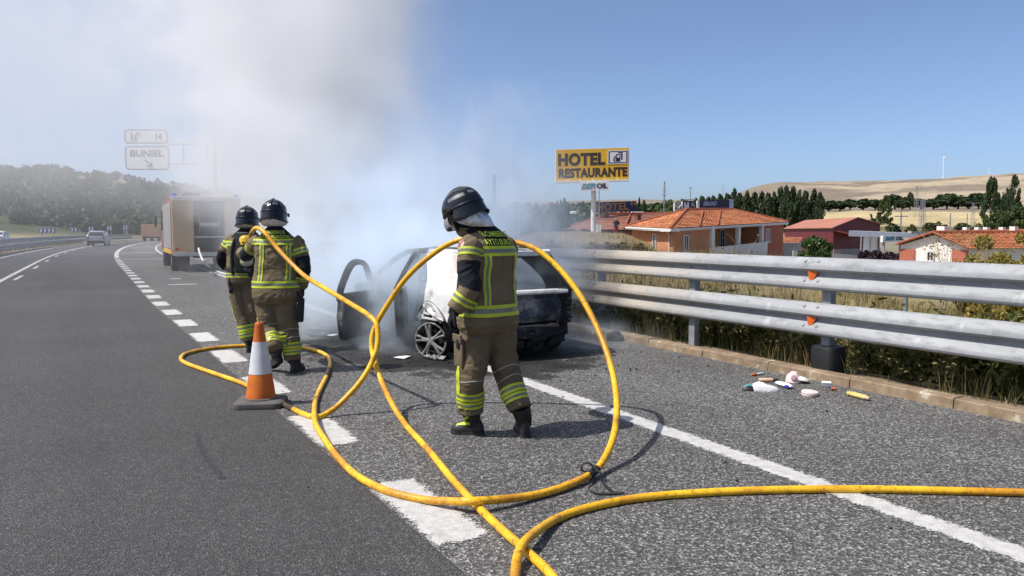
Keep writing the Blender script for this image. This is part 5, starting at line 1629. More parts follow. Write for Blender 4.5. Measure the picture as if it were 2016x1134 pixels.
def lumps(name, n, cx, cy, sx, sy, smin, smax, mat, label):
    Vv = []; Ff = []
    base = bmesh.new(); bmesh.ops.create_icosphere(base, subdivisions=1, radius=1)
    bv = np.array([v.co[:] for v in base.verts]); bf = np.array([[v.index for v in f.verts] for f in base.faces]); base.free()
    for i in range(n):
        x = random.gauss(cx, sx); y = random.gauss(cy, sy)
        if x > KERB_X - .05: continue
        s = smin + (smax - smin) * random.random() ** 3
        q = bv * (s * np.random.uniform(.5, 1.3, 3)) * np.random.uniform(.75, 1.2, (len(bv), 1))
        a = random.random() * 6.28; ca, sa = math.cos(a), math.sin(a)
        q = np.stack([q[:, 0] * ca - q[:, 1] * sa, q[:, 0] * sa + q[:, 1] * ca, np.maximum(q[:, 2] + s * .3, 0.001)], 1) + [x, y, 0]
        Ff.append(bf + len(Vv) * len(bv)); Vv.append(q)
    o = link(name, npmesh(name, np.vstack(Vv), np.vstack(Ff), mat)); o['kind'] = 'stuff'; o['label'] = label
    return o


lumps('burnt_debris', 2600, 4.1, 9.6, .85, 1.2, .003, .016, M_ASH, 'black burnt crumbs and ash scattered around the burnt car')
lumps('road_pebbles', 120, 3.4, 6.0, 3.0, 3.2, .004, .012, M_ASH, 'dark pebbles scattered on the asphalt')
for i, (px, py, s) in enumerate(((1211, 671, .10), (1126, 640, .12))):
    c = gr(px, py, 0); bm = bmesh.new(); bmesh.ops.create_icosphere(bm, subdivisions=3, radius=s)
    for v in bm.verts:
        v.co = Vector((v.co.x * 1.2, v.co.y, v.co.z * .85)) * (1 + .35 * mnoise.noise(v.co * 14 + Vector((i, 0, 0)))); v.co.z = max(v.co.z + s * .55, 0.001)
    me = bpy.data.meshes.new('charred_lump'); bm.to_mesh(me); bm.free(); me.materials.append(M_ASH)
    o = link('charred_lump', me); o.location = c
    tag(o, ['charred lump against the kerb right of the burnt car', 'charred lump in the smoke under the tail of the car'][i], 'charred lump')
# ------------------------------------------------------------------ burnt car
def burnt_mat(name, base, soot=.5, top=.0):
    t = NT(name)
    O = t.coord('Object')
    n = t.noise(2.2, 6, .65, O, .3); m = t.noise(9, 6, .7, O); k = t.noise(1.1, 4, .6, t.mapping(O, (1, 1, 1.6), loc=(3, 1, 2)))
    c = t.ramp(m, [(.3, tuple(x * .82 for x in base)), (.6, base)])
    c = t.mix(t.ramp(n, [(.52, 0), (.66, .8)]), c, (.40, .34, .29))
    c = t.mix(t.ramp(k, [(.62 - soot * .3, 0), (.74 - soot * .3, 1)]), c, (.020, .021, .023))
    t.set(color=c, rough=.75, spec=.25, metal=.0)
    t.bump(t.math('ADD', m, t.math('MULTIPLY', n, .5)), .35, .02)
    return t.mat


M_CWH = burnt_mat('burnt_white_paint', (.66, .66, .65), .10)
M_CROOF = burnt_mat('burnt_roof', (.52, .52, .52), .28)
M_CDK = burnt_mat('burnt_steel', (.055, .058, .064), .55)
M_CBLUE = burnt_mat('burnt_tailgate', (.075, .095, .125), .28)
M_CBLK = pm('charred', (.009, .009, .010), (.022, .021, .021), 9, .9, bump=.7, bscale=30, bdist=.02)
M_CLEDGE = burnt_mat('burnt_ledge', (.60, .61, .62), .22)
M_RIM = pm('burnt_rim', (.15, .145, .135), (.26, .25, .235), 9, .7, .1, bump=.5, bscale=50, bdist=.008, c3=(.10, .095, .09))

car = thing('burnt_car', 'burnt out white hatchback with both left doors open, smoking on the hard shoulder', 'car', (4.33, 8.68, 0), R(1.0))


def sidex(z, y):
    """half width of the body at height z, station y"""
    w = .86 - .03 * max(0, (.45 - z) / .3) - .235 * max(0, min(1, (z - .78) / .50)) ** 1.15
    tail = max(0, (-y - .05) / .55); nose = max(0, (y - 2.7) / .7)
    return w - .115 * tail ** 1.6 - .2 * nose ** 2


def grid_poly(poly, step=.07):
    """outline filled and cut into small cells so that it can be bent"""
    bm = bmesh.new()
    vs = [bm.verts.new((p[0], p[1], 0)) for p in poly]
    bm.faces.new(vs)
    xs = [p[0] for p in poly]; ys = [p[1] for p in poly]
    bmesh.ops.triangulate(bm, faces=bm.faces[:])
    for lo, hi, nrm in ((min(xs), max(xs), (1, 0, 0)), (min(ys), max(ys), (0, 1, 0))):
        k = lo + step
        while k < hi:
            co = (k, 0, 0) if nrm[0] else (0, k, 0)
            bmesh.ops.bisect_plane(bm, geom=bm.verts[:] + bm.edges[:] + bm.faces[:], plane_co=co, plane_no=nrm)
            k += step
    bmesh.ops.remove_doubles(bm, verts=bm.verts[:], dist=1e-5)
    V = [v.co.copy() for v in bm.verts]; F = [[v.index for v in f.verts] for f in bm.faces]
    bm.free()
    return V, F


def thicken(bm, t):
    """gives a sheet its thickness: a second skin behind it and a closed rim"""
    bm.normal_update()
    vs = bm.verts[:]; fs = bm.faces[:]
    rim = [(e.verts[0], e.verts[1]) for e in bm.edges if len(e.link_faces) == 1]
    back = {v: bm.verts.new(v.co - v.normal * t) for v in vs}
    for f in fs:
        try: bm.faces.new([back[v] for v in reversed(f.verts)])
        except ValueError: pass
    for a, c in rim:
        try: bm.faces.new((a, c, back[c], back[a]))
        except ValueError: pass
    bmesh.ops.recalc_face_normals(bm, faces=bm.faces[:])


def panel(name, poly, fn, mats, parent, thick=.025, step=.07, dent=.0, nsign=1):
    V, F = grid_poly(poly, step)
    vs = [fn(v.x, v.y) for v in V]
    if dent:
        vs = [v + Vector((mnoise.noise(v * 2.3) * dent, mnoise.noise(v * 2.1 + Vector((5, 0, 0))) * dent * .5, mnoise.noise(v * 2.7 + Vector((0, 7, 0))) * dent * .5)) for v in vs]
    bm = bmesh.new()
    bv = [bm.verts.new(v) for v in vs]
    for f in F:
        try: bm.faces.new([bv[i] for i in f])
        except ValueError: pass
    bmesh.ops.recalc_face_normals(bm, faces=bm.faces[:])
    thicken(bm, thick)
    me = bpy.data.meshes.new(name); bm.to_mesh(me); bm.free()
    for m in (mats if isinstance(mats, list) else [mats]): me.materials.append(m)
    me.polygons.foreach_set('use_smooth', [True] * len(me.polygons)); me.set_sharp_from_angle(angle=R(45))
    return link(name, me, parent)


def arc(cy, cz, r, a0, a1, n=10):
    return [(cy + r * math.cos(R(a)), cz + r * math.sin(R(a))) for a in np.linspace(a0, a1, n)]


quarter = [(-.56, .47), (-.385, .46)] + arc(0, .25, .425, 148, 26, 12) + [(.40, .46), (.30, .58), (.20, .68), (.15, .80), (.22, .92), (.38, 1.06), (.54, 1.17), (.60, 1.228), (.3, 1.262), (-.05, 1.262), (-.30, 1.235), (-.42, 1.12), (-.56, .84), (-.60, .80), (-.62, .60)]
for sgn, nm, m in ((-1, 'rear_quarter', M_CWH), (1, 'rear_quarter', M_CDK)):
    o = panel(nm, quarter, lambda y, z, s=sgn: Vector((s * sidex(z, y), y, z)), m, car, dent=.03)
    if sgn > 0: o['label'] = 'blackened right rear side panel'
    else: o['label'] = 'burnt white left rear side panel'
# arch lips
for sgn in (-1, 1):
    b = MB(); b.tube([(sgn * (sidex(z, y) + .006), y, z) for y, z in arc(0, .25, .425, 150, 22, 16)], .012, 8); b.build('wheel_arch_lip', M_CBLK, car, smooth=True)
    b = MB()
    b.loft([[(sgn * xx, y, z) for y, z in arc(0, .27, .375, 185, -5, 16)] for xx in (.84, .52)], cap=False, closed=False); b.build('wheel_well', M_CBLK, car, smooth=True)
# roof
V_, F_ = [], []
nx_, ny_ = 14, 16
for j in range(ny_ + 1):
    y = -.36 + (1.25 + .36) * j / ny_
    for i in range(nx_ + 1):
        s = -1 + 2 * i / nx_
        edge = sidex(1.262, max(y, -.3)) - .0
        z = 1.265 + .045 * (1 - s * s) - .06 * max(0, (y - .5)) ** 2 - .14 * max(0, (-y - .12)) ** 1.3 + .012 * mnoise.noise(Vector((s * 3, y * 3, 0)))
        V_.append((s * edge, y, z)); 
for j in range(ny_):
    for i in range(nx_):
        a = j * (nx_ + 1) + i; F_.append((a, a + 1, a + nx_ + 2, a + nx_ + 1))
b = MB(); b.add(V_, F_); o = b.build('roof', M_CROOF, car, smooth=True, angle=R(60))
md_b = bmesh.new(); md_b.from_mesh(o.data); thicken(md_b, .025); md_b.to_mesh(o.data); md_b.free()
b = MB(); b.loft([[(s * sidex(1.24, -.3) * .97, -.375 + .03 * s * s + dy, z) for dy, z in ((0, 1.205), (-.012, 1.215), (-.01, 1.262), (.03, 1.285), (.06, 1.25))] for s in np.linspace(-1, 1, 12)]); b.build('roof_spoiler', M_CLEDGE, car, smooth=True, angle=R(50))
for s in (-.36, .36):
    b = MB(); b.tube([(s * 1.3, y, 1.30 - .06 * max(0, y - .5) ** 2 - .14 * max(0, -y - .12) ** 1.3) for y in np.linspace(-.3, 1.2, 10)], .012, 6); b.build('roof_channel', M_CDK, car, smooth=True)
# pillars
for sgn in (-1, 1):
    b = MB(); b.tube([(sgn * sidex(z, y), y, z) for y, z in ((2.12, .80), (1.9, .95), (1.6, 1.12), (1.25, 1.235), (.62, 1.262))], [.045, .042, .04, .036, .034], 8); b.build('front_pillar', M_CDK, car, smooth=True)
    b = MB(); b.tube([(sgn * (sidex(z, y) - .02), y, z) for y, z in ((1.05, .18), (1.05, .5), (1.04, .80), (.96, 1.05), (.90, 1.245))], [.07, .07, .058, .042, .04], 8, flat=.7); b.build('centre_pillar', M_CDK, car, smooth=True)
    b = MB(); b.box((sgn * .80, 1.3, .22), (.12, 1.85, .15)); b.build('sill', M_CBLK, car)
# floor, firewall, burnt seats
b = MB(); b.box((0, 1.3, .20), (1.5, 2.9, .04)); b.box((0, .15, .40), (1.2, .9, .06)); b.box((0, .55, .34), (1.3, .05, .26)); b.build('floor_pan', M_CBLK, car)
b = MB(); b.box((0, 2.15, .55), (1.5, .06, .62)); b.build('firewall', M_CBLK, car)
for sx in (-.36, .36):
    t_ = MB()
    for q in (-.2, .2):
        t_.tube([(sx + q, 1.75, .30), (sx + q, 1.28, .30), (sx + q, 1.12, .55), (sx + q, 1.02, .95)], .018, 6)
    for zz, yy in ((.45, 1.19), (.65, 1.10), (.85, 1.05), (.95, 1.02)):
        t_.tube([(sx - .2, yy, zz), (sx + .2, yy, zz)], .014, 6)
    for yy in (1.35, 1.5, 1.65): t_.tube([(sx - .2, yy, .30), (sx + .2, yy, .30)], .014, 6)
    t_.build('seat_frame', M_CBLK, car, smooth=True)
b = MB(); b.tube([(x, .42 - .02 * x * x, .92) for x in np.linspace(-.5, .5, 6)], .02, 6); b.tube([(-.45, .42, .4), (-.45, .38, .92)], .018, 6); b.tube([(.45, .42, .4), (.45, .38, .92)], .018, 6); b.tube([(.0, .42, .4), (.0, .38, .92)], .018, 6); b.build('rear_seat_frame', M_CBLK, car, smooth=True)
b = MB(); b.tube([(-.36 + .18 * math.cos(a), 1.72 + .06 * math.sin(a), .80 + .17 * math.sin(a)) for a in np.linspace(0, 2 * PI, 20)], .014, 6); b.build('steering_wheel', M_CBLK, car, smooth=True)
b = MB(); b.bbox((0, 1.98, .72), (1.4, .26, .22), bev=.05); b.build('dashboard', M_CBLK, car, smooth=True)

# tailgate
def rearx(s, z): return s * (sidex(z, -.60) - .03)


def reary(z): return -.63 + (max(0, z - .80) * .58) + .02 * max(0, (.55 - z))


tg = [(-1, .44), (1, .44), (1, .62), (1, .77), (-1, .77), (-1, .62)]
tailgate = panel('tailgate', [(a * .68, z) for a, z in tg], lambda x, z: Vector((rearx(x / .68, z) * .93, reary(z) - .03 + .05 * (x / .68) ** 2 + .03 * max(0, (z - .62) / .15) ** 2, z)), M_CBLUE, car, dent=.02, step=.06)
b = MB(); b.loft([[(rearx(s, .80) * .94, reary(.80) - .055 + .05 * s * s + dy, .765 + dz) for dy, dz in ((0, 0), (-.012, .02), (0, .045), (.06, .055), (.09, .03), (.05, 0))] for s in np.linspace(-1, 1, 14)]); b.build('tailgate_ledge', M_CLEDGE, car, smooth=True, angle=R(50))
b = MB(); b.lathe([(.052, 0), (.050, .008), (.04, .011), (.001, .012)], 24, mat=Matrix.Translation((-.02, reary(.62) - .052, .625)) @ Matrix.Rotation(R(90), 4, 'X')); b.build('badge_plate', M_RIM, tailgate, smooth=True)
b = MB(); b.loft([[(.27 + .24 * math.cos(a) * k, reary(.60) - .045 - dy, .60 + .12 * math.sin(a) * k) for a in np.linspace(0, 2 * PI, 20, endpoint=False)] for k, dy in ((1, -.01), (.97, .008), (.8, .012), (.78, .0))], cap=True); b.build('pressed_recess', M_CBLUE, tailgate, smooth=True)
b = MB()
b.tube([(s * (sidex(z, -.4) - .045), y, z) for s, y, z in ((-1, -.60, .80), (-1, -.50, .95), (-1, -.385, 1.12), (-.9, -.335, 1.195), (-.4, -.32, 1.225), (.4, -.32, 1.225), (.9, -.335, 1.195), (1, -.385, 1.12), (1, -.50, .95), (1, -.60, .80))], .040, 8)
b.build('tailgate_frame', M_CBLK, car, smooth=True)
for sgn in (-1, 1):
    b = MB(); b.loft([[(sgn * (sidex(z, -.5) - .01), -.50 - .02, z), (sgn * (sidex(z, -.6) - .06), -.63, z), (sgn * (sidex(z, -.6) - .20), -.615, z), (sgn * (sidex(z, -.5) - .16), -.48, z)] for z in (.40, .55, .70, .82)]); b.build('lamp_recess', M_CBLK, car)
    b = MB()
    for k in range(7):
        b.bbox((sgn * (.66 + .02 * (k % 2)), -.635, .42 + .055 * k), (.10 - .008 * k, .03, .034), bev=.006, rot=Matrix.Rotation(R(8 * (k % 3 - 1)), 3, 'Y'))
    b.build('lamp_bracket', M_CDK, car)
# rear structure without its plastic bumper
b = MB()
rngs = []
for s in np.linspace(-1, 1, 22):
    j = .012 * mnoise.noise(Vector((s * 6, 1, 2)))
    rngs.append([(s * .70, -.64 + .09 * s * s + dy + j, z + j) for dy, z in ((0.02, .24), (-.03, .26), (-.035, .36), (0, .39), (.08, .39), (.08, .24))])
b.loft(rngs); b.build('bumper_beam', M_CDK, car, smooth=True, angle=R(40))
b = MB()
for k in range(26):
    s = random.uniform(-.68, .68); b.bbox((s, -.64 + .09 * s * s + random.uniform(-.04, .0), random.uniform(.17, .30)), (random.uniform(.05, .2), random.uniform(.03, .07), random.uniform(.03, .09)), bev=.01, rot=Matrix.Rotation(random.uniform(-.4, .4), 3, 'Y') @ Matrix.Rotation(random.uniform(-.3, .3), 3, 'X'))
o = b.build('melted_bumper', M_CBLK, car); o['kind'] = 'stuff'
b = MB(); b.box((0, -.40, .30), (1.25, .42, .14)); b.tube([(-.74, 0, .20), (.74, 0, .20)], .045, 10); b.bbox((.25, -.30, .20), (.5, .3, .16), bev=.05); b.build('underbody', M_CBLK, car)
b = MB(); b.bbox((-.42, -.66, .335), (.16, .02, .05), bev=.006); b.bbox((.05, -.667, .335), (.30, .014, .045), bev=.006); b.build('bumper_bracket', M_CBLK, car)
# front end
bonnet = panel('bonnet', [(-.72, 2.15), (.72, 2.15), (.70, 2.9), (.5, 3.3), (-.5, 3.3), (-.70, 2.9)], lambda x, y: Vector((x, y, .82 - .10 * max(0, y - 2.15) - .10 * max(0, y - 2.9) ** 1.2 - .06 * (x / .72) ** 2)), M_CROOF, car, dent=.03)
fw = [(2.12, .22), (2.2, .22)] + arc(2.62, .27, .385, 172, 8, 12) + [(3.2, .3), (3.32, .5), (3.2, .66), (2.7, .74), (2.12, .78)]
for sgn in (-1, 1):
    panel('front_wing', fw, lambda y, z, s=sgn: Vector((s * sidex(z, y), y, z)), M_CDK, car, dent=.03)
b = MB(); b.loft([[(s * .68, 3.36 - .2 * s * s + dy, z) for dy, z in ((0, .25), (.04, .4), (0, .62), (-.1, .64), (-.1, .25))] for s in np.linspace(-1, 1, 10)]); b.build('front_panel', M_CBLK, car)
b = MB(); b.bbox((0, 2.75, .5), (1.1, .8, .42), bev=.08); b.build('engine', M_CBLK, car)


# wheels
def wheel(cx, cy_, cz, side, tyre, tilt=0.0, turn=0.0):
    """bare alloy rim with five double spokes; side -1 faces left"""
    m = Matrix.Translation((cx, cy_, cz)) @ Matrix.Rotation(-turn, 4, 'Z') @ Matrix.Rotation(tilt, 4, 'X') @ Matrix.Rotation(R(90) * side, 4, 'Y')
    w = link('wheel', None, car) if False else bpy.data.objects.new('wheel', None)
    COL.objects.link(w); w.parent = car; w.matrix_local = m
    b = MB(); b.lathe([(.196, .080), (.205, .086), (.215, .082), (.217, .070)], 40, cap=False)
    b.build('rim', M_RIM, w, smooth=True, angle=R(35))
    b = MB(); b.lathe([(.217, .070), (.214, .05), (.198, .0), (.202, -.08), (.214, -.09), (.205, -.1), (.18, -.08), (.176, .05), (.196, .080)], 40, cap=False)
    b.build('rim_barrel', M_CBLK, w, smooth=True, angle=R(35))
    b = MB()
    for k in range(5):
        a0 = 2 * PI * k / 5 + .3
        for da in (-.13, .13):
            pts = [(.035 * math.cos(a0 + da), .035 * math.sin(a0 + da), .07), (.11 * math.cos(a0 + da * .9), .11 * math.sin(a0 + da * .9), .078), (.192 * math.cos(a0 + da * 1.25), .192 * math.sin(a0 + da * 1.25), .066)]
            b.tube(pts, [.024, .019, .024], 6, flat=.8)
    b.lathe([(.03, .05), (.052, .06), (.052, .082), (.03, .09), (.001, .088)], 16)
    b.build('spokes', M_RIM, w, smooth=True)
    b = MB(); b.lathe([(.04, -.0), (.13, -.0), (.13, .014), (.04, .018)], 28); b.build('brake_disc', M_CBLK, w, smooth=True)
    b = MB(); b.bbox((.115, .0, .01), (.06, .12, .07), bev=.015); b.build('caliper', M_CBLK, w)
    if tyre:
        b = MB()
        b.lathe([(.20, .085), (.235, .1), (.262, .085), (.268, .0), (.262, -.085), (.235, -.1), (.20, -.09)], 30, cap=False)
        for i, v in enumerate(b.v):
            q = Vector(v); b.v[i] = tuple(q * (1 + .07 * mnoise.noise(q * 9)))
        b.build('tyre', M_CBLK, w, smooth=True)


wheel(-.82, -.02, .218, -1, False, R(5), R(-36))
wheel(.76, 0, .25, 1, True)
wheel(-.76, 2.62, .22, -1, True)
wheel(.76, 2.62, .25, 1, True)
b = MB()
for k in range(14):
    a = random.uniform(0, 6.28); b.bbox((-.83 + random.uniform(-.12, .06), random.uniform(-.25, .2), .02 + random.uniform(0, .02)), (random.uniform(.03, .09), random.uniform(.03, .08), random.uniform(.015, .035)), bev=.006, rot=Matrix.Rotation(a, 3, 'Z') @ Matrix.Rotation(random.uniform(-.6, .6), 3, 'X'))
b.build('melted_tyre', M_RIM, car)['kind'] = 'stuff'


# doors
def door(name, lower, frame, hinge_y, ang, label, side=-1, sag=0.0, fw_=.034):
    d = bpy.data.objects.new('door', None); COL.objects.link(d); d.parent = car; d['label'] = label
    hx = sidex(.5, hinge_y) - .02
    d.matrix_local = Matrix.Translation((side * hx, hinge_y, sag)) @ Matrix.Rotation(ang, 4, 'Z')
    panel('door_skin', [(y - hinge_y, z) for y, z in lower], lambda y, z: Vector((side * (sidex(z, y + hinge_y) - hx), y, z)), M_CDK, d, thick=.02, dent=.025)
    panel('door_inner', [(y - hinge_y, z) for y, z in lower], lambda y, z: Vector((side * (sidex(z, y + hinge_y) - hx - .075), y, z)), M_CBLK, d, thick=.02, dent=.04)
    # rim joining skin and inner
    b = MB(); lo = [(y - hinge_y, z) for y, z in lower]
    n = len(lo)
    b.loft([[(side * (sidex(z, y + hinge_y) - hx - .004), y, z) for y, z in lo + lo[:1]], [(side * (sidex(z, y + hinge_y) - hx - .09), y, z) for y, z in lo + lo[:1]]], cap=False, closed=False)
    b.build('door_edge', M_CDK, d)
    b = MB()
    fr = catmull([(side * (sidex(z, y) - hx - .02), y - hinge_y, z) for y, z in frame], 4)
    b.tube(fr, fw_, 8, flat=.7); b.build('window_frame', M_CDK, d, smooth=True)
    b = MB(); ym = min(p[0] for p in lower) - hinge_y + .12
    b.bbox((side * (sidex(.7, hinge_y) - hx + .02), ym + .04, .70), (.03, .14, .03), bev=.008); b.build('handle', M_CBLK, d)
    return d


door('door', [(1.08, .20), (2.0, .18), (2.08, .45), (2.08, .78), (1.08, .80), (1.03, .5)], [(1.09, .70), (1.075, .84), (1.06, .98), (1.055, 1.10), (1.085, 1.18), (1.16, 1.205), (1.28, 1.205), (1.42, 1.18), (1.56, 1.12), (1.76, .99), (2.0, .82), (2.06, .70)], 2.08, R(-45), 'front left door standing wide open', sag=-.10, fw_=.050)
door('door', [(.62, .19), (1.0, .19), (1.0, .80), (.32, .80), (.36, .62), (.46, .42)], [(.34, .80), (.52, 1.03), (.68, 1.18), (.92, 1.215), (.985, 1.05), (.99, .80)], 1.0, R(-27), 'rear left door standing ajar')
# ------------------------------------------------------------------ firefighters
def cloth_mat(name, c, fold=.25, dusty=.3):
    t = NT(name)
    O = t.coord('Object')
    n = t.noise(3.2, 5, .6, O); m = t.noise(14, 5, .65, O); w = t.noise(320, 2, .5, O)
    k = t.ramp(n, [(.35, tuple(x * .82 for x in c)), (.65, tuple(min(1, x * 1.18) for x in c))])
    k = t.mix(t.ramp(m, [(.52, 0), (.75, dusty)]), k, tuple(min(1, x * 1.7 + .01) for x in c))
    t.set(color=k, rough=.88, spec=.2, sheen=.0)
    wr = t.noise(11, 4, .6, t.mapping(O, (1, 1, 2.2)), .6)
    t.bump(t.math('ADD', t.math('MULTIPLY', wr, 1.0), t.math('MULTIPLY', w, .08)), fold, .02)
    return t.mat


M_KHAKI = cloth_mat('khaki_cloth', (.148, .117, .070), .5, .18)
M_KHAKI2 = cloth_mat('khaki_trousers', (.126, .099, .060), .6, .18)
M_NAVY = cloth_mat('dark_cloth', (.012, .0135, .017), .35, .12)
M_LIME = pm('lime_tape', (.50, .58, .03), (.40, .47, .025), 9, .55, bump=.15, bscale=30, bdist=.004)
M_SILV = pm('silver_tape', (.20, .225, .15), (.12, .14, .095), 60, .4, .15, bump=.2, bscale=160, bdist=.002)
M_LETTER = pm('lime_lettering', (.52, .62, .06), (.44, .54, .05), 30, .6)
M_HELM = pm('helmet_black', (.004, .005, .007), (.006, .007, .010), 4, .10, spec=.45, coat=.15)
M_HTRIM = pm('helmet_trim', (.005, .005, .006), (.009, .009, .010), 10, .4, spec=.25)
M_HREF = pm('helmet_reflective', (.085, .09, .10), (.11, .115, .125), 40, .5, .2)
M_SKIN = pm('skin', (.42, .25, .17), (.36, .20, .14), 14, .6)
M_GLOVE = cloth_mat('black_glove', (.010, .010, .011), .4, .1)
M_BOOT = pm('boot_leather', (.011, .011, .012), (.022, .021, .020), 12, .5, bump=.35, bscale=40, bdist=.006)
M_SOLE = pm('boot_sole', (.014, .014, .014), (.035, .033, .03), 20, .9)
M_ALU = NT('aluminised_cloth')
_n = M_ALU.noise(16, 5, .6); M_ALU.set(color=M_ALU.ramp(_n, [(.3, (.50, .51, .53)), (.7, (.78, .79, .80))]), metal=.55, rough=.38); M_ALU.bump(M_ALU.noise(20, 4, .6, dist=.8), .8, .02)
M_ALU = M_ALU.mat
v_ = NT('visor'); v_.set(color=(.75, .76, .78), rough=.12, trans=.65, spec=.5); M_VISOR = v_.mat
M_TANK = pm('tank_yellow', (.62, .40, .02), (.52, .33, .02), 8, .35, coat=.2)
M_TANKP = pm('tank_pale', (.50, .47, .33), (.42, .40, .28), 8, .5)
M_PIPE = pm('piping', (.42, .42, .40), (.36, .36, .34), 30, .6)
M_BADGE = pm('badge_print', (.50, .40, .36), (.30, .07, .05), 45, .6, lo=.45, hi=.55)


def remesh(mb, voxel, smooth=4):
    me = bpy.data.meshes.new('tmp'); me.from_pydata(mb.v, [], mb.f); me.update()
    bm = bmesh.new(); bm.from_mesh(me); bmesh.ops.recalc_face_normals(bm, faces=bm.faces[:]); bm.to_mesh(me); bm.free()
    ob = bpy.data.objects.new('tmp', me); COL.objects.link(ob)
    md = ob.modifiers.new('r', 'REMESH'); md.mode = 'VOXEL'; md.voxel_size = voxel
    md.use_smooth_shade = True
    dg = bpy.context.evaluated_depsgraph_get(); dg.update()
    m2 = bpy.data.meshes.new_from_object(ob.evaluated_get(dg))
    bpy.data.objects.remove(ob); bpy.data.meshes.remove(me)
    if smooth:
        bm = bmesh.new(); bm.from_mesh(m2)
        for _ in range(smooth):
            bmesh.ops.smooth_vert(bm, verts=bm.verts[:], factor=.5, use_axis_x=True, use_axis_y=True, use_axis_z=True)
        bm.to_mesh(m2); bm.free()
    return m2


class Limb:
    def __init__(s, name, pts, rad, n=8):
        P = catmull(pts, n); Rr = []
        Q = catmull([Vector((r, 0, 0)) for r in rad], n)
        s.p = P; s.r = [q.x for q in Q]; s.name = name
        s.s = [0.0]
        for a, b in zip(P[:-1], P[1:]): s.s.append(s.s[-1] + (b - a).length)
        s.A = np.array([p[:] for p in P]); s.Rr = np.array(s.r); s.S = np.array(s.s)

    def at(s, d):
        i = int(np.clip(np.searchsorted(s.S, d) - 1, 0, len(s.p) - 2)); f = (d - s.S[i]) / max(1e-6, s.S[i + 1] - s.S[i])
        return s.p[i].lerp(s.p[i + 1], f), (s.p[i + 1] - s.p[i]).normalized(), s.r[i] * (1 - f) + s.r[i + 1] * f

    def near(s, V):
        """normalised distance and station of every vertex"""
        D = np.full(len(V), 9e9); T = np.zeros(len(V))
        for i in range(len(s.A) - 1):
            a, b = s.A[i], s.A[i + 1]; ab = b - a
            t = np.clip(((V - a) @ ab) / (ab @ ab), 0, 1)
            q = np.linalg.norm(V - (a + t[:, None] * ab), axis=1) / (s.Rr[i] * (1 - t) + s.Rr[i + 1] * t)
            m = q < D; D[m] = q[m]; T[m] = (s.S[i] + t * np.linalg.norm(ab))[m]
        return D, T


def sq(c, e=.8): return math.copysign(abs(c) ** e, c)


def torso_rings(rings, n=28):
    """rings: (centre, half width, half depth, forward)"""
    out = []
    P = catmull([r[0] for r in rings], 4); W = catmull([Vector((r[1], r[2], 0)) for r in rings], 4); Fd = catmull([r[3] for r in rings], 4)
    for c, w, f in zip(P, W, Fd):
        f = Vector((f.x, f.y, 0)).normalized(); side = Vector((f.y, -f.x, 0))
        out.append([c + side * sq(math.cos(2 * PI * k / n)) * w.x + f * sq(math.sin(2 * PI * k / n)) * w.y for k in range(n)])
    return out, P, W, Fd


def wrinkle(me, root_limbs, amp=.010, seed=0):
    n = len(me.vertices)
    co = np.empty(n * 3, dtype=np.float32); me.vertices.foreach_get('co', co); co = co.reshape(-1, 3)
    no = np.empty(n * 3, dtype=np.float32); me.vertex_normals.foreach_get('vector', no); no = no.reshape(-1, 3)
    out = co.copy()
    for i in range(n):
        v = Vector(co[i]) + Vector((seed * 3.7, 0, 0))
        a = mnoise.noise(Vector((v.x * 6, v.y * 6, v.z * 9)))
        w = Vector((v.x * 9 + a * 1.4, v.y * 9 + a, v.z * 19 + a * 2.2))
        r = 1 - abs(mnoise.noise(w)) * 2.0
        out[i] += no[i] * amp * (r * .55 + a * .9 - .25)
    me.vertices.foreach_set('co', out.ravel()); me.update()


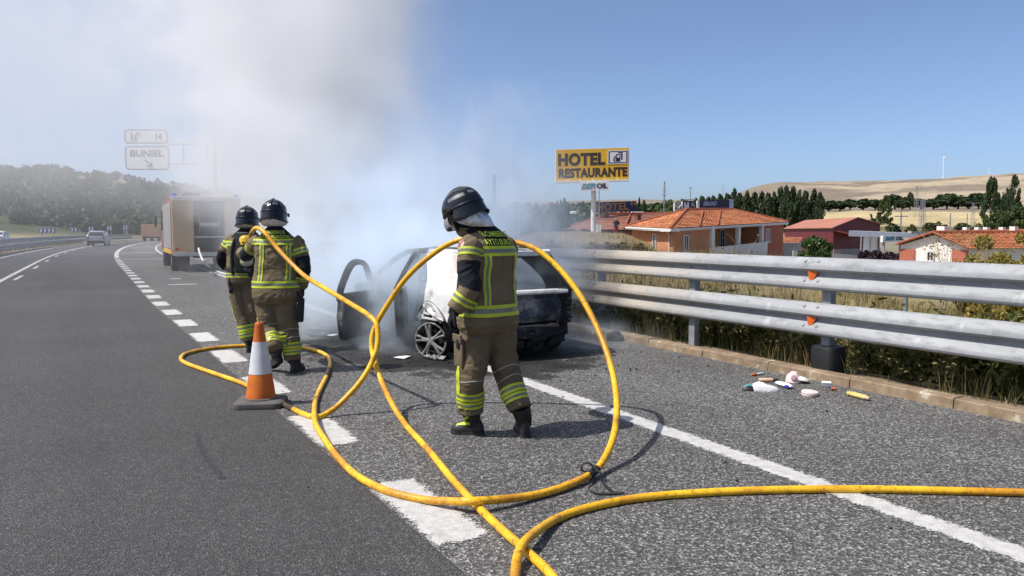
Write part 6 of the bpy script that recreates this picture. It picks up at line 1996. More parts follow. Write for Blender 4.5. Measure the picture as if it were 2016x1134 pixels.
class Figure:
    def __init__(s, label, base, spec, group=None, name='person'):
        s.t = thing(name, label, 'person', (base.x, base.y, 0), 0, group)
        s.inv = rootm(s.t).inverted()
        s.spec = spec

    def put(s, name, mb, mat, parent=None, smooth=True, angle=R(50)):
        o = mb.build(name, mat, None, smooth=smooth, angle=angle)
        o.data.transform(s.inv); o.parent = parent or s.t
        return o

    def body(s, torso, limbs, head, voxel=.010, amp=.010, seed=0, paint=None, mats=None):
        mb = MB()
        rings, s.TP, s.TW, s.TF = torso_rings(torso)
        mb.loft(rings)
        s.limbs = {l.name: l for l in limbs}
        for l in limbs:
            mb.tube(l.p, l.r, 16)
        c, f = head
        sd = Vector((f.y, -f.x, 0)).normalized(); up = sd.cross(f).normalized()
        hr = []
        for z, w, d0, d1 in ((-.15, .03, -.01, .04), (-.13, .05, -.05, .085), (-.09, .066, -.07, .095), (-.03, .075, -.088, .092), (.03, .078, -.095, .092), (.08, .066, -.085, .07), (.11, .04, -.05, .04), (.118, .01, -.01, .01)):
            hr.append([c + up * z + sd * math.cos(a) * w + f * ((d1 if math.sin(a) > 0 else -d0) * math.sin(a)) for a in np.linspace(0, 2 * PI, 18, endpoint=False)])
        mb.loft(hr)
        nose = c + f * .085
        mb.tube([nose + up * .02, nose + f * .022 - up * .035, nose - up * .045 - f * .005], [.010, .017, .010], 8)
        mb.tube([c - up * .10 - f * .01, s.TP[-1] - Vector((0, 0, .03))], [.062, .07], 12)
        me = remesh(mb, voxel, 3)
        if amp: 
            wrinkle(me, None, amp, seed)
        n = len(me.vertices); co = np.empty(n * 3, dtype=np.float32); me.vertices.foreach_get('co', co); s.V = co.reshape(-1, 3).astype(float)
        nf = len(me.polygons); fc = np.empty(nf * 3, dtype=np.float32); me.polygons.foreach_get('center', fc); s.FC = fc.reshape(-1, 3).astype(float)
        names = list(s.limbs); best = np.full(nf, 1.25); lab = np.full(nf, -1); st = np.zeros(nf)
        for i, nme in enumerate(names):
            D, T = s.limbs[nme].near(s.FC); m = D < best; best[m] = D[m]; lab[m] = i; st[m] = T[m]
        # torso wins where its own surface is nearer
        TPa = np.array([p[:] for p in s.TP]); TWa = np.array([w[:] for w in s.TW]); TFa = np.array([f_[:] for f_ in s.TF])
        zz = np.clip(s.FC[:, 2], TPa[0, 2], TPa[-1, 2])
        cx = np.interp(zz, TPa[:, 2], TPa[:, 0]); cyy = np.interp(zz, TPa[:, 2], TPa[:, 1]); wx = np.interp(zz, TPa[:, 2], TWa[:, 0]); wy = np.interp(zz, TPa[:, 2], TWa[:, 1])
        fx = np.interp(zz, TPa[:, 2], TFa[:, 0]); fy = np.interp(zz, TPa[:, 2], TFa[:, 1]); nl = np.hypot(fx, fy); fx /= nl; fy /= nl
        dx = s.FC[:, 0] - cx; dy = s.FC[:, 1] - cyy
        s.u = dx * fy - dy * fx; s.v = dx * fx + dy * fy
        q = np.hypot(s.u / wx, s.v / wy)
        dz = np.abs(s.FC[:, 2] - zz)
        tor = (dz < .02) & (q < best) & (q < 1.3)
        lab[tor] = 100
        s.lab = lab; s.st = st; s.names = names
        hd = np.linalg.norm(s.FC - np.array(c[:]), axis=1) < .17
        hd &= s.FC[:, 2] > s.TP[-1].z - .03
        lab[hd] = 200
        mi = paint(s)
        for m in mats: me.materials.append(m)
        me.polygons.foreach_set('material_index', mi.astype(np.int32)); me.polygons.foreach_set('use_smooth', np.ones(nf, dtype=bool))
        s.bvh = BVHTree.FromPolygons([tuple(v) for v in s.V], [tuple(p.vertices) for p in me.polygons])
        me.transform(s.inv); me.update(); me.name = 'body'
        s.o = link('body', me, s.t)
        return s.o

    # ---- things laid on the cloth
    def band(s, name, limb, d0, d1, stripes=((0, .32, 0), (.32, .68, 1), (.68, 1, 0)), lift=.004, n=36, mats=None, tilt=0.0, spread=1.7):
        l = s.limbs[limb]; mats = mats or [M_LIME, M_SILV]
        p, tdir, r = l.at((d0 + d1) / 2)
        ax = tdir.orthogonal().normalized(); bx = tdir.cross(ax)
        mb = MB()
        for (f0, f1, mi) in stripes:
            rows = []
            for f in np.linspace(f0, f1, 3):
                d = d0 + (d1 - d0) * f; q, td, rr = l.at(d); row = []
                for k in range(n):
                    a = 2 * PI * k / n; dr = ax * math.cos(a) + bx * math.sin(a); dr = (dr - tdir * dr.dot(tdir)).normalized()
                    o = q + dr * rr * spread
                    hit = s.bvh.ray_cast(o, -dr, rr * spread)
                    h = hit[0] if hit[0] is not None else q + dr * rr
                    row.append(h + dr * lift)
                rows.append(row)
            mb.loft(rows, mi, cap=False)
        return s.put(name, mb, mats, angle=R(70))

    def wrap(s, name, z0, z1, a0, a1, stripes, lift=.005, n=44, mats=None, tilt=0.0):
        """band round the jacket between angles (0 = wearer's right, 90 = front, -90 = back)"""
        mats = mats or [M_LIME, M_SILV]; mb = MB()
        for (f0, f1, mi) in stripes:
            rows = []
            for f in np.linspace(f0, f1, 3):
                row = []
                for k in range(n + 1):
                    a = R(a0 + (a1 - a0) * k / n); z = z0 + (z1 - z0) * f + tilt * math.cos(a)
                    c, w, fd = s.ring(z); sd = Vector((fd.y, -fd.x, 0))
                    dr = (sd * math.cos(a) * w.x + fd * math.sin(a) * w.y).normalized(); rad = 1.0 / math.hypot((dr.dot(sd)) / w.x, dr.dot(fd) / w.y)
                    o = c + dr * rad * 1.22
                    hit = s.bvh.ray_cast(o, -dr, rad * .8)
                    h = hit[0] if hit[0] is not None else c + dr * rad
                    row.append(h + dr * lift)
                rows.append(row)
            mb.loft(rows, mi, cap=False, closed=False)
        return s.put(name, mb, mats, angle=R(70))

    def ring(s, z):
        zs = [p.z for p in s.TP]
        g = lambda L: Vector((np.interp(z, zs, [q.x for q in L]), np.interp(z, zs, [q.y for q in L]), 0))
        c = g(s.TP); c.z = z; f = g(s.TF).normalized()
        return c, g(s.TW), f

    def back(s, u, z, lift=.005):
        """point of the jacket's back at sideways offset u (to the wearer's right) and height z"""
        c, w, f = s.ring(z); sd = Vector((f.y, -f.x, 0))
        hit = s.bvh.ray_cast(c + sd * u - f * .6, f, .7)
        h = hit[0] if hit[0] is not None else c + sd * u - f * w.y
        return h - f * lift

    def vband(s, name, u0, u1, z0, z1, lift=.0055, mats=None, du=0.0):
        mats = mats or [M_LIME, M_SILV]; mb = MB()
        for f0, f1, mi in ((0, .3, 0), (.3, .7, 1), (.7, 1, 0)):
            rows = []
            for z in np.linspace(z0, z1, 22):
                sh = du * (z - z0) / (z1 - z0)
                rows.append([s.back(u0 + (u1 - u0) * f + sh, z, lift) for f in np.linspace(f0, f1, 3)])
            mb.loft(rows, mi, cap=False, closed=False)
        return s.put(name, mb, mats, angle=R(70))

    def lettering(s, body, u0, u1, z0, z1, lift=.007):
        V, F, sz = text_poly(body, .018, 0, 1.08, 3)
        bm = bmesh.new(); bv = [bm.verts.new((p[0] / sz[0], p[1] / sz[1], 0)) for p in V]
        for f in F:
            try: bm.faces.new([bv[i] for i in f])
            except ValueError: pass
        for k in np.linspace(.05, .95, 14):
            bmesh.ops.bisect_plane(bm, geom=bm.verts[:] + bm.edges[:] + bm.faces[:], plane_co=(k, 0, 0), plane_no=(1, 0, 0))
        def soft(u, z, _l=0):
            q = Vector((0, 0, 0))
            for du, dz_ in ((0, 0), (.025, 0), (-.025, 0), (0, .02), (0, -.02)): q += s.back(u + du, z + dz_, lift)
            q /= 5
            c_, w_, f_ = s.ring(z); p_ = s.back(u, z, lift)
            return p_ - f_ * max(0.0, (p_ - q).dot(f_) + .004)
        mb = MB()
        mb.add([soft(u0 + (u1 - u0) * v.co.x, z0 + (z1 - z0) * v.co.y, lift) for v in bm.verts], [[v.index for v in f.verts] for f in bm.faces] if not bm.verts.index_update() else [])
        bm.free()
        return s.put('lettering', mb, M_LETTER, smooth=False)

    # ---- gloves, boots, helmet
    def glove(s, wrist, dr, palm, thumb_side, curl=1.0, size=1.0, name='glove'):
        dr = dr.normalized(); palm = (palm - dr * palm.dot(dr)).normalized(); sd = dr.cross(palm).normalized() * thumb_side
        k = size
        mb = MB()
        mb.tube([wrist - dr * .04, wrist, wrist + dr * .03 * k], [.050, .044, .040], 12, flat=.85)
        rr = []
        for d, w, h in ((-.01, .036, .026), (.03, .044, .024), (.07, .048, .022), (.095, .046, .018), (.105, .03, .01)):
            rr.append([wrist + dr * d * k + sd * math.cos(a) * w * k + palm * math.sin(a) * h * k for a in np.linspace(0, 2 * PI, 14, endpoint=False)])
        mb.loft(rr)
        for j, (off, ln, sp) in enumerate(((.034, .078, .06), (.012, .088, .02), (-.011, .082, -.02), (-.033, .066, -.07))):
            p = wrist + dr * .088 * k + sd * off * k; d = (dr + sd * sp).normalized(); pts = [p - d * .02, p]; an = 0
            for q, fr in enumerate((.45, .30, .25)):
                an += R((32, 42, 28)[q]) * curl * (1 + .08 * j)
                dd = d * math.cos(an) + palm * math.sin(an)
                p = p + dd * ln * fr * k; pts.append(p)
            mb.tube(pts, [.0135 * k, .0135 * k, .013 * k, .012 * k, .0095 * k], 8)
        p = wrist + dr * .02 * k + sd * .035 * k; pts = [p - sd * .012]
        for q, (a, b_, c_) in enumerate(((.55, .75, .25), (.75, .45, .45), (.8, .1, .55))):
            pts.append(p); p = p + (dr * a + sd * b_ * (1 - .4 * curl) + palm * c_ * curl).normalized() * (.036, .032, .026)[q] * k
        pts.append(p)
        mb.tube(pts, [.017 * k, .016 * k, .0145 * k, .0135 * k, .010 * k], 8)
        me = remesh(mb, .0045, 2); me.transform(s.inv); me.materials.append(M_GLOVE); me.polygons.foreach_set('use_smooth', [True] * len(me.polygons))
        me.name = name
        return link(name, me, s.t)

    def boot(s, top, heel, toe, lift_heel=0.0, lime=False):
        """top: middle of the shaft's upper rim; heel and toe: points on the sole"""
        fd = (toe - heel); L = fd.length; fd.normalize(); sd = Vector((fd.y, -fd.x, 0)).normalized(); up = sd.cross(fd).normalized()
        ank = heel + fd * .085 + up * .12
        mb = MB(); vv = (top - ank)
        mb.tube([top, top.lerp(ank, .5), ank, ank - up * .05], [.078, .068, .060, .056], 16)
        rr = []
        for x, w, h in ((.0, .026, .05), (.02, .038, .085), (.07, .042, .12), (.13, .042, .105), (.19, .048, .075), (.24, .048, .062), (.275, .038, .052), (.298, .018, .035)):
            x = x * L / .30
            rr.append([heel + fd * x + sd * math.cos(a) * w + up * (.022 + max(0, math.sin(a)) * h) for a in np.linspace(0, 2 * PI, 16, endpoint=False)])
        mb.loft(rr)
        for q in (.25, .45, .65, .85):
            c = top.lerp(ank, q); mb.tube([c + vv.normalized() * .008, c, c - vv.normalized() * .008], [.066 - q * .004, .076 - q * .010, .066 - q * .004], 14)
        me = remesh(mb, .007, 2); me.transform(s.inv); me.materials.append(M_BOOT); me.materials.append(M_LIME); me.polygons.foreach_set('use_smooth', [True] * len(me.polygons)); me.name = 'boot'
        if lime:
            for p in me.polygons:
                c = s.t.matrix_basis @ p.center if False else (rootm(s.t) @ p.center)
                q = c - heel; x, y, z = q.dot(fd), q.dot(sd), q.dot(up)
                if (.09 < x < .20 and .05 < z < .16 and (abs((z - .145) + (x - .1) * .72) < .012 or abs((z - .085) + (x - .15) * .1) < .010) and abs(y) > .018): p.material_index = 1
        o = link('boot', me, s.t)
        mb = MB(); ol = [(-.004, .0), (.0, .026), (.03, .04), (.10, .040), (.16, .042), (.21, .052), (.255, .05), (.285, .036), (.303, .012)]
        full = [(x, y) for x, y in ol] + [(x, -y) for x, y in reversed(ol)]
        fr = Matrix((sd, fd, up)).transposed().to_4x4(); fr.translation = heel
        mb.prism([(y, x * L / .30) for x, y in full], .026, mat=fr)
        so = mb.build('sole', M_SOLE); so.data.transform(s.inv); so.parent = o
        return o

    def helmet(s, c, f, patches=True, kind=0):
        f = f.normalized(); sd = Vector((f.y, -f.x, 0)).normalized(); up = sd.cross(f).normalized()
        fr = Matrix((sd, f, up)).transposed().to_4x4(); fr.translation = c
        h = None
        # shell: deep dome, lower at the back, open in front
        rows = []
        nA, nB = 40, 18
        for j in range(nB + 1):
            ph = PI * .5 * (1 - j / nB * 1.0); row = []
            for k in range(nA):
                a = 2 * PI * k / nA; ca, sa = math.cos(a), math.sin(a)
                low = -.045 - (.048 * max(0, -sa) ** .7) - .05 * (1 - max(0, sa)) * (1 - max(0, -sa))
                t = j / nB
                if t < .72:
                    e = PI / 2 * (t / .72); x, y, z = math.sin(e) * ca * .133, math.sin(e) * sa * .163, math.cos(e) * .148
                else:
                    e = (t - .72) / .28; fl = 1 + .06 * e * e * (1 if sa < .2 else .3)
                    x, y, z = ca * .133 * fl, sa * .163 * fl, low * e
                row.append((x, y - .01, z))
            rows.append(row)
        mb = MB(); n = nA
        mb.loft(rows, cap=False)
        vs = list(mb.v); mb.v = [tuple(fr @ Vector(v)) for v in vs]
        h = s.put('helmet', mb, M_HELM, angle=R(80))
        bm = bmesh.new(); bm.from_mesh(h.data); bmesh.ops.remove_doubles(bm, verts=bm.verts[:], dist=1e-4); thicken(bm, .006); bm.to_mesh(h.data); bm.free()
        h.data.polygons.foreach_set('use_smooth', [True] * len(h.data.polygons))
        dome = lambda a, e, k=1.0: Vector((math.sin(e) * math.cos(a) * .133 * k, math.sin(e) * math.sin(a) * .163 * k - .01, math.cos(e) * .148 * k))
        # rim, centre ridge, brow band
        b = MB(); b.tube([fr @ Vector(rows[-1][k % nA]) for k in range(nA + 1)], .007, 6); s.put('rim', b, M_HTRIM, h)
        b = MB(); rg = []
        for e in np.linspace(-1.25, 1.35, 24):
            x0, wd = 0, .016
            p = dome(PI / 2, e); pn = Vector((0, p.y / .163 ** 2, p.z / .148 ** 2)).normalized()
            hh = .010 * math.cos(e * 1.05)
            rg.append([fr @ (p + Vector((-wd, 0, 0)) - pn * .003), fr @ (p + Vector((-wd * .5, 0, 0)) + pn * hh), fr @ (p + Vector((wd * .5, 0, 0)) + pn * hh), fr @ (p + Vector((wd, 0, 0)) - pn * .003)])
        b.loft(rg); s.put('ridge', b, M_HELM, h)
        b = MB(); rows2 = []
        for (z, k) in ((.004, 1.0), (.001, 1.018), (-.012, 1.02), (-.016, 1.0)):
            rows2.append([fr @ Vector((math.cos(a) * .133 * k, math.sin(a) * .163 * k - .01, z)) for a in np.linspace(0, 2 * PI, 40, endpoint=False)])
        b.loft(rows2, cap=False); s.put('brow_band', b, M_HTRIM, h)
        if patches:
            # reflective strips: two at the sides, two at the back
            for a0, a1, e0, e1 in ((R(168), R(222), 1.02, 1.22), (R(-42), R(12), 1.02, 1.22), (R(236), R(262), .98, 1.17), (R(278), R(304), .98, 1.17)):
                b = MB(); rr_ = []
                for e in np.linspace(e0, e1, 4): rr_.append([fr @ dome(a, e, 1.012) for a in np.linspace(a0, a1, 12)])
                b.loft(rr_, cap=False, closed=False); s.put('reflective_patch', b, M_HREF, h)
        # visor pushed down over the brow, chin strap
        b = MB(); rr_ = []
        for z, k in ((-.035, 1.04), (-.06, 1.09), (-.085, 1.09), (-.10, 1.06)):
            rr_.append([fr @ Vector((math.cos(a) * .128 * k, math.sin(a) * .163 * k - .005, z)) for a in np.linspace(R(28), R(152), 18)])
        b.loft(rr_, cap=False, closed=False); s.put('visor', b, M_VISOR, h)
        for q in (-1, 1):
            b = MB(); b.tube([fr @ Vector((q * .118, .03, -.03)), fr @ Vector((q * .09, .055, -.11)), fr @ Vector((q * .02, .075, -.155))], .009, 6); s.put('chin_strap', b, M_HTRIM, h)
            b = MB(); b.lathe([(.022, 0), (.020, .012), (.010, .016), (.001, .016)], 14, mat=fr @ Matrix.Translation((q * .136, .035, -.01)) @ Matrix.Rotation(R(90) * q, 4, 'Y')); s.put('visor_hinge', b, M_HTRIM, h)
        s.hfr = fr
        return h

    def neck_cloth(s, c, f, low, w=.115, d=.10, drop=.15, mat=None, arc_=(150, 390), name='neck_guard'):
        """aluminised curtain hanging from the back of the helmet"""
        f = f.normalized(); sd = Vector((f.y, -f.x, 0)).normalized(); up = sd.cross(f).normalized()
        b = MB(); rows = []
        for t in np.linspace(0, 1, 9):
            row = []
            for k in range(37):
                a = R(arc_[0] + (arc_[1] - arc_[0]) * k / 36)
                top = c - up * .085 + sd * math.cos(a) * .118 + f * (math.sin(a) * .135 - .01)
                fl = Vector((f.x, f.y, 0)).normalized()
                s2 = Vector((fl.y, -fl.x, 0))
                bot = low + s2 * math.cos(a) * w + fl * math.sin(a) * d
                bulge = math.sin(t * PI) * .018
                p = top.lerp(bot, t); wv = .011 * mnoise.noise(Vector((math.cos(a) * 5, math.sin(a) * 5, t * 4))) + .006 * math.sin(a * 13 + t * 5)
                dr = (s2 * math.cos(a) + fl * math.sin(a)).normalized()
                row.append(p + dr * (bulge + wv))
            rows.append(row)
        b.loft(rows, cap=False, closed=False)
        o = s.put(name, b, mat or M_ALU, angle=R(80))
        bm = bmesh.new(); bm.from_mesh(o.data); thicken(bm, .004); bm.to_mesh(o.data); bm.free()
        return o

    def piping(s, limb, d, n=36, a0=0, a1=360, w=.003):
        l = s.limbs[limb]; p, td, r = l.at(d); ax = td.orthogonal().normalized(); bx = td.cross(ax); pts = []
        for k in range(n + 1):
            a = R(a0 + (a1 - a0) * k / n); dr = ax * math.cos(a) + bx * math.sin(a)
            hit = s.bvh.ray_cast(p + td * (.012 * math.sin(a * 2)) + dr * r * 1.7, -dr, r * 1.7)
            pts.append((hit[0] if hit[0] is not None else p + dr * r) + dr * .001)
        b = MB(); b.tube(pts, w, 5); return s.put('piping', b, M_PIPE)


JM = [M_KHAKI, M_KHAKI2, M_NAVY, M_SKIN]
TRI = ((0, .30, 0), (.30, .70, 1), (.70, 1, 0))


def painter(elbow, yoke_z, hem_z, arms=('arm_left', 'arm_right')):
    def f(s):
        mi = np.zeros(len(s.FC), dtype=int)
        leg = np.zeros(len(s.FC), dtype=bool)
        for i, n in enumerate(s.names):
            if n.startswith('leg'): leg |= (s.lab == i)
        mi[leg] = 1
        mi[s.FC[:, 2] < hem_z] = 1
        for i, n in enumerate(s.names):
            if n in arms:
                m = (s.lab == i) & (s.st > elbow[0]) & (s.st < elbow[1]); mi[m] = 2
                L = s.limbs[n].S[-1]
        mi[(s.lab == 100) & (s.FC[:, 2] > yoke_z) & (s.v < .03)] = 2
        hd = s.lab == 200
        mi[hd] = 2
        nk = (s.FC[:, 2] > s.TP[-1].z - .01) & (s.lab != 200); mi[nk] = 2
        # face
        c, fd = s.head
        rel = s.FC - np.array(c[:]); sd = Vector((fd.y, -fd.x, 0)).normalized(); up = sd.cross(fd).normalized()
        fx = rel @ np.array(fd[:]); fz = rel @ np.array(up[:]); fs = np.abs(rel @ np.array(sd[:]))
        mi[hd & (fx > .045) & (fz < .055) & (fz > -.075) & (fs < .062)] = 3
        return mi
    return f


def face(s):
    c, f = s.head; sd = Vector((f.y, -f.x, 0)).normalized(); up = sd.cross(f).normalized()
    for q in (-1, 1):
        b = MB(); e = c + f * .082 + sd * q * .031 + up * .012
        b.lathe([(.001, .006), (.006, .005), (.010, .002), (.011, 0)], 10, mat=Matrix.Translation(e) @ f.to_track_quat('Z', 'Y').to_matrix().to_4x4())
        s.put('eye', b, M_PAPER)
        b = MB(); b.lathe([(.001, .0015), (.004, .001), (.0045, 0)], 8, mat=Matrix.Translation(e + f * .006) @ f.to_track_quat('Z', 'Y').to_matrix().to_4x4()); s.put('pupil', b, M_HTRIM)
    b = MB(); b.tube([c + f * .088 - up * .062 + sd * x * .022 - f * abs(x) * .006 for x in (-1, -.5, 0, .5, 1)], .004, 6); s.put('mouth', b, M_BADGE)


# ---- nearest firefighter, seen from behind, turned to the left
fA = cdir(-.66, .75)
f1 = Figure('firefighter nearest the camera, looking down at the burnt car inside the tall hose loop', at(975, 860, 5.74), None, 'firefighters in khaki turnout gear')
hc = at(909, 417, 5.72); hf = (cdir(-.90, .43) * .90 + Vector((0, 0, -.44))).normalized()
f1.head = (hc - Vector((0, 0, .035)), hf)
torso = [(at(960, 652, 5.74), .205, .150, fA), (at(960, 634, 5.74), .235, .178, fA), (at(961, 606, 5.74), .225, .168, fA), (at(963, 560, 5.74), .200, .145, fA), (at(964, 515, 5.74), .205, .148, fA), (at(962, 484, 5.74), .205, .138, fA), (at(957, 463, 5.73), .150, .112, fA), (at(950, 450, 5.72), .095, .090, fA), (at(944, 440, 5.72), .075, .075, fA)]
limbs = [
    Limb('arm_left', [at(934, 478, 5.60), at(923, 490, 5.56), at(922, 530, 5.52), at(925, 562, 5.50), at(912, 588, 5.50), at(896, 610, 5.50)], [.080, .082, .078, .076, .070, .058]),
    Limb('arm_right', [at(988, 480, 5.90), at(1000, 490, 5.95), at(992, 520, 6.06), at(985, 530, 6.16), at(982, 508, 6.26), at(981, 492, 6.33)], [.078, .080, .074, .072, .066, .055]),
    Limb('leg_left', [at(945, 640, 5.72), at(936, 665, 5.70), at(932, 705, 5.69), at(927, 745, 5.67), at(926, 780, 5.70), at(927, 811, 5.72)], [.125, .124, .116, .104, .096, .094]),
    Limb('leg_right', [at(978, 640, 5.78), at(985, 665, 5.80), at(993, 705, 5.80), at(1003, 748, 5.76), at(1015, 780, 5.70), at(1025, 806, 5.66)], [.125, .122, .112, .102, .092, .088]),
]
f1.body(torso, limbs, f1.head, .0085, .014, 1, painter((.165, .35), at(960, 488, 5.74).z, at(960, 636, 5.74).z), JM)
face(f1)
f1.helmet(hc + Vector((0, 0, .02)), hf)
f1.neck_cloth(hc + Vector((0, 0, .02)), hf, at(945, 446, 5.70), .105, .095, arc_=(165, 375))
zz = lambda py, px=965, d=5.6: at(px, py, d).z
f1.wrap('reflective_band', zz(504), zz(484), -182, 8, TRI)
f1.wrap('reflective_band', zz(623), zz(600), -185, 188, TRI, tilt=.0)
f1.vband('reflective_strip', -.150, -.102, zz(601), zz(503))
f1.vband('reflective_strip', .125, .17, zz(601), zz(503))
f1.lettering('BOMBEROS', -.105, .125, zz(466), zz(455))
f1.lettering('AYTO.BURGOS', -.125, .15, zz(482), zz(470))
f1.band('reflective_band', 'arm_left', .075, .13, TRI)
f1.band('reflective_band', 'arm_left', .415, .475, TRI)
f1.band('reflective_band', 'arm_right', .075, .13, TRI)
LL = f1.limbs['leg_left'].S[-1]; LR = f1.limbs['leg_right'].S[-1]
TR2 = ((0, .16, 0), (.16, .34, 1), (.34, .5, 0), (.56, .70, 0), (.70, .86, 1), (.86, 1, 0))
f1.band('reflective_band', 'leg_left', LL - .175, LL - .055, TR2)
f1.band('reflective_band', 'leg_right', LR - .175, LR - .055, TR2)
f1.piping('leg_left', .40); f1.piping('leg_right', .42); f1.piping('leg_right', .335)
# strip down the side of the left thigh, cargo pocket
l = f1.limbs['leg_left']; b = MB(); rows = []
side = cdir(-.95, -.35)
for d in np.linspace(.30, .50, 10):
    p, td, r = l.at(d); ax = td.cross(side).normalized()
    row = []
    for q, mm in ((-.042, 0), (-.014, 0), (.014, 0), (.042, 0)):
        dr = (side + ax * q / .1).normalized(); h = f1.bvh.ray_cast(p + dr * r * 1.6, -dr, r * 1.6)[0] or p + dr * r
        row.append(h + dr * .005)
    rows.append(row)
b.loft(rows, cap=False, closed=False); f1.put('reflective_strip', b, M_LIME)
p, td, r = l.at(.14); dr = cdir(-.9, -.45); h = f1.bvh.ray_cast(p + dr * .3, -dr, .3)[0] or p + dr * r
b = MB(); b.bbox(h + dr * .004 + Vector((0, 0, -.06)), (.022, .15, .21), bev=.010, rot=Matrix.Rotation(math.atan2(dr.y, dr.x), 3, 'Z')); b.bbox(h + dr * .016 + Vector((0, 0, .045)), (.014, .16, .06), bev=.006, rot=Matrix.Rotation(math.atan2(dr.y, dr.x), 3, 'Z')); 
f1.put('pocket', b, M_KHAKI2)
b = MB(); b.bbox(h + dr * .03 + Vector((0, 0, .01)) + cdir(.2, -.1) * .03, (.035, .055, .075), bev=.012, rot=Matrix.Rotation(math.atan2(dr.y, dr.x), 3, 'Z')); f1.put('torch', b, M_BLACKP)
p, td, r = f1.limbs['arm_left'].at(.03); dr = cdir(-.7, -.7); h = f1.bvh.ray_cast(p + dr * .3, -dr, .3)[0] or p + dr * r
b = MB(); q4 = dr.to_track_quat('Z', 'Y').to_matrix().to_4x4()
rows = []
for rr_ in (.034, .018, .001):
    row = []
    for a in np.linspace(0, 2 * PI, 16, endpoint=False):
        tp = h + q4.to_3x3() @ Vector((rr_ * math.cos(a), rr_ * 1.15 * math.sin(a), 0)); hh = f1.bvh.ray_cast(tp + dr * .1, -dr, .2)[0]
        row.append((hh if hh is not None else tp) + dr * .004)
    rows.append(row)
b.loft(rows, cap=False); f1.put('sleeve_badge', b, M_BADGE)
w = f1.limbs['arm_left'].p[-1]; td = (f1.limbs['arm_left'].p[-1] - f1.limbs['arm_left'].p[-4]).normalized()
f1.glove(w + td * .005, (td * .75 + Vector((0, 0, -.6))).normalized(), cdir(.95, .1), 1, 1.0, 1.08)
w = f1.limbs['arm_right'].p[-1]; f1.glove(w, Vector((0, 0, 1)) * .8 + FWD * .25, FWD, -1, 1.25, 1.05)
g0 = gr(940, 852); f1.boot(at(926, 803, 5.73), gr(952, 856), gr(889, 852), lime=True)
hl = gr(1036, 863); f1.boot(at(1024, 800, 5.68), hl, hl + cdir(-.18, .98) * .30)

# ---- middle firefighter with the hose on the shoulder, seen from behind
fB = cdir(-.06, 1.0)
f2 = Figure('firefighter seen squarely from behind with the hose over the left shoulder', at(560, 735, 8.33), None, 'firefighters in khaki turnout gear')
D = 8.33
hc = at(540, 424, D + .02); hf = (cdir(-.05, 1) * .97 + Vector((0, 0, -.22))).normalized()
f2.head = (hc - Vector((0, 0, .04)), hf)
torso = [(at(544, 596, D), .215, .15, fB), (at(544, 581, D), .250, .175, fB), (at(544, 556, D), .238, .165, fB), (at(545, 525, D), .225, .150, fB), (at(545, 495, D), .225, .150, fB), (at(544, 474, D), .205, .130, fB), (at(542, 458, D), .135, .10, fB), (at(541, 448, D), .085, .085, fB), (at(540, 440, D), .075, .075, fB)]
limbs = [
    Limb('arm_left', [at(514, 473, D), at(503, 480, D + .02), at(492, 494, D + .14), at(484, 502, D + .28), at(478, 500, D + .44), at(474, 496, D + .56)], [.080, .082, .076, .073, .067, .056]),
    Limb('arm_right', [at(577, 474, D), at(586, 482, D), at(594, 505, D - .01), at(598, 528, D - .02), at(597, 548, D + .03), at(594, 565, D + .08)], [.080, .084, .078, .075, .068, .057]),
    Limb('leg_left', [at(529, 588, D), at(526, 602, D), at(528, 626, D), at(532, 650, D - .02), at(537, 672, D - .14), at(541, 690, D - .22)], [.125, .124, .114, .102, .094, .088]),
    Limb('leg_right', [at(559, 588, D), at(562, 602, D), at(566, 628, D), at(570, 654, D), at(574, 680, D), at(576, 708, D - .01)], [.125, .122, .112, .100, .094, .090]),
]
f2.body(torso, limbs, f2.head, .0095, .014, 2, painter((.20, .46), at(545, 476, D).z, at(545, 584, D).z), JM)
face(f2)
f2.helmet(hc + Vector((0, 0, .02)), hf)
f2.neck_cloth(hc + Vector((0, 0, .02)), hf, at(541, 445, D), .10, .095, arc_=(185, 355))
zz = lambda py, px=545, d=D - .12: at(px, py, d).z
f2.wrap('reflective_band', zz(482), zz(470), -172, -8, TRI)
f2.wrap('reflective_band', zz(567), zz(553), -186, 186, TRI)
f2.vband('reflective_strip', -.165, -.115, zz(553), zz(482), du=.02)
f2.vband('reflective_strip', .125, .175, zz(553), zz(482))
f2.lettering('BOMBEROS', -.12, .115, zz(460.5), zz(453.5))
f2.lettering('AYTO.BURGOS', -.15, .15, zz(469), zz(462.5))
f2.band('reflective_band', 'arm_left', .12, .18, TRI); f2.band('reflective_band', 'arm_right', .11, .17, TRI); f2.band('reflective_band', 'arm_right', .40, .45, TRI)
for nme in ('leg_left', 'leg_right'):
    L_ = f2.limbs[nme].S[-1]; f2.band('reflective_band', nme, L_ - .19, L_ - .06, TR2)
f2.piping('leg_left', .33); f2.piping('leg_right', .33); f2.piping('leg_right', .42)
l = f2.limbs['leg_left']; b = MB(); rows = []; side = cdir(-.85, -.5)
for d in np.linspace(.20, .40, 8):
    p, td, r = l.at(d); ax = td.cross(side).normalized(); row = []
    for q in (-.03, 0, .03):
        dr = (side + ax * q / .1).normalized(); h = f2.bvh.ray_cast(p + dr * r * 1.6, -dr, r * 1.6)[0] or p + dr * r
        row.append(h + dr * .005)
    rows.append(row)
b.loft(rows, cap=False, closed=False); f2.put('reflective_strip', b, M_LIME)
b = MB(); pq = at(592, 610, D - .06); b.bbox(pq, (.07, .06, .26), bev=.02, rot=Matrix.Rotation(R(4), 3, 'Y')); b.tube([pq + Vector((0, 0, .1)), pq + Vector((-.01, 0, .2))], .02, 8); f2.put('radio_pouch', b, M_BLACKP)
w = f2.limbs['arm_right'].p[-1]; f2.glove(w, Vector((0, 0, -1)) + FWD * .15, -RGT, 1, .8, 1.05)
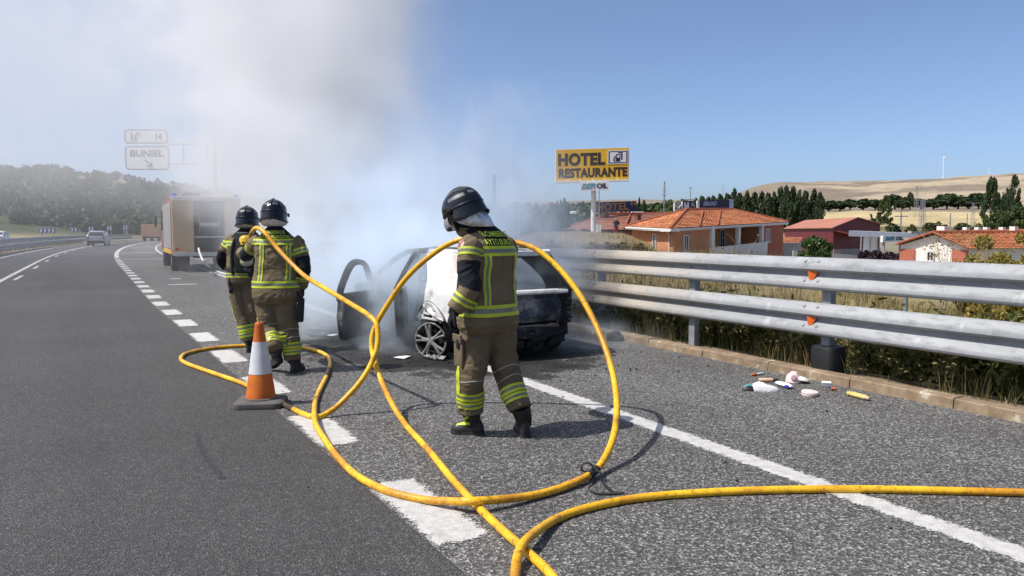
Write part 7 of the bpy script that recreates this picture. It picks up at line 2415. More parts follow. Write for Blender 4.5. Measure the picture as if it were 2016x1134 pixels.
w = f2.limbs['arm_left'].p[-1]; f2.glove(w, FWD * .9 - RGT * .1, Vector((0, 0, -1)), -1, .9, 1.05)
hl = gr(576, 735.5); f2.boot(at(575.5, 703, D), hl, hl + cdir(.10, 1) * .29)
tq = gr(533, 727, .01); f2.boot(at(542, 684, D - .20), at(553, 713, 8.24), tq)

# ---- far firefighter with breathing apparatus
fC = cdir(-.16, 1.0)
D = 9.7
f3 = Figure('firefighter farthest from the camera carrying a yellow air cylinder and black harness', at(485, 694, D), None, 'firefighters in khaki turnout gear')
hc = at(487.5, 433, D); hf = (cdir(-.10, 1) * .98 + Vector((0, 0, -.12))).normalized()
f3.head = (hc - Vector((0, 0, .04)), hf)
torso = [(at(481, 560, D), .19, .14, fC), (at(480, 548, D), .205, .15, fC), (at(480, 530, D), .205, .145, fC), (at(481, 505, D), .205, .14, fC), (at(482, 485, D), .21, .14, fC), (at(484, 470, D), .19, .125, fC), (at(486, 459, D), .13, .10, fC), (at(487, 451, D), .085, .08, fC), (at(487.5, 444, D), .07, .07, fC)]
limbs = [
    Limb('arm_left', [at(462, 470, D), at(452, 478, D), at(443, 494, D), at(438, 512, D + .02), at(446, 524, D + .18), at(458, 526, D + .36)], [.075, .078, .074, .073, .066, .055]),
    Limb('arm_right', [at(508, 470, D), at(516, 478, D), at(520, 495, D), at(520, 512, D + .05), at(512, 522, D + .2), at(502, 525, D + .36)], [.075, .078, .074, .073, .066, .055]),
    Limb('leg_left', [at(470, 554, D), at(468, 566, D), at(471, 590, D), at(476, 614, D), at(482, 640, D - .02), at(488, 671, D - .03)], [.115, .114, .104, .094, .088, .085]),
    Limb('leg_right', [at(492, 554, D), at(494, 566, D), at(497, 590, D), at(499, 614, D), at(501, 640, D + .05), at(503, 668, D + .12)], [.115, .112, .102, .092, .086, .083]),
]
f3.body(torso, limbs, f3.head, .011, .010, 3, painter((.20, .48), at(485, 468, D).z, at(481, 549, D).z), JM)
face(f3)
f3.helmet(hc + Vector((0, 0, .02)), hf)
f3.neck_cloth(hc + Vector((0, 0, .02)), hf, at(487, 449, D), .10, .09, arc_=(185, 355))
zz = lambda py, px=485, d=D - .1: at(px, py, d).z
f3.wrap('reflective_band', zz(484), zz(474), -186, 6, TRI)
f3.wrap('reflective_band', zz(546), zz(537), -186, 186, TRI)
f3.band('reflective_band', 'arm_left', .08, .145, TRI); f3.band('reflective_band', 'arm_right', .08, .145, TRI)
for nme in ('leg_left', 'leg_right'):
    L_ = f3.limbs[nme].S[-1]; f3.band('reflective_band', nme, L_ - .20, L_ - .05, TR2)
l = f3.limbs['leg_left']; b = MB(); rows = []; side = cdir(-.9, -.4)
for d in np.linspace(.30, .50, 8):
    p, td, r = l.at(d); ax = td.cross(side).normalized(); row = []
    for q in (-.03, 0, .03):
        dr = (side + ax * q / .1).normalized(); h = f3.bvh.ray_cast(p + dr * r * 1.6, -dr, r * 1.6)[0] or p + dr * r
        row.append(h + dr * .005)
    rows.append(row)
b.loft(rows, cap=False, closed=False); f3.put('reflective_strip', b, M_LIME)
# breathing set
cT = at(483.5, 463, D - .235); cB = at(486, 524, D - .235); ax = (cB - cT)
b = MB(); prof_ = [(0, .03), (.03, .055), (.10, .074), (.45, .076)]
b.tube([cT + ax * t for t, r in prof_], [r for t, r in prof_], 20); tank = f3.put('air_cylinder', b, M_TANK)
b = MB(); prof_ = [(.45, .0765), (.88, .076), (.96, .06), (1.0, .03)]
b.tube([cT + ax * t for t, r in prof_], [r for t, r in prof_], 20); f3.put('cylinder_sleeve', b, M_TANKP, tank)
b = MB(); b.tube([cB, cB + ax.normalized() * .06], [.022, .018], 10); b.tube([cB + ax.normalized() * .045 - RGT * .03, cB + ax.normalized() * .045 + RGT * .05], [.022, .022], 10); f3.put('valve', b, M_BRASS, tank)
b = MB(); b.bbox(at(485, 497, D - .165), (.26, .03, .50), bev=.02, rot=Matrix.Rotation(-YAW, 3, 'Z')); f3.put('back_plate', b, M_BLACKP)
b = MB(); b.tube([cT + ax * .33 + (RGT * math.cos(a) - FWD * math.sin(a)) * .079 for a in np.linspace(-.3, PI + .3, 16)], .011, 6); b2 = f3.put('cylinder_strap', b, M_STRAP)
b = MB(); put_text(b, '120', cT + ax * .25 - FWD * .0765, RGT, Vector((0, 0, 1)), -.05, -.06, .10, .075, -FWD, 0, .02, 0, 1, .004); f3.put('lettering', b, M_HTRIM, tank, smooth=False)
for q in (-1, 1):
    pts = [f3.back(q * .10, zz(540)), f3.back(q * .12, zz(505), .012), f3.back(q * .11, zz(480), .012), f3.back(q * .09, zz(466), .012), at(487 + q * 14, 459, D)]
    b = MB(); b.tube(catmull(pts, 3), .024, 8, flat=.45); f3.put('harness_strap', b, M_STRAP)
b = MB(); b.loft([[f3.ring(z)[0] + (Vector((f3.ring(z)[2].y, -f3.ring(z)[2].x, 0)) * math.cos(a) * (f3.ring(z)[1].x + .018) + f3.ring(z)[2] * math.sin(a) * (f3.ring(z)[1].y + .018)) for a in np.linspace(0, 2 * PI, 32, endpoint=False)] for z in (zz(534), zz(527))], cap=False); f3.put('waist_belt', b, M_STRAP)
b = MB(); b.tube(catmull([at(455, 530, D - .12), at(452, 548, D - .14), at(453, 565, D - .14), at(456, 570, D - .14)], 4), .012, 6); b.bbox(at(455, 572, D - .14), (.05, .04, .07), bev=.01); f3.put('gauge_hose', b, M_BLACKP)
b = MB(); b.bbox(at(497, 528, D - .2), (.12, .07, .22), bev=.03); f3.put('regulator', b, M_BLACKP)
for nme, q in (('arm_left', -1), ('arm_right', 1)):
    w = f3.limbs[nme].p[-1]; f3.glove(w, FWD * .8 - RGT * q * .5, Vector((0, 0, -1)) * .6 - RGT * q * .6, q, 1.1, 1.0)
hl = gr(490, 695); f3.boot(at(489, 664, D - .02), hl, hl + cdir(-.12, 1) * .29)
hl = gr(504, 690); f3.boot(at(503, 661, D + .12), hl, hl + cdir(.05, 1) * .29)

# ---- onlooker on the mound
M_TSHIRT = cloth_mat('black_tshirt', (.014, .015, .02), .3, .1); M_SHORTS = cloth_mat('red_shorts', (.22, .012, .015), .3, .1); M_HAIR = pm('dark_hair', (.012, .010, .009), (.02, .017, .014), 30, .8)
D = 66.0; gx = at(1213, 467, D); gz = ground(gx.x, gx.y)
f4 = Figure('onlooker in a black t-shirt and red shorts standing on the grassy mound', Vector((gx.x, gx.y, 0)), None)
fD = cdir(-.3, -1.0)


def q4(py): return (467 - py) / 40.0 * 1.72


def Q(px, py, d=0.0):
    p = at(px, 467, D + d); return Vector((p.x, p.y, gz + q4(py)))


hc = Q(1213.5, 430.5); f4.head = (hc, (fD + Vector((0, 0, -.1))).normalized())
torso = [(Q(1213, 449.5), .16, .11, fD), (Q(1213, 446), .17, .12, fD), (Q(1213.2, 441), .185, .125, fD), (Q(1213.3, 437.5), .20, .12, fD), (Q(1213.4, 435), .12, .09, fD), (Q(1213.5, 434), .07, .07, fD)]
limbs = [Limb('arm_left', [Q(1216.5, 437), Q(1218, 438.5), Q(1218.7, 441.5), Q(1218.2, 444, -.05), Q(1216.5, 445, -.15), Q(1214.5, 444.6, -.2)], [.055, .06, .05, .045, .042, .035]),
         Limb('arm_right', [Q(1210, 437), Q(1208.5, 438.5), Q(1207.8, 441.5), Q(1208, 444.5), Q(1207.8, 447), Q(1208, 449)], [.055, .06, .05, .045, .042, .035]),
         Limb('leg_left', [Q(1214.8, 449), Q(1215.2, 451), Q(1215.3, 454.5), Q(1215.4, 458), Q(1215.4, 462), Q(1215.5, 466)], [.10, .10, .088, .065, .058, .045]),
         Limb('leg_right', [Q(1211.2, 449), Q(1210.8, 451), Q(1210.6, 454.5), Q(1210.5, 458), Q(1210.5, 462), Q(1210.4, 466)], [.10, .10, .088, .065, .058, .045])]


def paint4(s):
    mi = np.zeros(len(s.FC), dtype=int)
    for i, n in enumerate(s.names):
        m = s.lab == i
        if n.startswith('arm'): mi[m & (s.st > .20)] = 3
        if n.startswith('leg'): mi[m] = 3; mi[m & (s.FC[:, 2] > Q(0, 457).z)] = 1
    mi[(s.lab == 100) & (s.FC[:, 2] < Q(0, 448.6).z)] = 1
    mi[s.lab == 200] = 3
    c, fd = s.head; rel = s.FC - np.array(c[:]); fx = rel @ np.array(fd[:])
    mi[(s.lab == 200) & ((rel[:, 2] > .06) | ((fx < .0) & (rel[:, 2] > -.06)))] = 2
    return mi


f4.body(torso, limbs, f4.head, .016, 0, 4, paint4, [M_TSHIRT, M_SHORTS, M_HAIR, M_SKIN])
for px in (1215.5, 1210.4):
    p = Q(px, 467); b = MB(); b.loft([[p + cdir(.97, -.2) * math.cos(a) * w + fD * (x) + Vector((0, 0, .005 + max(0, math.sin(a)) * h)) for a in np.linspace(0, 2 * PI, 12, endpoint=False)] for x, w, h in ((-.08, .03, .06), (0, .045, .09), (.1, .048, .07), (.19, .02, .04))]); f4.put('shoe', b, M_PAPER)
# ------------------------------------------------------------------ trees, shrubs, grass
ORD = ['first', 'second', 'third', 'fourth', 'fifth', 'sixth', 'seventh', 'eighth', 'ninth', 'tenth', 'eleventh', 'twelfth', 'thirteenth', 'fourteenth', 'fifteenth', 'sixteenth', 'seventeenth', 'eighteenth', 'nineteenth', 'twentieth', 'twenty-first']
LM_DARK = leafmat('poplar_leaves', [(.020, .036, .016), (.038, .060, .024), (.062, .086, .034)], .15)
LM_MID = leafmat('tree_leaves', [(.034, .052, .018), (.062, .088, .028), (.105, .125, .042)], .18)
LM_OLIVE = leafmat('olive_leaves', [(.045, .055, .018), (.085, .092, .028), (.13, .125, .045)], .2)
LM_LAUREL = leafmat('glossy_leaves', [(.022, .045, .012), (.05, .085, .022), (.10, .14, .04)], .15, .45)
LM_PURPLE = leafmat('purple_leaves', [(.022, .012, .018), (.036, .018, .026), (.055, .03, .036)], .15)
LM_YELLOW = leafmat('yellow_leaves', [(.12, .085, .03), (.22, .17, .04), (.30, .26, .055), (.20, .13, .06)], .25)
LM_BROWN = leafmat('brown_leaves', [(.03, .022, .012), (.06, .045, .022), (.11, .085, .04), (.20, .15, .075)], .15)
M_BARK = pm('bark', (.10, .08, .06), (.16, .13, .10), 6, .95, bump=.6, bscale=20, bdist=.03)
M_TWIG = pm('twig', (.24, .18, .12), (.32, .25, .17), 8, .9)


def leaf_quads(P, size, rng, tint, aspect=1.5, droop=None):
    """little leaf faces at the points P"""
    n = len(P)
    a = rng.normal(size=(n, 3)); a /= np.linalg.norm(a, axis=1)[:, None]
    if droop is not None: a = a * (1 - droop) + np.array([0, 0, 1.0]) * droop * np.sign(rng.random((n, 1)) - .25); a /= np.linalg.norm(a, axis=1)[:, None]
    b = np.cross(a, rng.normal(size=(n, 3))); b /= np.linalg.norm(b, axis=1)[:, None]
    s = size * rng.uniform(.6, 1.35, (n, 1))
    a = a * s * aspect * .5; b = b * s * .5
    c = np.cross(a, b); c /= np.linalg.norm(c, axis=1)[:, None]
    V = np.stack([P - a, P + b + c * s * .12, P + a, P - b + c * s * .12], 1).reshape(-1, 3)
    F = np.arange(4 * n).reshape(n, 4)
    return V, F, np.repeat(tint, 4)


def crown_mesh(name, kind, n, leaf, mat, seed):
    rng = np.random.default_rng(seed)
    C = []; Rad = []
    if kind == 'poplar':
        for k in range(70):
            h = rng.uniform(.06, .97); rr = .46 * min(1, (h / .16) ** .6) * (1 - max(0, (h - .30) / .70) ** 1.7) + .03
            a = rng.uniform(0, 6.28); q = rr * math.sqrt(rng.uniform(.25, 1))
            C.append((q * math.cos(a), q * math.sin(a), h)); Rad.append((.13, .13, .075))
    elif kind == 'round':
        for k in range(60):
            v = rng.normal(size=3); v /= np.linalg.norm(v); q = rng.uniform(.45, 1) ** .5
            C.append((v[0] * .40 * q, v[1] * .40 * q, .60 + v[2] * .33 * q)); Rad.append((.13, .13, .09))
    elif kind == 'broad':
        for k in range(64):
            v = rng.normal(size=3); v /= np.linalg.norm(v); v[2] = v[2] * .8; q = rng.uniform(.4, 1) ** .5
            C.append((v[0] * .43 * q, v[1] * .43 * q, .52 + v[2] * .40 * q)); Rad.append((.12, .12, .08))
    else:   # bush, down to the ground
        for k in range(60):
            a = rng.uniform(0, 6.28); q = math.sqrt(rng.uniform(0, 1)) * .45; hmax = .93 * math.sqrt(max(0.02, 1 - (q / .5) ** 2))
            C.append((q * math.cos(a), q * math.sin(a), rng.uniform(.25, 1) * hmax)); Rad.append((.11, .11, .09))
    C = np.array(C); Rad = np.array(Rad); ct = rng.uniform(-.22, .22, len(C))
    i = rng.integers(0, len(C), n)
    g = rng.normal(size=(n, 3)); g /= np.linalg.norm(g, axis=1)[:, None]; g *= rng.uniform(.3, 1, (n, 1)) ** .5
    P = C[i] + g * Rad[i]
    P[:, 2] = np.clip(P[:, 2], .015, 1.02)
    tint = np.clip(.5 + ct[i] + rng.normal(0, .16, n), 0, 1)
    V, F, T = leaf_quads(P, leaf, rng, tint)
    return npmesh(name, V, F, mat, attr={'tint': T})


def trunk_mesh(name, kind, seed):
    rng = random.Random(seed); b = MB()
    top = {'poplar': .85, 'round': .62, 'broad': .6}.get(kind, .5); r0 = {'poplar': .035, 'bush': .02}.get(kind, .045)
    pts = [Vector((0, 0, -.03)), Vector((rng.uniform(-.02, .02), 0, top * .35)), Vector((rng.uniform(-.03, .03), rng.uniform(-.03, .03), top * .7)), Vector((0, 0, top))]
    b.tube(catmull(pts, 3), list(np.linspace(r0, r0 * .3, 10)), 7)
    for k in range(7):
        h = top * rng.uniform(.3, .9); a = rng.uniform(0, 6.28); L = rng.uniform(.18, .34) * (.5 if kind == 'poplar' else 1)
        b.tube([Vector((0, 0, h)), Vector((math.cos(a) * L * .5, math.sin(a) * L * .5, h + L * .3)), Vector((math.cos(a) * L, math.sin(a) * L, h + L * .7))], [r0 * .4, r0 * .25, r0 * .1], 5)
    return b.mesh(name, M_BARK, smooth=True)


PROTO = {}


def proto(kind, mat, n, leaf, var):
    key = (kind, mat.name, var)
    if key not in PROTO:
        sd = abs(hash((kind, len(mat.name), var))) % 9999 if False else (len(kind) * 31 + len(mat.name) * 7 + var * 101)
        PROTO[key] = (trunk_mesh('trunk', kind, sd), crown_mesh('crown', kind, n, leaf, mat, sd))
    return PROTO[key]


def tree(name, label, px, ytop, d, wpx, kind, mat, n=1500, leaf=.06, var=0, group=None, cat='tree', zbase=None, hmin=0):
    g = at(px, 456, d); z0 = ground(g.x, g.y) if zbase is None else zbase
    h = max(at(px, ytop, d).z - z0, hmin); w = wpx / FPX * d / .9
    t = thing(name, label, cat, (g.x, g.y, z0 - .05), random.uniform(0, 6.28), group)
    t.scale = (w, w, h)
    tm_, cm = proto(kind, mat, n, leaf, var)
    link('trunk', tm_, t); link('crown', cm, t)
    return t


# poplar row behind the orange house
for i, px in enumerate(range(1366, 1622, 13)):
    yt = np.interp(px, [1360, 1400, 1440, 1500, 1545, 1580, 1620], [392, 384, 377, 377, 372, 370, 384]) + random.uniform(-4, 5)
    tree('poplar_tree', ORD[i] + ' dark poplar from the left in the row behind the orange house', px + random.uniform(-3, 3), yt, 205 + random.uniform(-8, 8), 24, 'poplar', LM_DARK, 1700, .075, i % 4, 'poplars in the row behind the orange house')
for px, yt, w, lb in ((1097, 396, 8, 'left'), (1104, 394, 8, 'middle'), (1111, 391, 11, 'right')):
    tree('poplar_tree', {'left': 'leftmost slim of three far poplars left of the sign pole', 'middle': 'middle one of three far poplars left of the sign pole', 'right': 'tallest and rightmost of three far poplars left of the sign pole'}[lb], px, yt, 300, w, 'poplar', LM_DARK, 1200, .09, 1)
tree('poplar_tree', 'slim poplar touching the right end of the gold lettered roof sign', 1258, 391, 290, 9, 'poplar', LM_DARK, 1200, .09, 2)
tree('poplar_tree', 'wider poplar just right of the slim one by the roof sign', 1267, 395, 300, 13, 'poplar', LM_DARK, 1200, .09, 3)
# bushy trees left of the sign, half in smoke
for px, yt, d_, w, m_, lb in ((1075, 412, 92, 42, LM_MID, 'bushy green tree left of the sign pole, beside the mound'), (1108, 418, 98, 32, LM_MID, 'smaller green tree between the bushy tree and the sign pole'), (1040, 424, 95, 36, LM_OLIVE, 'olive green tree partly in smoke right of the nearest helmet'), (1128, 424, 120, 14, LM_MID, 'small dark round tree close to the sign pole'), (1006, 418, 110, 40, LM_MID, 'hazy tree behind the street lamp'), (975, 408, 150, 46, LM_MID, 'pale hazy tree behind the nearest firefighter')):
    tree('leafy_tree', lb, px, yt, d_, w, 'broad', m_, 2600, .07, 1)
# distant tree line and wood
def far_wood(name, label, cols, n, mat, leaf, seed):
    rng = np.random.default_rng(seed); P = []
    for px0, px1, yt0, yt1, d0, d1, dens in cols:
        for k in range(int(dens)):
            px = rng.uniform(px0, px1); d_ = rng.uniform(d0, d1); g = at(px, 456, d_); z0 = ground(g.x, g.y)
            yt = yt0 + (yt1 - yt0) * (px - px0) / (px1 - px0) + rng.normal(0, 3); h = max(at(px, yt, d_).z - z0, d_ * .012)
            w = h * rng.uniform(.35, .6)
            m_ = 90; q = rng.normal(size=(m_, 3)); q /= np.linalg.norm(q, axis=1)[:, None]; q *= rng.uniform(.4, 1, (m_, 1)) ** .5
            P.append(np.stack([g.x + q[:, 0] * w, g.y + q[:, 1] * w, z0 + h * .52 + q[:, 2] * h * .5], 1))
    P = np.vstack(P); V, F, T = leaf_quads(P, leaf, rng, np.clip(rng.normal(.45, .2, len(P)), 0, 1))
    o = link(name, npmesh(name, V, F, mat, attr={'tint': T})); tag(o, label, None, None, 'stuff'); return o


far_wood('far_woodland', 'dark far woodland in the valley left and right of the hotel sign', [(960, 1180, 412, 404, 420, 620, 110), (1240, 1420, 408, 400, 380, 560, 110), (1180, 1280, 412, 408, 420, 620, 40), (1000, 1400, 409, 405, 900, 1300, 90)], 0, LM_MID, 2.6, 5)
# tree belt across the fields, tree by tree
belt = [(1630, 401, 28), (1652, 398, 26), (1672, 404, 22), (1697, 390, 36), (1722, 402, 22), (1760, 388, 30), (1774, 396, 24), (1790, 392, 26), (1812, 398, 26), (1836, 391, 34), (1862, 384, 36), (1884, 386, 36), (1905, 396, 30), (1925, 384, 32)]
for i, (px, yt, w) in enumerate(belt):
    tree('field_tree', ORD[i] + ' broad tree from the left in the belt behind the golden field', px, yt - 5 + 5 * math.sin(i * 2.3), 432 + 8 * (i % 3), w * (1.3 + .25 * math.sin(i * 1.7)), 'broad', LM_DARK, 1500, .085, i % 3, 'trees of the belt behind the golden field', hmin=7)
tree('field_tree', 'narrow dark tree standing alone in the field above the warehouse roof', 1741, 386, 260, 25, 'poplar', LM_MID, 2200, .07, 1)
tree('field_tree', 'small round tree on the skyline side of the belt above the pylons', 1790, 376, 520, 12, 'round', LM_DARK, 900, .09, 1)
tree('field_tree', 'low dark bush at the field edge right of the warehouse', 1716, 421, 190, 22, 'bush', LM_DARK, 1200, .08, 0)
for i, (px, yt, w) in enumerate(((1757, 437, 30), (1794, 440, 22), (1832, 436, 30), (1850, 434, 26), (1897, 437, 34), (1925, 438, 20))):
    tree('hedge_bush', ORD[i] + ' low bush from the left in the hedge before the golden field', px, yt, 170, w, 'bush', LM_OLIVE if w < 28 else LM_DARK, 1200, .08, 1, 'bushes of the hedge before the golden field', 'bush')
tree('tall_tree', 'tallest dark cypress shaped tree near the right edge', 1949, 350, 150, 34, 'poplar', LM_DARK, 4200, .05, 5)
tree('tall_tree', 'second dark cypress shaped tree at the right edge', 1994, 346, 160, 26, 'poplar', LM_DARK, 3600, .05, 6)
tree('tall_tree', 'short dark tree between the two cypress shaped trees', 1977, 368, 165, 18, 'round', LM_DARK, 1800, .07, 2)
for px, yt, w, lb in ((1962, 402, 52, 'left part'), (2004, 394, 64, 'right part'), (2036, 396, 60, 'edge')):
    tree('leafy_tree', {'left part': 'broad leafy green tree below the tallest cypress shaped tree', 'right part': 'broad leafy green tree below the second cypress shaped tree', 'edge': 'broad leafy tree cut by the right edge'}[lb], px, yt, 128, w, 'broad', LM_MID, 4200, .05, 2)
# round glossy tree, purple bush, autumn bush
tree('round_tree', 'round bright green tree in front of the maroon warehouse', 1606, 459, 60, 62, 'round', LM_LAUREL, 4200, .05, 3, zbase=-2.2)
tree('purple_bush', 'dark purple leaved tree below the filling station sign', 1727, 477, 64, 84, 'broad', LM_PURPLE, 5200, .045, 1, zbase=-3.0)
for px, yt, w, d_, lb in ((1955, 458, 150, 27, 'yellow green autumn bush filling the right edge before the white house'), (2040, 450, 170, 30, 'tall yellowing bush cut by the right edge'), (1985, 492, 120, 19, 'lower yellow bush nearest the guardrail at the right edge')):
    tree('autumn_bush', lb, px, yt, d_, w, 'bush', LM_YELLOW, 15000, .030, int(w) % 5, None, 'bush')


def twigs(name, label, px, d, ytop, n, seed, leafy=0):
    rng = random.Random(seed); g = at(px, 456, d); z0 = ground(g.x, g.y); H = at(px, ytop, d).z - z0
    t = thing(name, label, 'shrub', (g.x, g.y, z0)); b = MB(); tips = []
    for k in range(n):
        a = rng.uniform(0, 6.28); sp = rng.uniform(.1, .5) * H; p = Vector((rng.uniform(-.2, .2), rng.uniform(-.2, .2), 0)); e = Vector((math.cos(a) * sp, math.sin(a) * sp, H * rng.uniform(.6, 1)))
        m = p.lerp(e, .5) + Vector((rng.uniform(-.15, .15), rng.uniform(-.15, .15), .1)); pts = catmull([p, m, e], 4)
        b.tube(pts, list(np.linspace(.014, .004, len(pts))), 4)
        for q in range(6):
            s_ = pts[rng.randint(3, len(pts) - 1)]; e2 = s_ + Vector((rng.uniform(-.35, .35), rng.uniform(-.35, .35), rng.uniform(.05, .45))); b.tube([s_, e2], [.006, .003], 3); tips.append(e2)
    b.build('branches', M_TWIG, t)
    if leafy:
        rng2 = np.random.default_rng(seed); T_ = np.array([p[:] for p in tips]); P = T_[rng2.integers(0, len(T_), leafy)] + rng2.normal(0, .07, (leafy, 3))
        V, F, tt = leaf_quads(P, .05, rng2, rng2.uniform(0, 1, leafy)); link('leaves', npmesh('leaves', V, F, LM_YELLOW, attr={'tint': tt}), t)


twigs('bare_shrub', 'bare branching shrub in front of the white house window', 1868, 26, 447, 12, 3, 160)
twigs('bare_shrub', 'sparse twiggy shrub left of the yellow bush', 1905, 24, 458, 12, 8, 700)
twigs('bare_shrub', 'dry thistle stalks in front of the white parapet', 1432, 24, 474, 9, 12, 60)

# ------------------------------------------------------------------ grass and weeds
GM = NT('grass_blades')
GM.set(color=GM.ramp(GM.attr('tint'), [(0, (.030, .036, .012)), (.25, (.085, .088, .026)), (.45, (.15, .125, .05)), (.65, (.30, .225, .105)), (1.0, (.48, .39, .215))]), rough=.85, spec=.15)
_tr = GM.n('ShaderNodeBsdfTranslucent'); GM.l(GM.b.inputs['Base Color'].links[0].from_socket, _tr.inputs['Color']); _mx = GM.n('ShaderNodeMixShader'); _mx.inputs[0].default_value = .25
GM.l(GM.b.outputs[0], _mx.inputs[1]); GM.l(_tr.outputs[0], _mx.inputs[2]); GM.l(_mx.outputs[0], GM.out.inputs['Surface'])
GM = GM.mat


def blades(name, label, XY, Z, h, w, tint, seed, lean=.35):
    """bent two-piece blades"""
    rng = np.random.default_rng(seed); n = len(XY)
    a = rng.uniform(0, 2 * PI, n); side = np.stack([np.cos(a), np.sin(a), np.zeros(n)], 1) * (w / 2)[:, None]
    l = rng.uniform(0, 2 * PI, n); ld = np.stack([np.cos(l), np.sin(l), np.zeros(n)], 1) * (h * lean * rng.uniform(.2, 1.4, n))[:, None]
    B = np.stack([XY[:, 0], XY[:, 1], Z - .02], 1); up = np.zeros((n, 3)); up[:, 2] = h
    M = B + up * .55 + ld * .35; T = B + up * (1 - .12 * rng.random(n))[:, None] + ld
    V = np.stack([B - side, B + side, M + side * .8, M - side * .8, T + side * .12, T - side * .12], 1).reshape(-1, 3)
    i = np.arange(n)[:, None] * 6
    F = np.concatenate([i + np.array([[0, 1, 2, 3]]), i + np.array([[3, 2, 4, 5]])], 1).reshape(-1, 4)
    o = link(name, npmesh(name, V, F, GM, attr={'tint': np.repeat(np.clip(tint, 0, 1), 6)})); tag(o, label, None, None, 'stuff'); return o


def patchn(x, y, s, k):
    return np.array([mnoise.noise(Vector((a * s, b * s, k))) for a, b in zip(x, y)])


rng = np.random.default_rng(11)
# verge right behind the kerb
n = 26000
y = rng.uniform(.5, 26, n) ; y = np.where(rng.random(n) < .55, rng.uniform(1, 10.5, n), y); u = 6.62 + rng.power(1.0, n) * 2.6; x = u + xoff(y)
pn = patchn(x, y, .9, 2.0); keep = rng.random(n) < np.clip(.55 + pn * 1.3, .06, 1); x, y, u, pn = x[keep], y[keep], u[keep], pn[keep]
z = np.array([vz(a, b) for a, b in zip(x, y)]); p2 = patchn(x, y, .45, 7.0)
h = rng.uniform(.10, .42, len(x)) * (1 + .5 * (u > 7.3)) * np.clip(.8 + pn, .3, 1.5)
blades('verge_grass', 'dry and olive grass on the verge behind the kerb', np.stack([x, y], 1), z, h, rng.uniform(.004, .011, len(x)), .38 + p2 * .45 + rng.normal(0, .17, len(x)), 21)
# bank behind the rail
n = 60000
y = rng.uniform(-2, 46, n); u = 8.6 + rng.power(.9, n) * 22; x = u + xoff(y)
d_ = x * FWD.x + y * FWD.y; xc_ = x * RGT.x + y * RGT.y; keep = (d_ > 3) & (xc_ / np.maximum(d_, .1) < .72); x, y, u = x[keep], y[keep], u[keep]
pn = patchn(x, y, .35, 4.0); keep = rng.random(len(x)) < np.clip(.6 + pn * 1.1, .12, 1); x, y, u, pn = x[keep], y[keep], u[keep], pn[keep]
z = np.maximum(zt(x, y), np.where((u < 9.3), -.32, -9)); p2 = patchn(x, y, .16, 9.0)
h = rng.uniform(.25, .75, len(x)) * np.clip(.9 + pn * .8, .4, 1.5); 
blades('bank_grass', 'tall straw coloured grass on the bank beyond the guardrail', np.stack([x, y], 1), z, h, rng.uniform(.008, .020, len(x)), .58 - .20 * np.clip((13 - u) / 4, 0, 1) + p2 * .65 + rng.normal(0, .15, len(x)), 22)
# mound
n = 34000
px = rng.uniform(1010, 1330, n); dd = rng.uniform(38, 84, n)
th_ = np.arctan((px - 1008) / FPX); x = dd * (FWD.x + RGT.x * np.tan(th_)); y = dd * (FWD.y + RGT.y * np.tan(th_))
bare = (dd > 45) & (dd < 59); pn = patchn(x, y, .25, 5.0); keep = rng.random(n) < np.where(bare, np.clip(.25 + pn, 0, .6), .95); x, y, dd, pn = x[keep], y[keep], dd[keep], pn[keep]
z = zt(x, y); h = rng.uniform(.12, .42, len(x))
tint = .90 + .2 * pn + rng.normal(0, .12, len(x)); tint = np.where(dd < 57, tint - .30, tint)
blades('mound_grass', 'golden dry grass covering the mound below the hotel sign', np.stack([x, y], 1), z, h, rng.uniform(.02, .05, len(x)), tint, 23)
# median
n = 9000
y = rng.uniform(14, 120, n); u = rng.uniform(-10, -6.4, n); x = u + xoff(y)
blades('median_grass', 'dry grass on the central reserve', np.stack([x, y], 1), np.zeros(n), rng.uniform(.15, .5, n), rng.uniform(.02, .05, n), .35 + rng.normal(0, .2, n), 24)

# leafy weeds under the rail, each its own plant
LM_WEED = leafmat('weed_leaves', [(.05, .058, .018), (.115, .12, .036), (.20, .185, .065), (.36, .30, .14)], .25)
LM_WEEDG = leafmat('green_weed_leaves', [(.045, .065, .016), (.105, .135, .032), (.19, .21, .06)], .25)


def weed(px, py, hgt, wid, seed, mat, name='weed', n=650, group=None, label=None):
    rng = np.random.default_rng(seed); c = gr(px, py, 0.0)
    z0 = vz(c.x, c.y) if (c.x - float(xoff(c.y))) < 9 else ground(c.x, c.y)
    t = thing(name, label, 'weed', (c.x, c.y, z0), 0, group)
    b = MB(); P = []
    for k in range(10):
        a = rng.uniform(0, 6.28); sp = wid * rng.uniform(.15, 1); H = hgt * rng.uniform(.55, 1)
        pts = catmull([Vector((0, 0, -.02)), Vector((math.cos(a) * sp * .35, math.sin(a) * sp * .35, H * .55)), Vector((math.cos(a) * sp, math.sin(a) * sp, H))], 4); b.tube(pts, list(np.linspace(.006, .002, len(pts))), 4)
        for q in range(n // 10):
            p = pts[rng.integers(1, len(pts))]; P.append((p.x + rng.normal(0, .035), p.y + rng.normal(0, .035), max(.01, p.z + rng.normal(0, .035))))
    b.build('stems', M_TWIG, t)
    V, F, T = leaf_quads(np.array(P), .042, rng, np.clip(rng.normal(.5, .24, len(P)), 0, 1), 2.4); link('leaves', npmesh('leaves', V, F, mat, attr={'tint': T}), t)


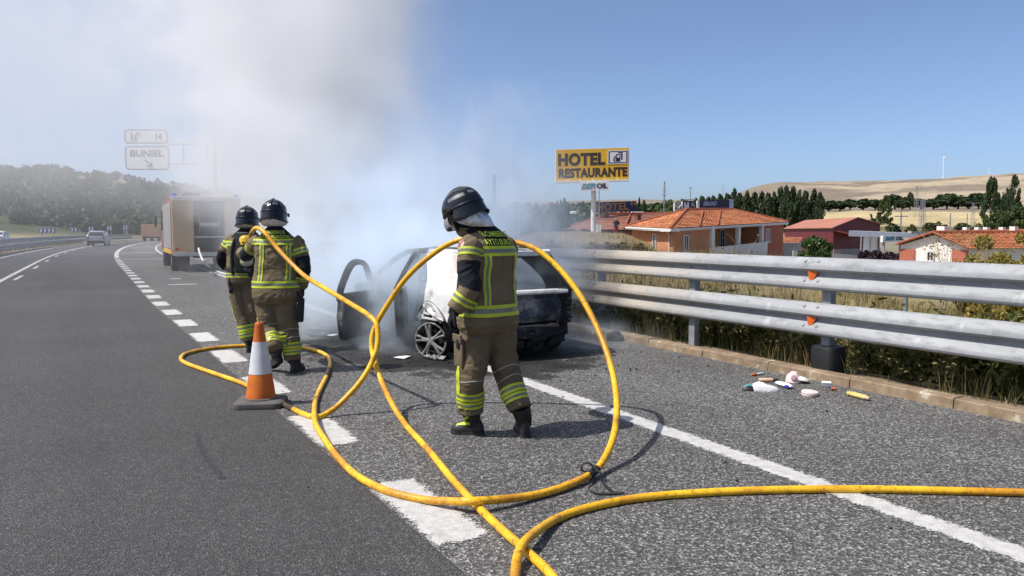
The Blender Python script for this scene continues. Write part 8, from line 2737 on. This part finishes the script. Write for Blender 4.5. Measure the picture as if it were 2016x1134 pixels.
wl_ = [(1215, 640, .34, .3), (1250, 650, .40, .32), (1290, 655, .42, .3), (1330, 668, .42, .32), (1405, 680, .40, .32), (1450, 690, .44, .32), (1500, 698, .42, .34), (1545, 708, .44, .34), (1590, 716, .42, .3), (1420, 655, .5, .4), (1530, 672, .5, .4), (1715, 715, .52, .34), (1730, 738, .36, .26), (1790, 752, .46, .34), (1830, 758, .52, .36), (1868, 764, .46, .34), (1905, 748, .55, .4), (1760, 700, .6, .42), (1850, 706, .65, .45), (1480, 640, .55, .45), (1350, 628, .5, .45)]
wl_.sort()
for i, (px, py, hh, ww) in enumerate(wl_):
    weed(px, py, hh, ww, 40 + i, LM_WEED, 'weed', 750, 'leafy weeds under the guardrail', ORD[i] + ' dark olive weed from the left between kerb and guardrail')
for i, (px, py, hh, ww) in enumerate(sorted(((1955, 772, .42, .36), (1990, 782, .40, .34), (2030, 790, .42, .36), (1975, 742, .5, .4), (2015, 752, .5, .4), (1930, 700, .7, .5), (2000, 690, .75, .5)))):
    weed(px, py, hh, ww, 80 + i, LM_WEEDG, 'green_weed', 900, 'green weeds at the right edge', ORD[i] + ' fresh green weed from the left behind the kerb at the right edge')
# leafy undergrowth farther down the verge, beyond the shade of the rails
rng = np.random.default_rng(71); P = []
for k in range(210):
    yy = rng.uniform(2.2, 15) if k % 3 else rng.uniform(2.2, 9); uu = rng.uniform(7.1, 9.6); xx = uu + float(xoff(yy)); hh = rng.uniform(.3, .75); ww = hh * rng.uniform(.35, .6); m_ = 95
    q = rng.normal(size=(m_, 3)) * np.array([ww * .45, ww * .45, hh * .28]); P.append(np.stack([xx + q[:, 0], yy + q[:, 1], np.maximum(vz(min(xx, 9.1), yy) + hh * .5 + q[:, 2], vz(min(xx, 9.1), yy) + .01)], 1))
P = np.vstack(P); cl = np.repeat(rng.uniform(-.25, .3, 210), 95)
V, F, T = leaf_quads(P, .042, rng, np.clip(.5 + cl + rng.normal(0, .16, len(P)), 0, 1), 2.6)
tag(link('undergrowth', npmesh('undergrowth', V, F, LM_WEED, attr={'tint': T})), 'olive leafy undergrowth along the verge beyond the guardrail', None, None, 'stuff')
# pale dry tuft behind the kerb
tfx = gr(1281, 660, .03); rngt = np.random.default_rng(5); nn = 60
blades('dry_tuft', 'pale dry grass tuft standing behind the kerb right of the burnt car', np.stack([tfx.x + rngt.normal(0, .03, nn), tfx.y + rngt.normal(0, .03, nn)], 1), np.full(nn, .03), rngt.uniform(.2, .42, nn), np.full(nn, .006), np.full(nn, .95), 6, .6)
for px_, yt_, w_ in ((1090, 470, 40), (1165, 474, 44), (1195, 473, 40), (1226, 474, 52), (1262, 476, 40)):
    tree('bank_bush', {1090: 'dark brown bush at the left end of the mound bank', 1165: 'dark brown bush right of the yellow green shrub', 1195: 'small brown bush in the middle of the mound bank', 1226: 'widest dark bush on the bank below the onlooker', 1262: 'dark brown bush at the right end of the mound bank'}[px_], px_, yt_, 48, w_, 'bush', LM_BROWN, 1400, .05, 1, None, 'bush', hmin=.4)
# yellow flowering patch on the bank of the mound
tree('yellow_shrub', 'low yellow green shrub on the dark bank left of the onlooker', 1131, 472, 46, 62, 'bush', LM_YELLOW, 2600, .04, 2, None, 'bush', hmin=.5)

# scrub on the slope beyond the far carriageway
rng = np.random.default_rng(33); P = []
for k in range(520):
    px = rng.uniform(-60, 470); d_ = rng.uniform(255, 620); g = at(px, 456, d_); z0 = ground(g.x, g.y); h = rng.uniform(2.5, 7.5); w = h * rng.uniform(.4, .7); m_ = 70
    q = rng.normal(size=(m_, 3)); q /= np.linalg.norm(q, axis=1)[:, None]; q *= rng.uniform(.4, 1, (m_, 1)) ** .5
    P.append(np.stack([g.x + q[:, 0] * w, g.y + q[:, 1] * w, z0 + h * .5 + q[:, 2] * h * .5], 1))
P = np.vstack(P); V, F, T = leaf_quads(P, 1.3, rng, np.clip(rng.normal(.4, .2, len(P)), 0, 1))
tag(link('hillside_scrub', npmesh('hillside_scrub', V, F, LM_DARK, attr={'tint': T})), 'dark scrub covering the hillside beyond the left barrier', None, None, 'stuff')
# ------------------------------------------------------------------ smoke
class GE:
    """arithmetic on node sockets"""
    def __init__(s, t, k): s.t, s.k = t, k
    @staticmethod
    def op(t, o, a, b=None, c=None, clamp=False):
        nd = t.nodes.new('ShaderNodeMath'); nd.operation = o; nd.use_clamp = clamp
        for i, v in enumerate((a, b, c)):
            if v is None: continue
            if isinstance(v, GE): t.links.new(v.k, nd.inputs[i])
            else: nd.inputs[i].default_value = v
        return GE(t, nd.outputs[0])
    def __add__(s, o): return GE.op(s.t, 'ADD', s, o)
    def __radd__(s, o): return GE.op(s.t, 'ADD', s, o)
    def __sub__(s, o): return GE.op(s.t, 'SUBTRACT', s, o)
    def __rsub__(s, o): return GE.op(s.t, 'SUBTRACT', o, s)
    def __mul__(s, o): return GE.op(s.t, 'MULTIPLY', s, o)
    def __rmul__(s, o): return GE.op(s.t, 'MULTIPLY', s, o)
    def __truediv__(s, o): return GE.op(s.t, 'DIVIDE', s, o)
    def sm(s, a, b):
        """0 below a, 1 above b, smooth"""
        nd = s.t.nodes.new('ShaderNodeMapRange'); nd.interpolation_type = 'SMOOTHSTEP'
        s.t.links.new(s.k, nd.inputs['Value']); nd.inputs['From Min'].default_value = a; nd.inputs['From Max'].default_value = b
        return GE(s.t, nd.outputs[0])
    def gauss(s): return GE.op(s.t, 'EXPONENT', s * s * -1.0)
    def exp(s): return GE.op(s.t, 'EXPONENT', s)
    def max(s, o): return GE.op(s.t, 'MAXIMUM', s, o)
    def min(s, o): return GE.op(s.t, 'MINIMUM', s, o)


def smoke_cloud(name, label, lo, hi, res, field, mat):
    me = bpy.data.meshes.new(name)
    o = link(name, me)
    o.rotation_euler = (0, 0, -YAW)      # sideways / away from the road viewer's side
    o['kind'] = 'stuff'; o['label'] = label; o['category'] = 'smoke'
    t = bpy.data.node_groups.new(name, 'GeometryNodeTree')
    t.interface.new_socket('Geometry', in_out='OUTPUT', socket_type='NodeSocketGeometry')
    go = t.nodes.new('NodeGroupOutput')
    vc = t.nodes.new('GeometryNodeVolumeCube')
    vc.inputs['Min'].default_value = lo; vc.inputs['Max'].default_value = hi
    for ax, r in zip('XYZ', res): vc.inputs['Resolution ' + ax].default_value = r
    pos = t.nodes.new('GeometryNodeInputPosition')
    sp = t.nodes.new('ShaderNodeSeparateXYZ'); t.links.new(pos.outputs[0], sp.inputs[0])
    x, y, z = (GE(t, sp.outputs[i]) for i in range(3))

    def nz(scale, detail=4, rough=.55, stretch=(1, 1, 1), off=(0, 0, 0), dist=0.0):
        v = t.nodes.new('ShaderNodeVectorMath'); v.operation = 'MULTIPLY_ADD'
        t.links.new(pos.outputs[0], v.inputs[0]); v.inputs[1].default_value = stretch; v.inputs[2].default_value = off
        nd = t.nodes.new('ShaderNodeTexNoise')
        nd.inputs['Scale'].default_value = scale; nd.inputs['Detail'].default_value = detail; nd.inputs['Roughness'].default_value = rough; nd.inputs['Distortion'].default_value = dist
        t.links.new(v.outputs[0], nd.inputs['Vector'])
        return GE(t, nd.outputs[0])
    d = field(x, y, z, nz)
    t.links.new(d.k, vc.inputs['Density'])
    sm_ = t.nodes.new('GeometryNodeSetMaterial'); sm_.inputs['Material'].default_value = mat
    t.links.new(vc.outputs[0], sm_.inputs[0]); t.links.new(sm_.outputs[0], go.inputs[0])
    me.materials.append(mat)
    md = o.modifiers.new('cloud', 'NODES'); md.node_group = t
    return o


def smoke_mat(name, col, dens=1.0, aniso=.25):
    m = bpy.data.materials.new(name); m.use_nodes = True
    t = m.node_tree
    for n in list(t.nodes): t.nodes.remove(n)
    out = t.nodes.new('ShaderNodeOutputMaterial'); pv = t.nodes.new('ShaderNodeVolumePrincipled')
    pv.inputs['Color'].default_value = (*col, 1); pv.inputs['Density'].default_value = dens
    pv.inputs['Anisotropy'].default_value = aniso
    t.links.new(pv.outputs[0], out.inputs['Volume'])
    return m


def drift(x, y, z, nz):
    # x sideways, y ahead of the viewer; the plume leaves the car (x -1, y 11) and is blown away to the left
    w = y - 10.6
    lat = x + 1.0
    big = (nz(.17, 2, .5, (1, .7, 1), (2, 5, 1)) - .5) * 6.5          # about -1 .. 1
    mid = (nz(.75, 3, .5, (1, .7, .9), (4, 1, 7), .4) - .5) * 6.5
    fine = (nz(2.0, 3, .6, (1, .8, .9), (7, 2, 5), .8) - .5) * 6.5
    curl = big * .42 + mid * .42 + fine * .28
    # ragged limit of the smoke on the clear side: it slants away from the car
    k = w.max(0.0) * .10 + 1.0
    rim = lat - .40 + w * .22 + (mid * .50 + fine * .30 + big * .70) * k - (1.0 - z.sm(.6, 2.4)) * .7 - z.sm(1.5, 4.5) * .35
    right = 1.0 - (rim / k).sm(-1.0, .75)
    left = (lat + w * 1.9 + 4.5 + big * 2.0).sm(-3.0, 6.5)
    start = w.sm(-.6, 2.2)
    far = 1.0 - w.sm(32.0, 49.0)
    top = 1.0 - z.sm(14.0, 19.5)
    high = z.sm(1.6, 6.0) * 1.3 + .20
    haze = right * left * start * far * top * high * ((curl + .25).sm(-.8, 1.2) * .95 + .14) * .027
    # thick column over the car, bending away to the left, with folded edges
    ax = (lat + .35 + w * .30 + z * .12) / (w * .20 + z * .24 + .85)
    body = curl * 1.0 + .30 - ax * ax * .60
    col = body.sm(.0, .7) * right * w.sm(-.6, 1.4) * (w * -.07).exp() * top * .68
    return (haze + col).max(0.0)


def carsmoke(x, y, z, nz):
    n1 = nz(1.3, 5, .6, (1, 1, .8), (1, 2, 3), .5); n2 = nz(3.2, 4, .6, (1, 1, .7), (5, 2, 1), .8)
    c = (n1 * .65 + n2 * .35)
    puff = c.sm(.43, .60)
    wob = (n1 - .5) * 4.0

    def ball(cx, cy, cz, rx, ry, rz):
        return (((x - cx + wob * .5) / rx).gauss() * ((y - cy) / ry).gauss() * ((z - cz + wob * .4) / rz).gauss())
    # out of the open doors, over the roof, behind the tail, low along the ground
    s = ball(-1.75, 10.2, .62, .42, .40, .34) * 1.5
    s = s + ball(-1.55, 11.3, .95, .75, .9, .55) * 1.6
    s = s + ball(-1.0, 10.6, 1.25, .55, .7, .45) * .9
    s = s + ball(-.9, 9.7, .75, .28, .35, .38) * .7
    s = s + ball(.75, 11.6, 1.15, .55, .5, .40) * .8
    s = s + ball(.10, 11.2, 1.9, .8, .9, .8) * .16
    s = s + ball(-1.5, 12.6, 1.5, 1.6, 1.5, 1.1) * .75
    s = s + ball(-.65, 10.4, .98, .42, .6, .24) * 2.0
    s = s + ball(-.05, 9.75, .98, .40, .30, .18) * .9
    s = s + ball(-.2, 11.6, 2.9, .7, .8, .9) * .22
    s = s + ball(.95, 10.6, .12, .7, .8, .14) * .45
    s = s + ball(-1.5, 9.9, .08, .7, .5, .10) * .4
    s = s + ball(-2.4, 11.8, .8, .7, 1.0, .5) * .16
    s = s + ball(.3, 9.75, .86, .42, .25, .14) * .8
    return (s * (puff * 3.4 + .35) - .02).max(0.0)


M_SMOKE = smoke_mat('drift_smoke', (.982, .990, 1.0), 1.0, -.05)
M_SMOKE2 = smoke_mat('car_smoke', (.84, .92, 1.0), 1.0, .0)
smoke_cloud('smoke_plume', 'pale grey smoke drifting from the burnt car across the motorway', (-52, 9.2, 0.0), (2.4, 60, 20), (190, 170, 74), drift, M_SMOKE)
smoke_cloud('smoke_wisps', 'bluish smoke pouring from the open doors of the burnt car', (-4.2, 8.9, 0.0), (2.2, 14, 3.6), (110, 88, 62), carsmoke, M_SMOKE2)
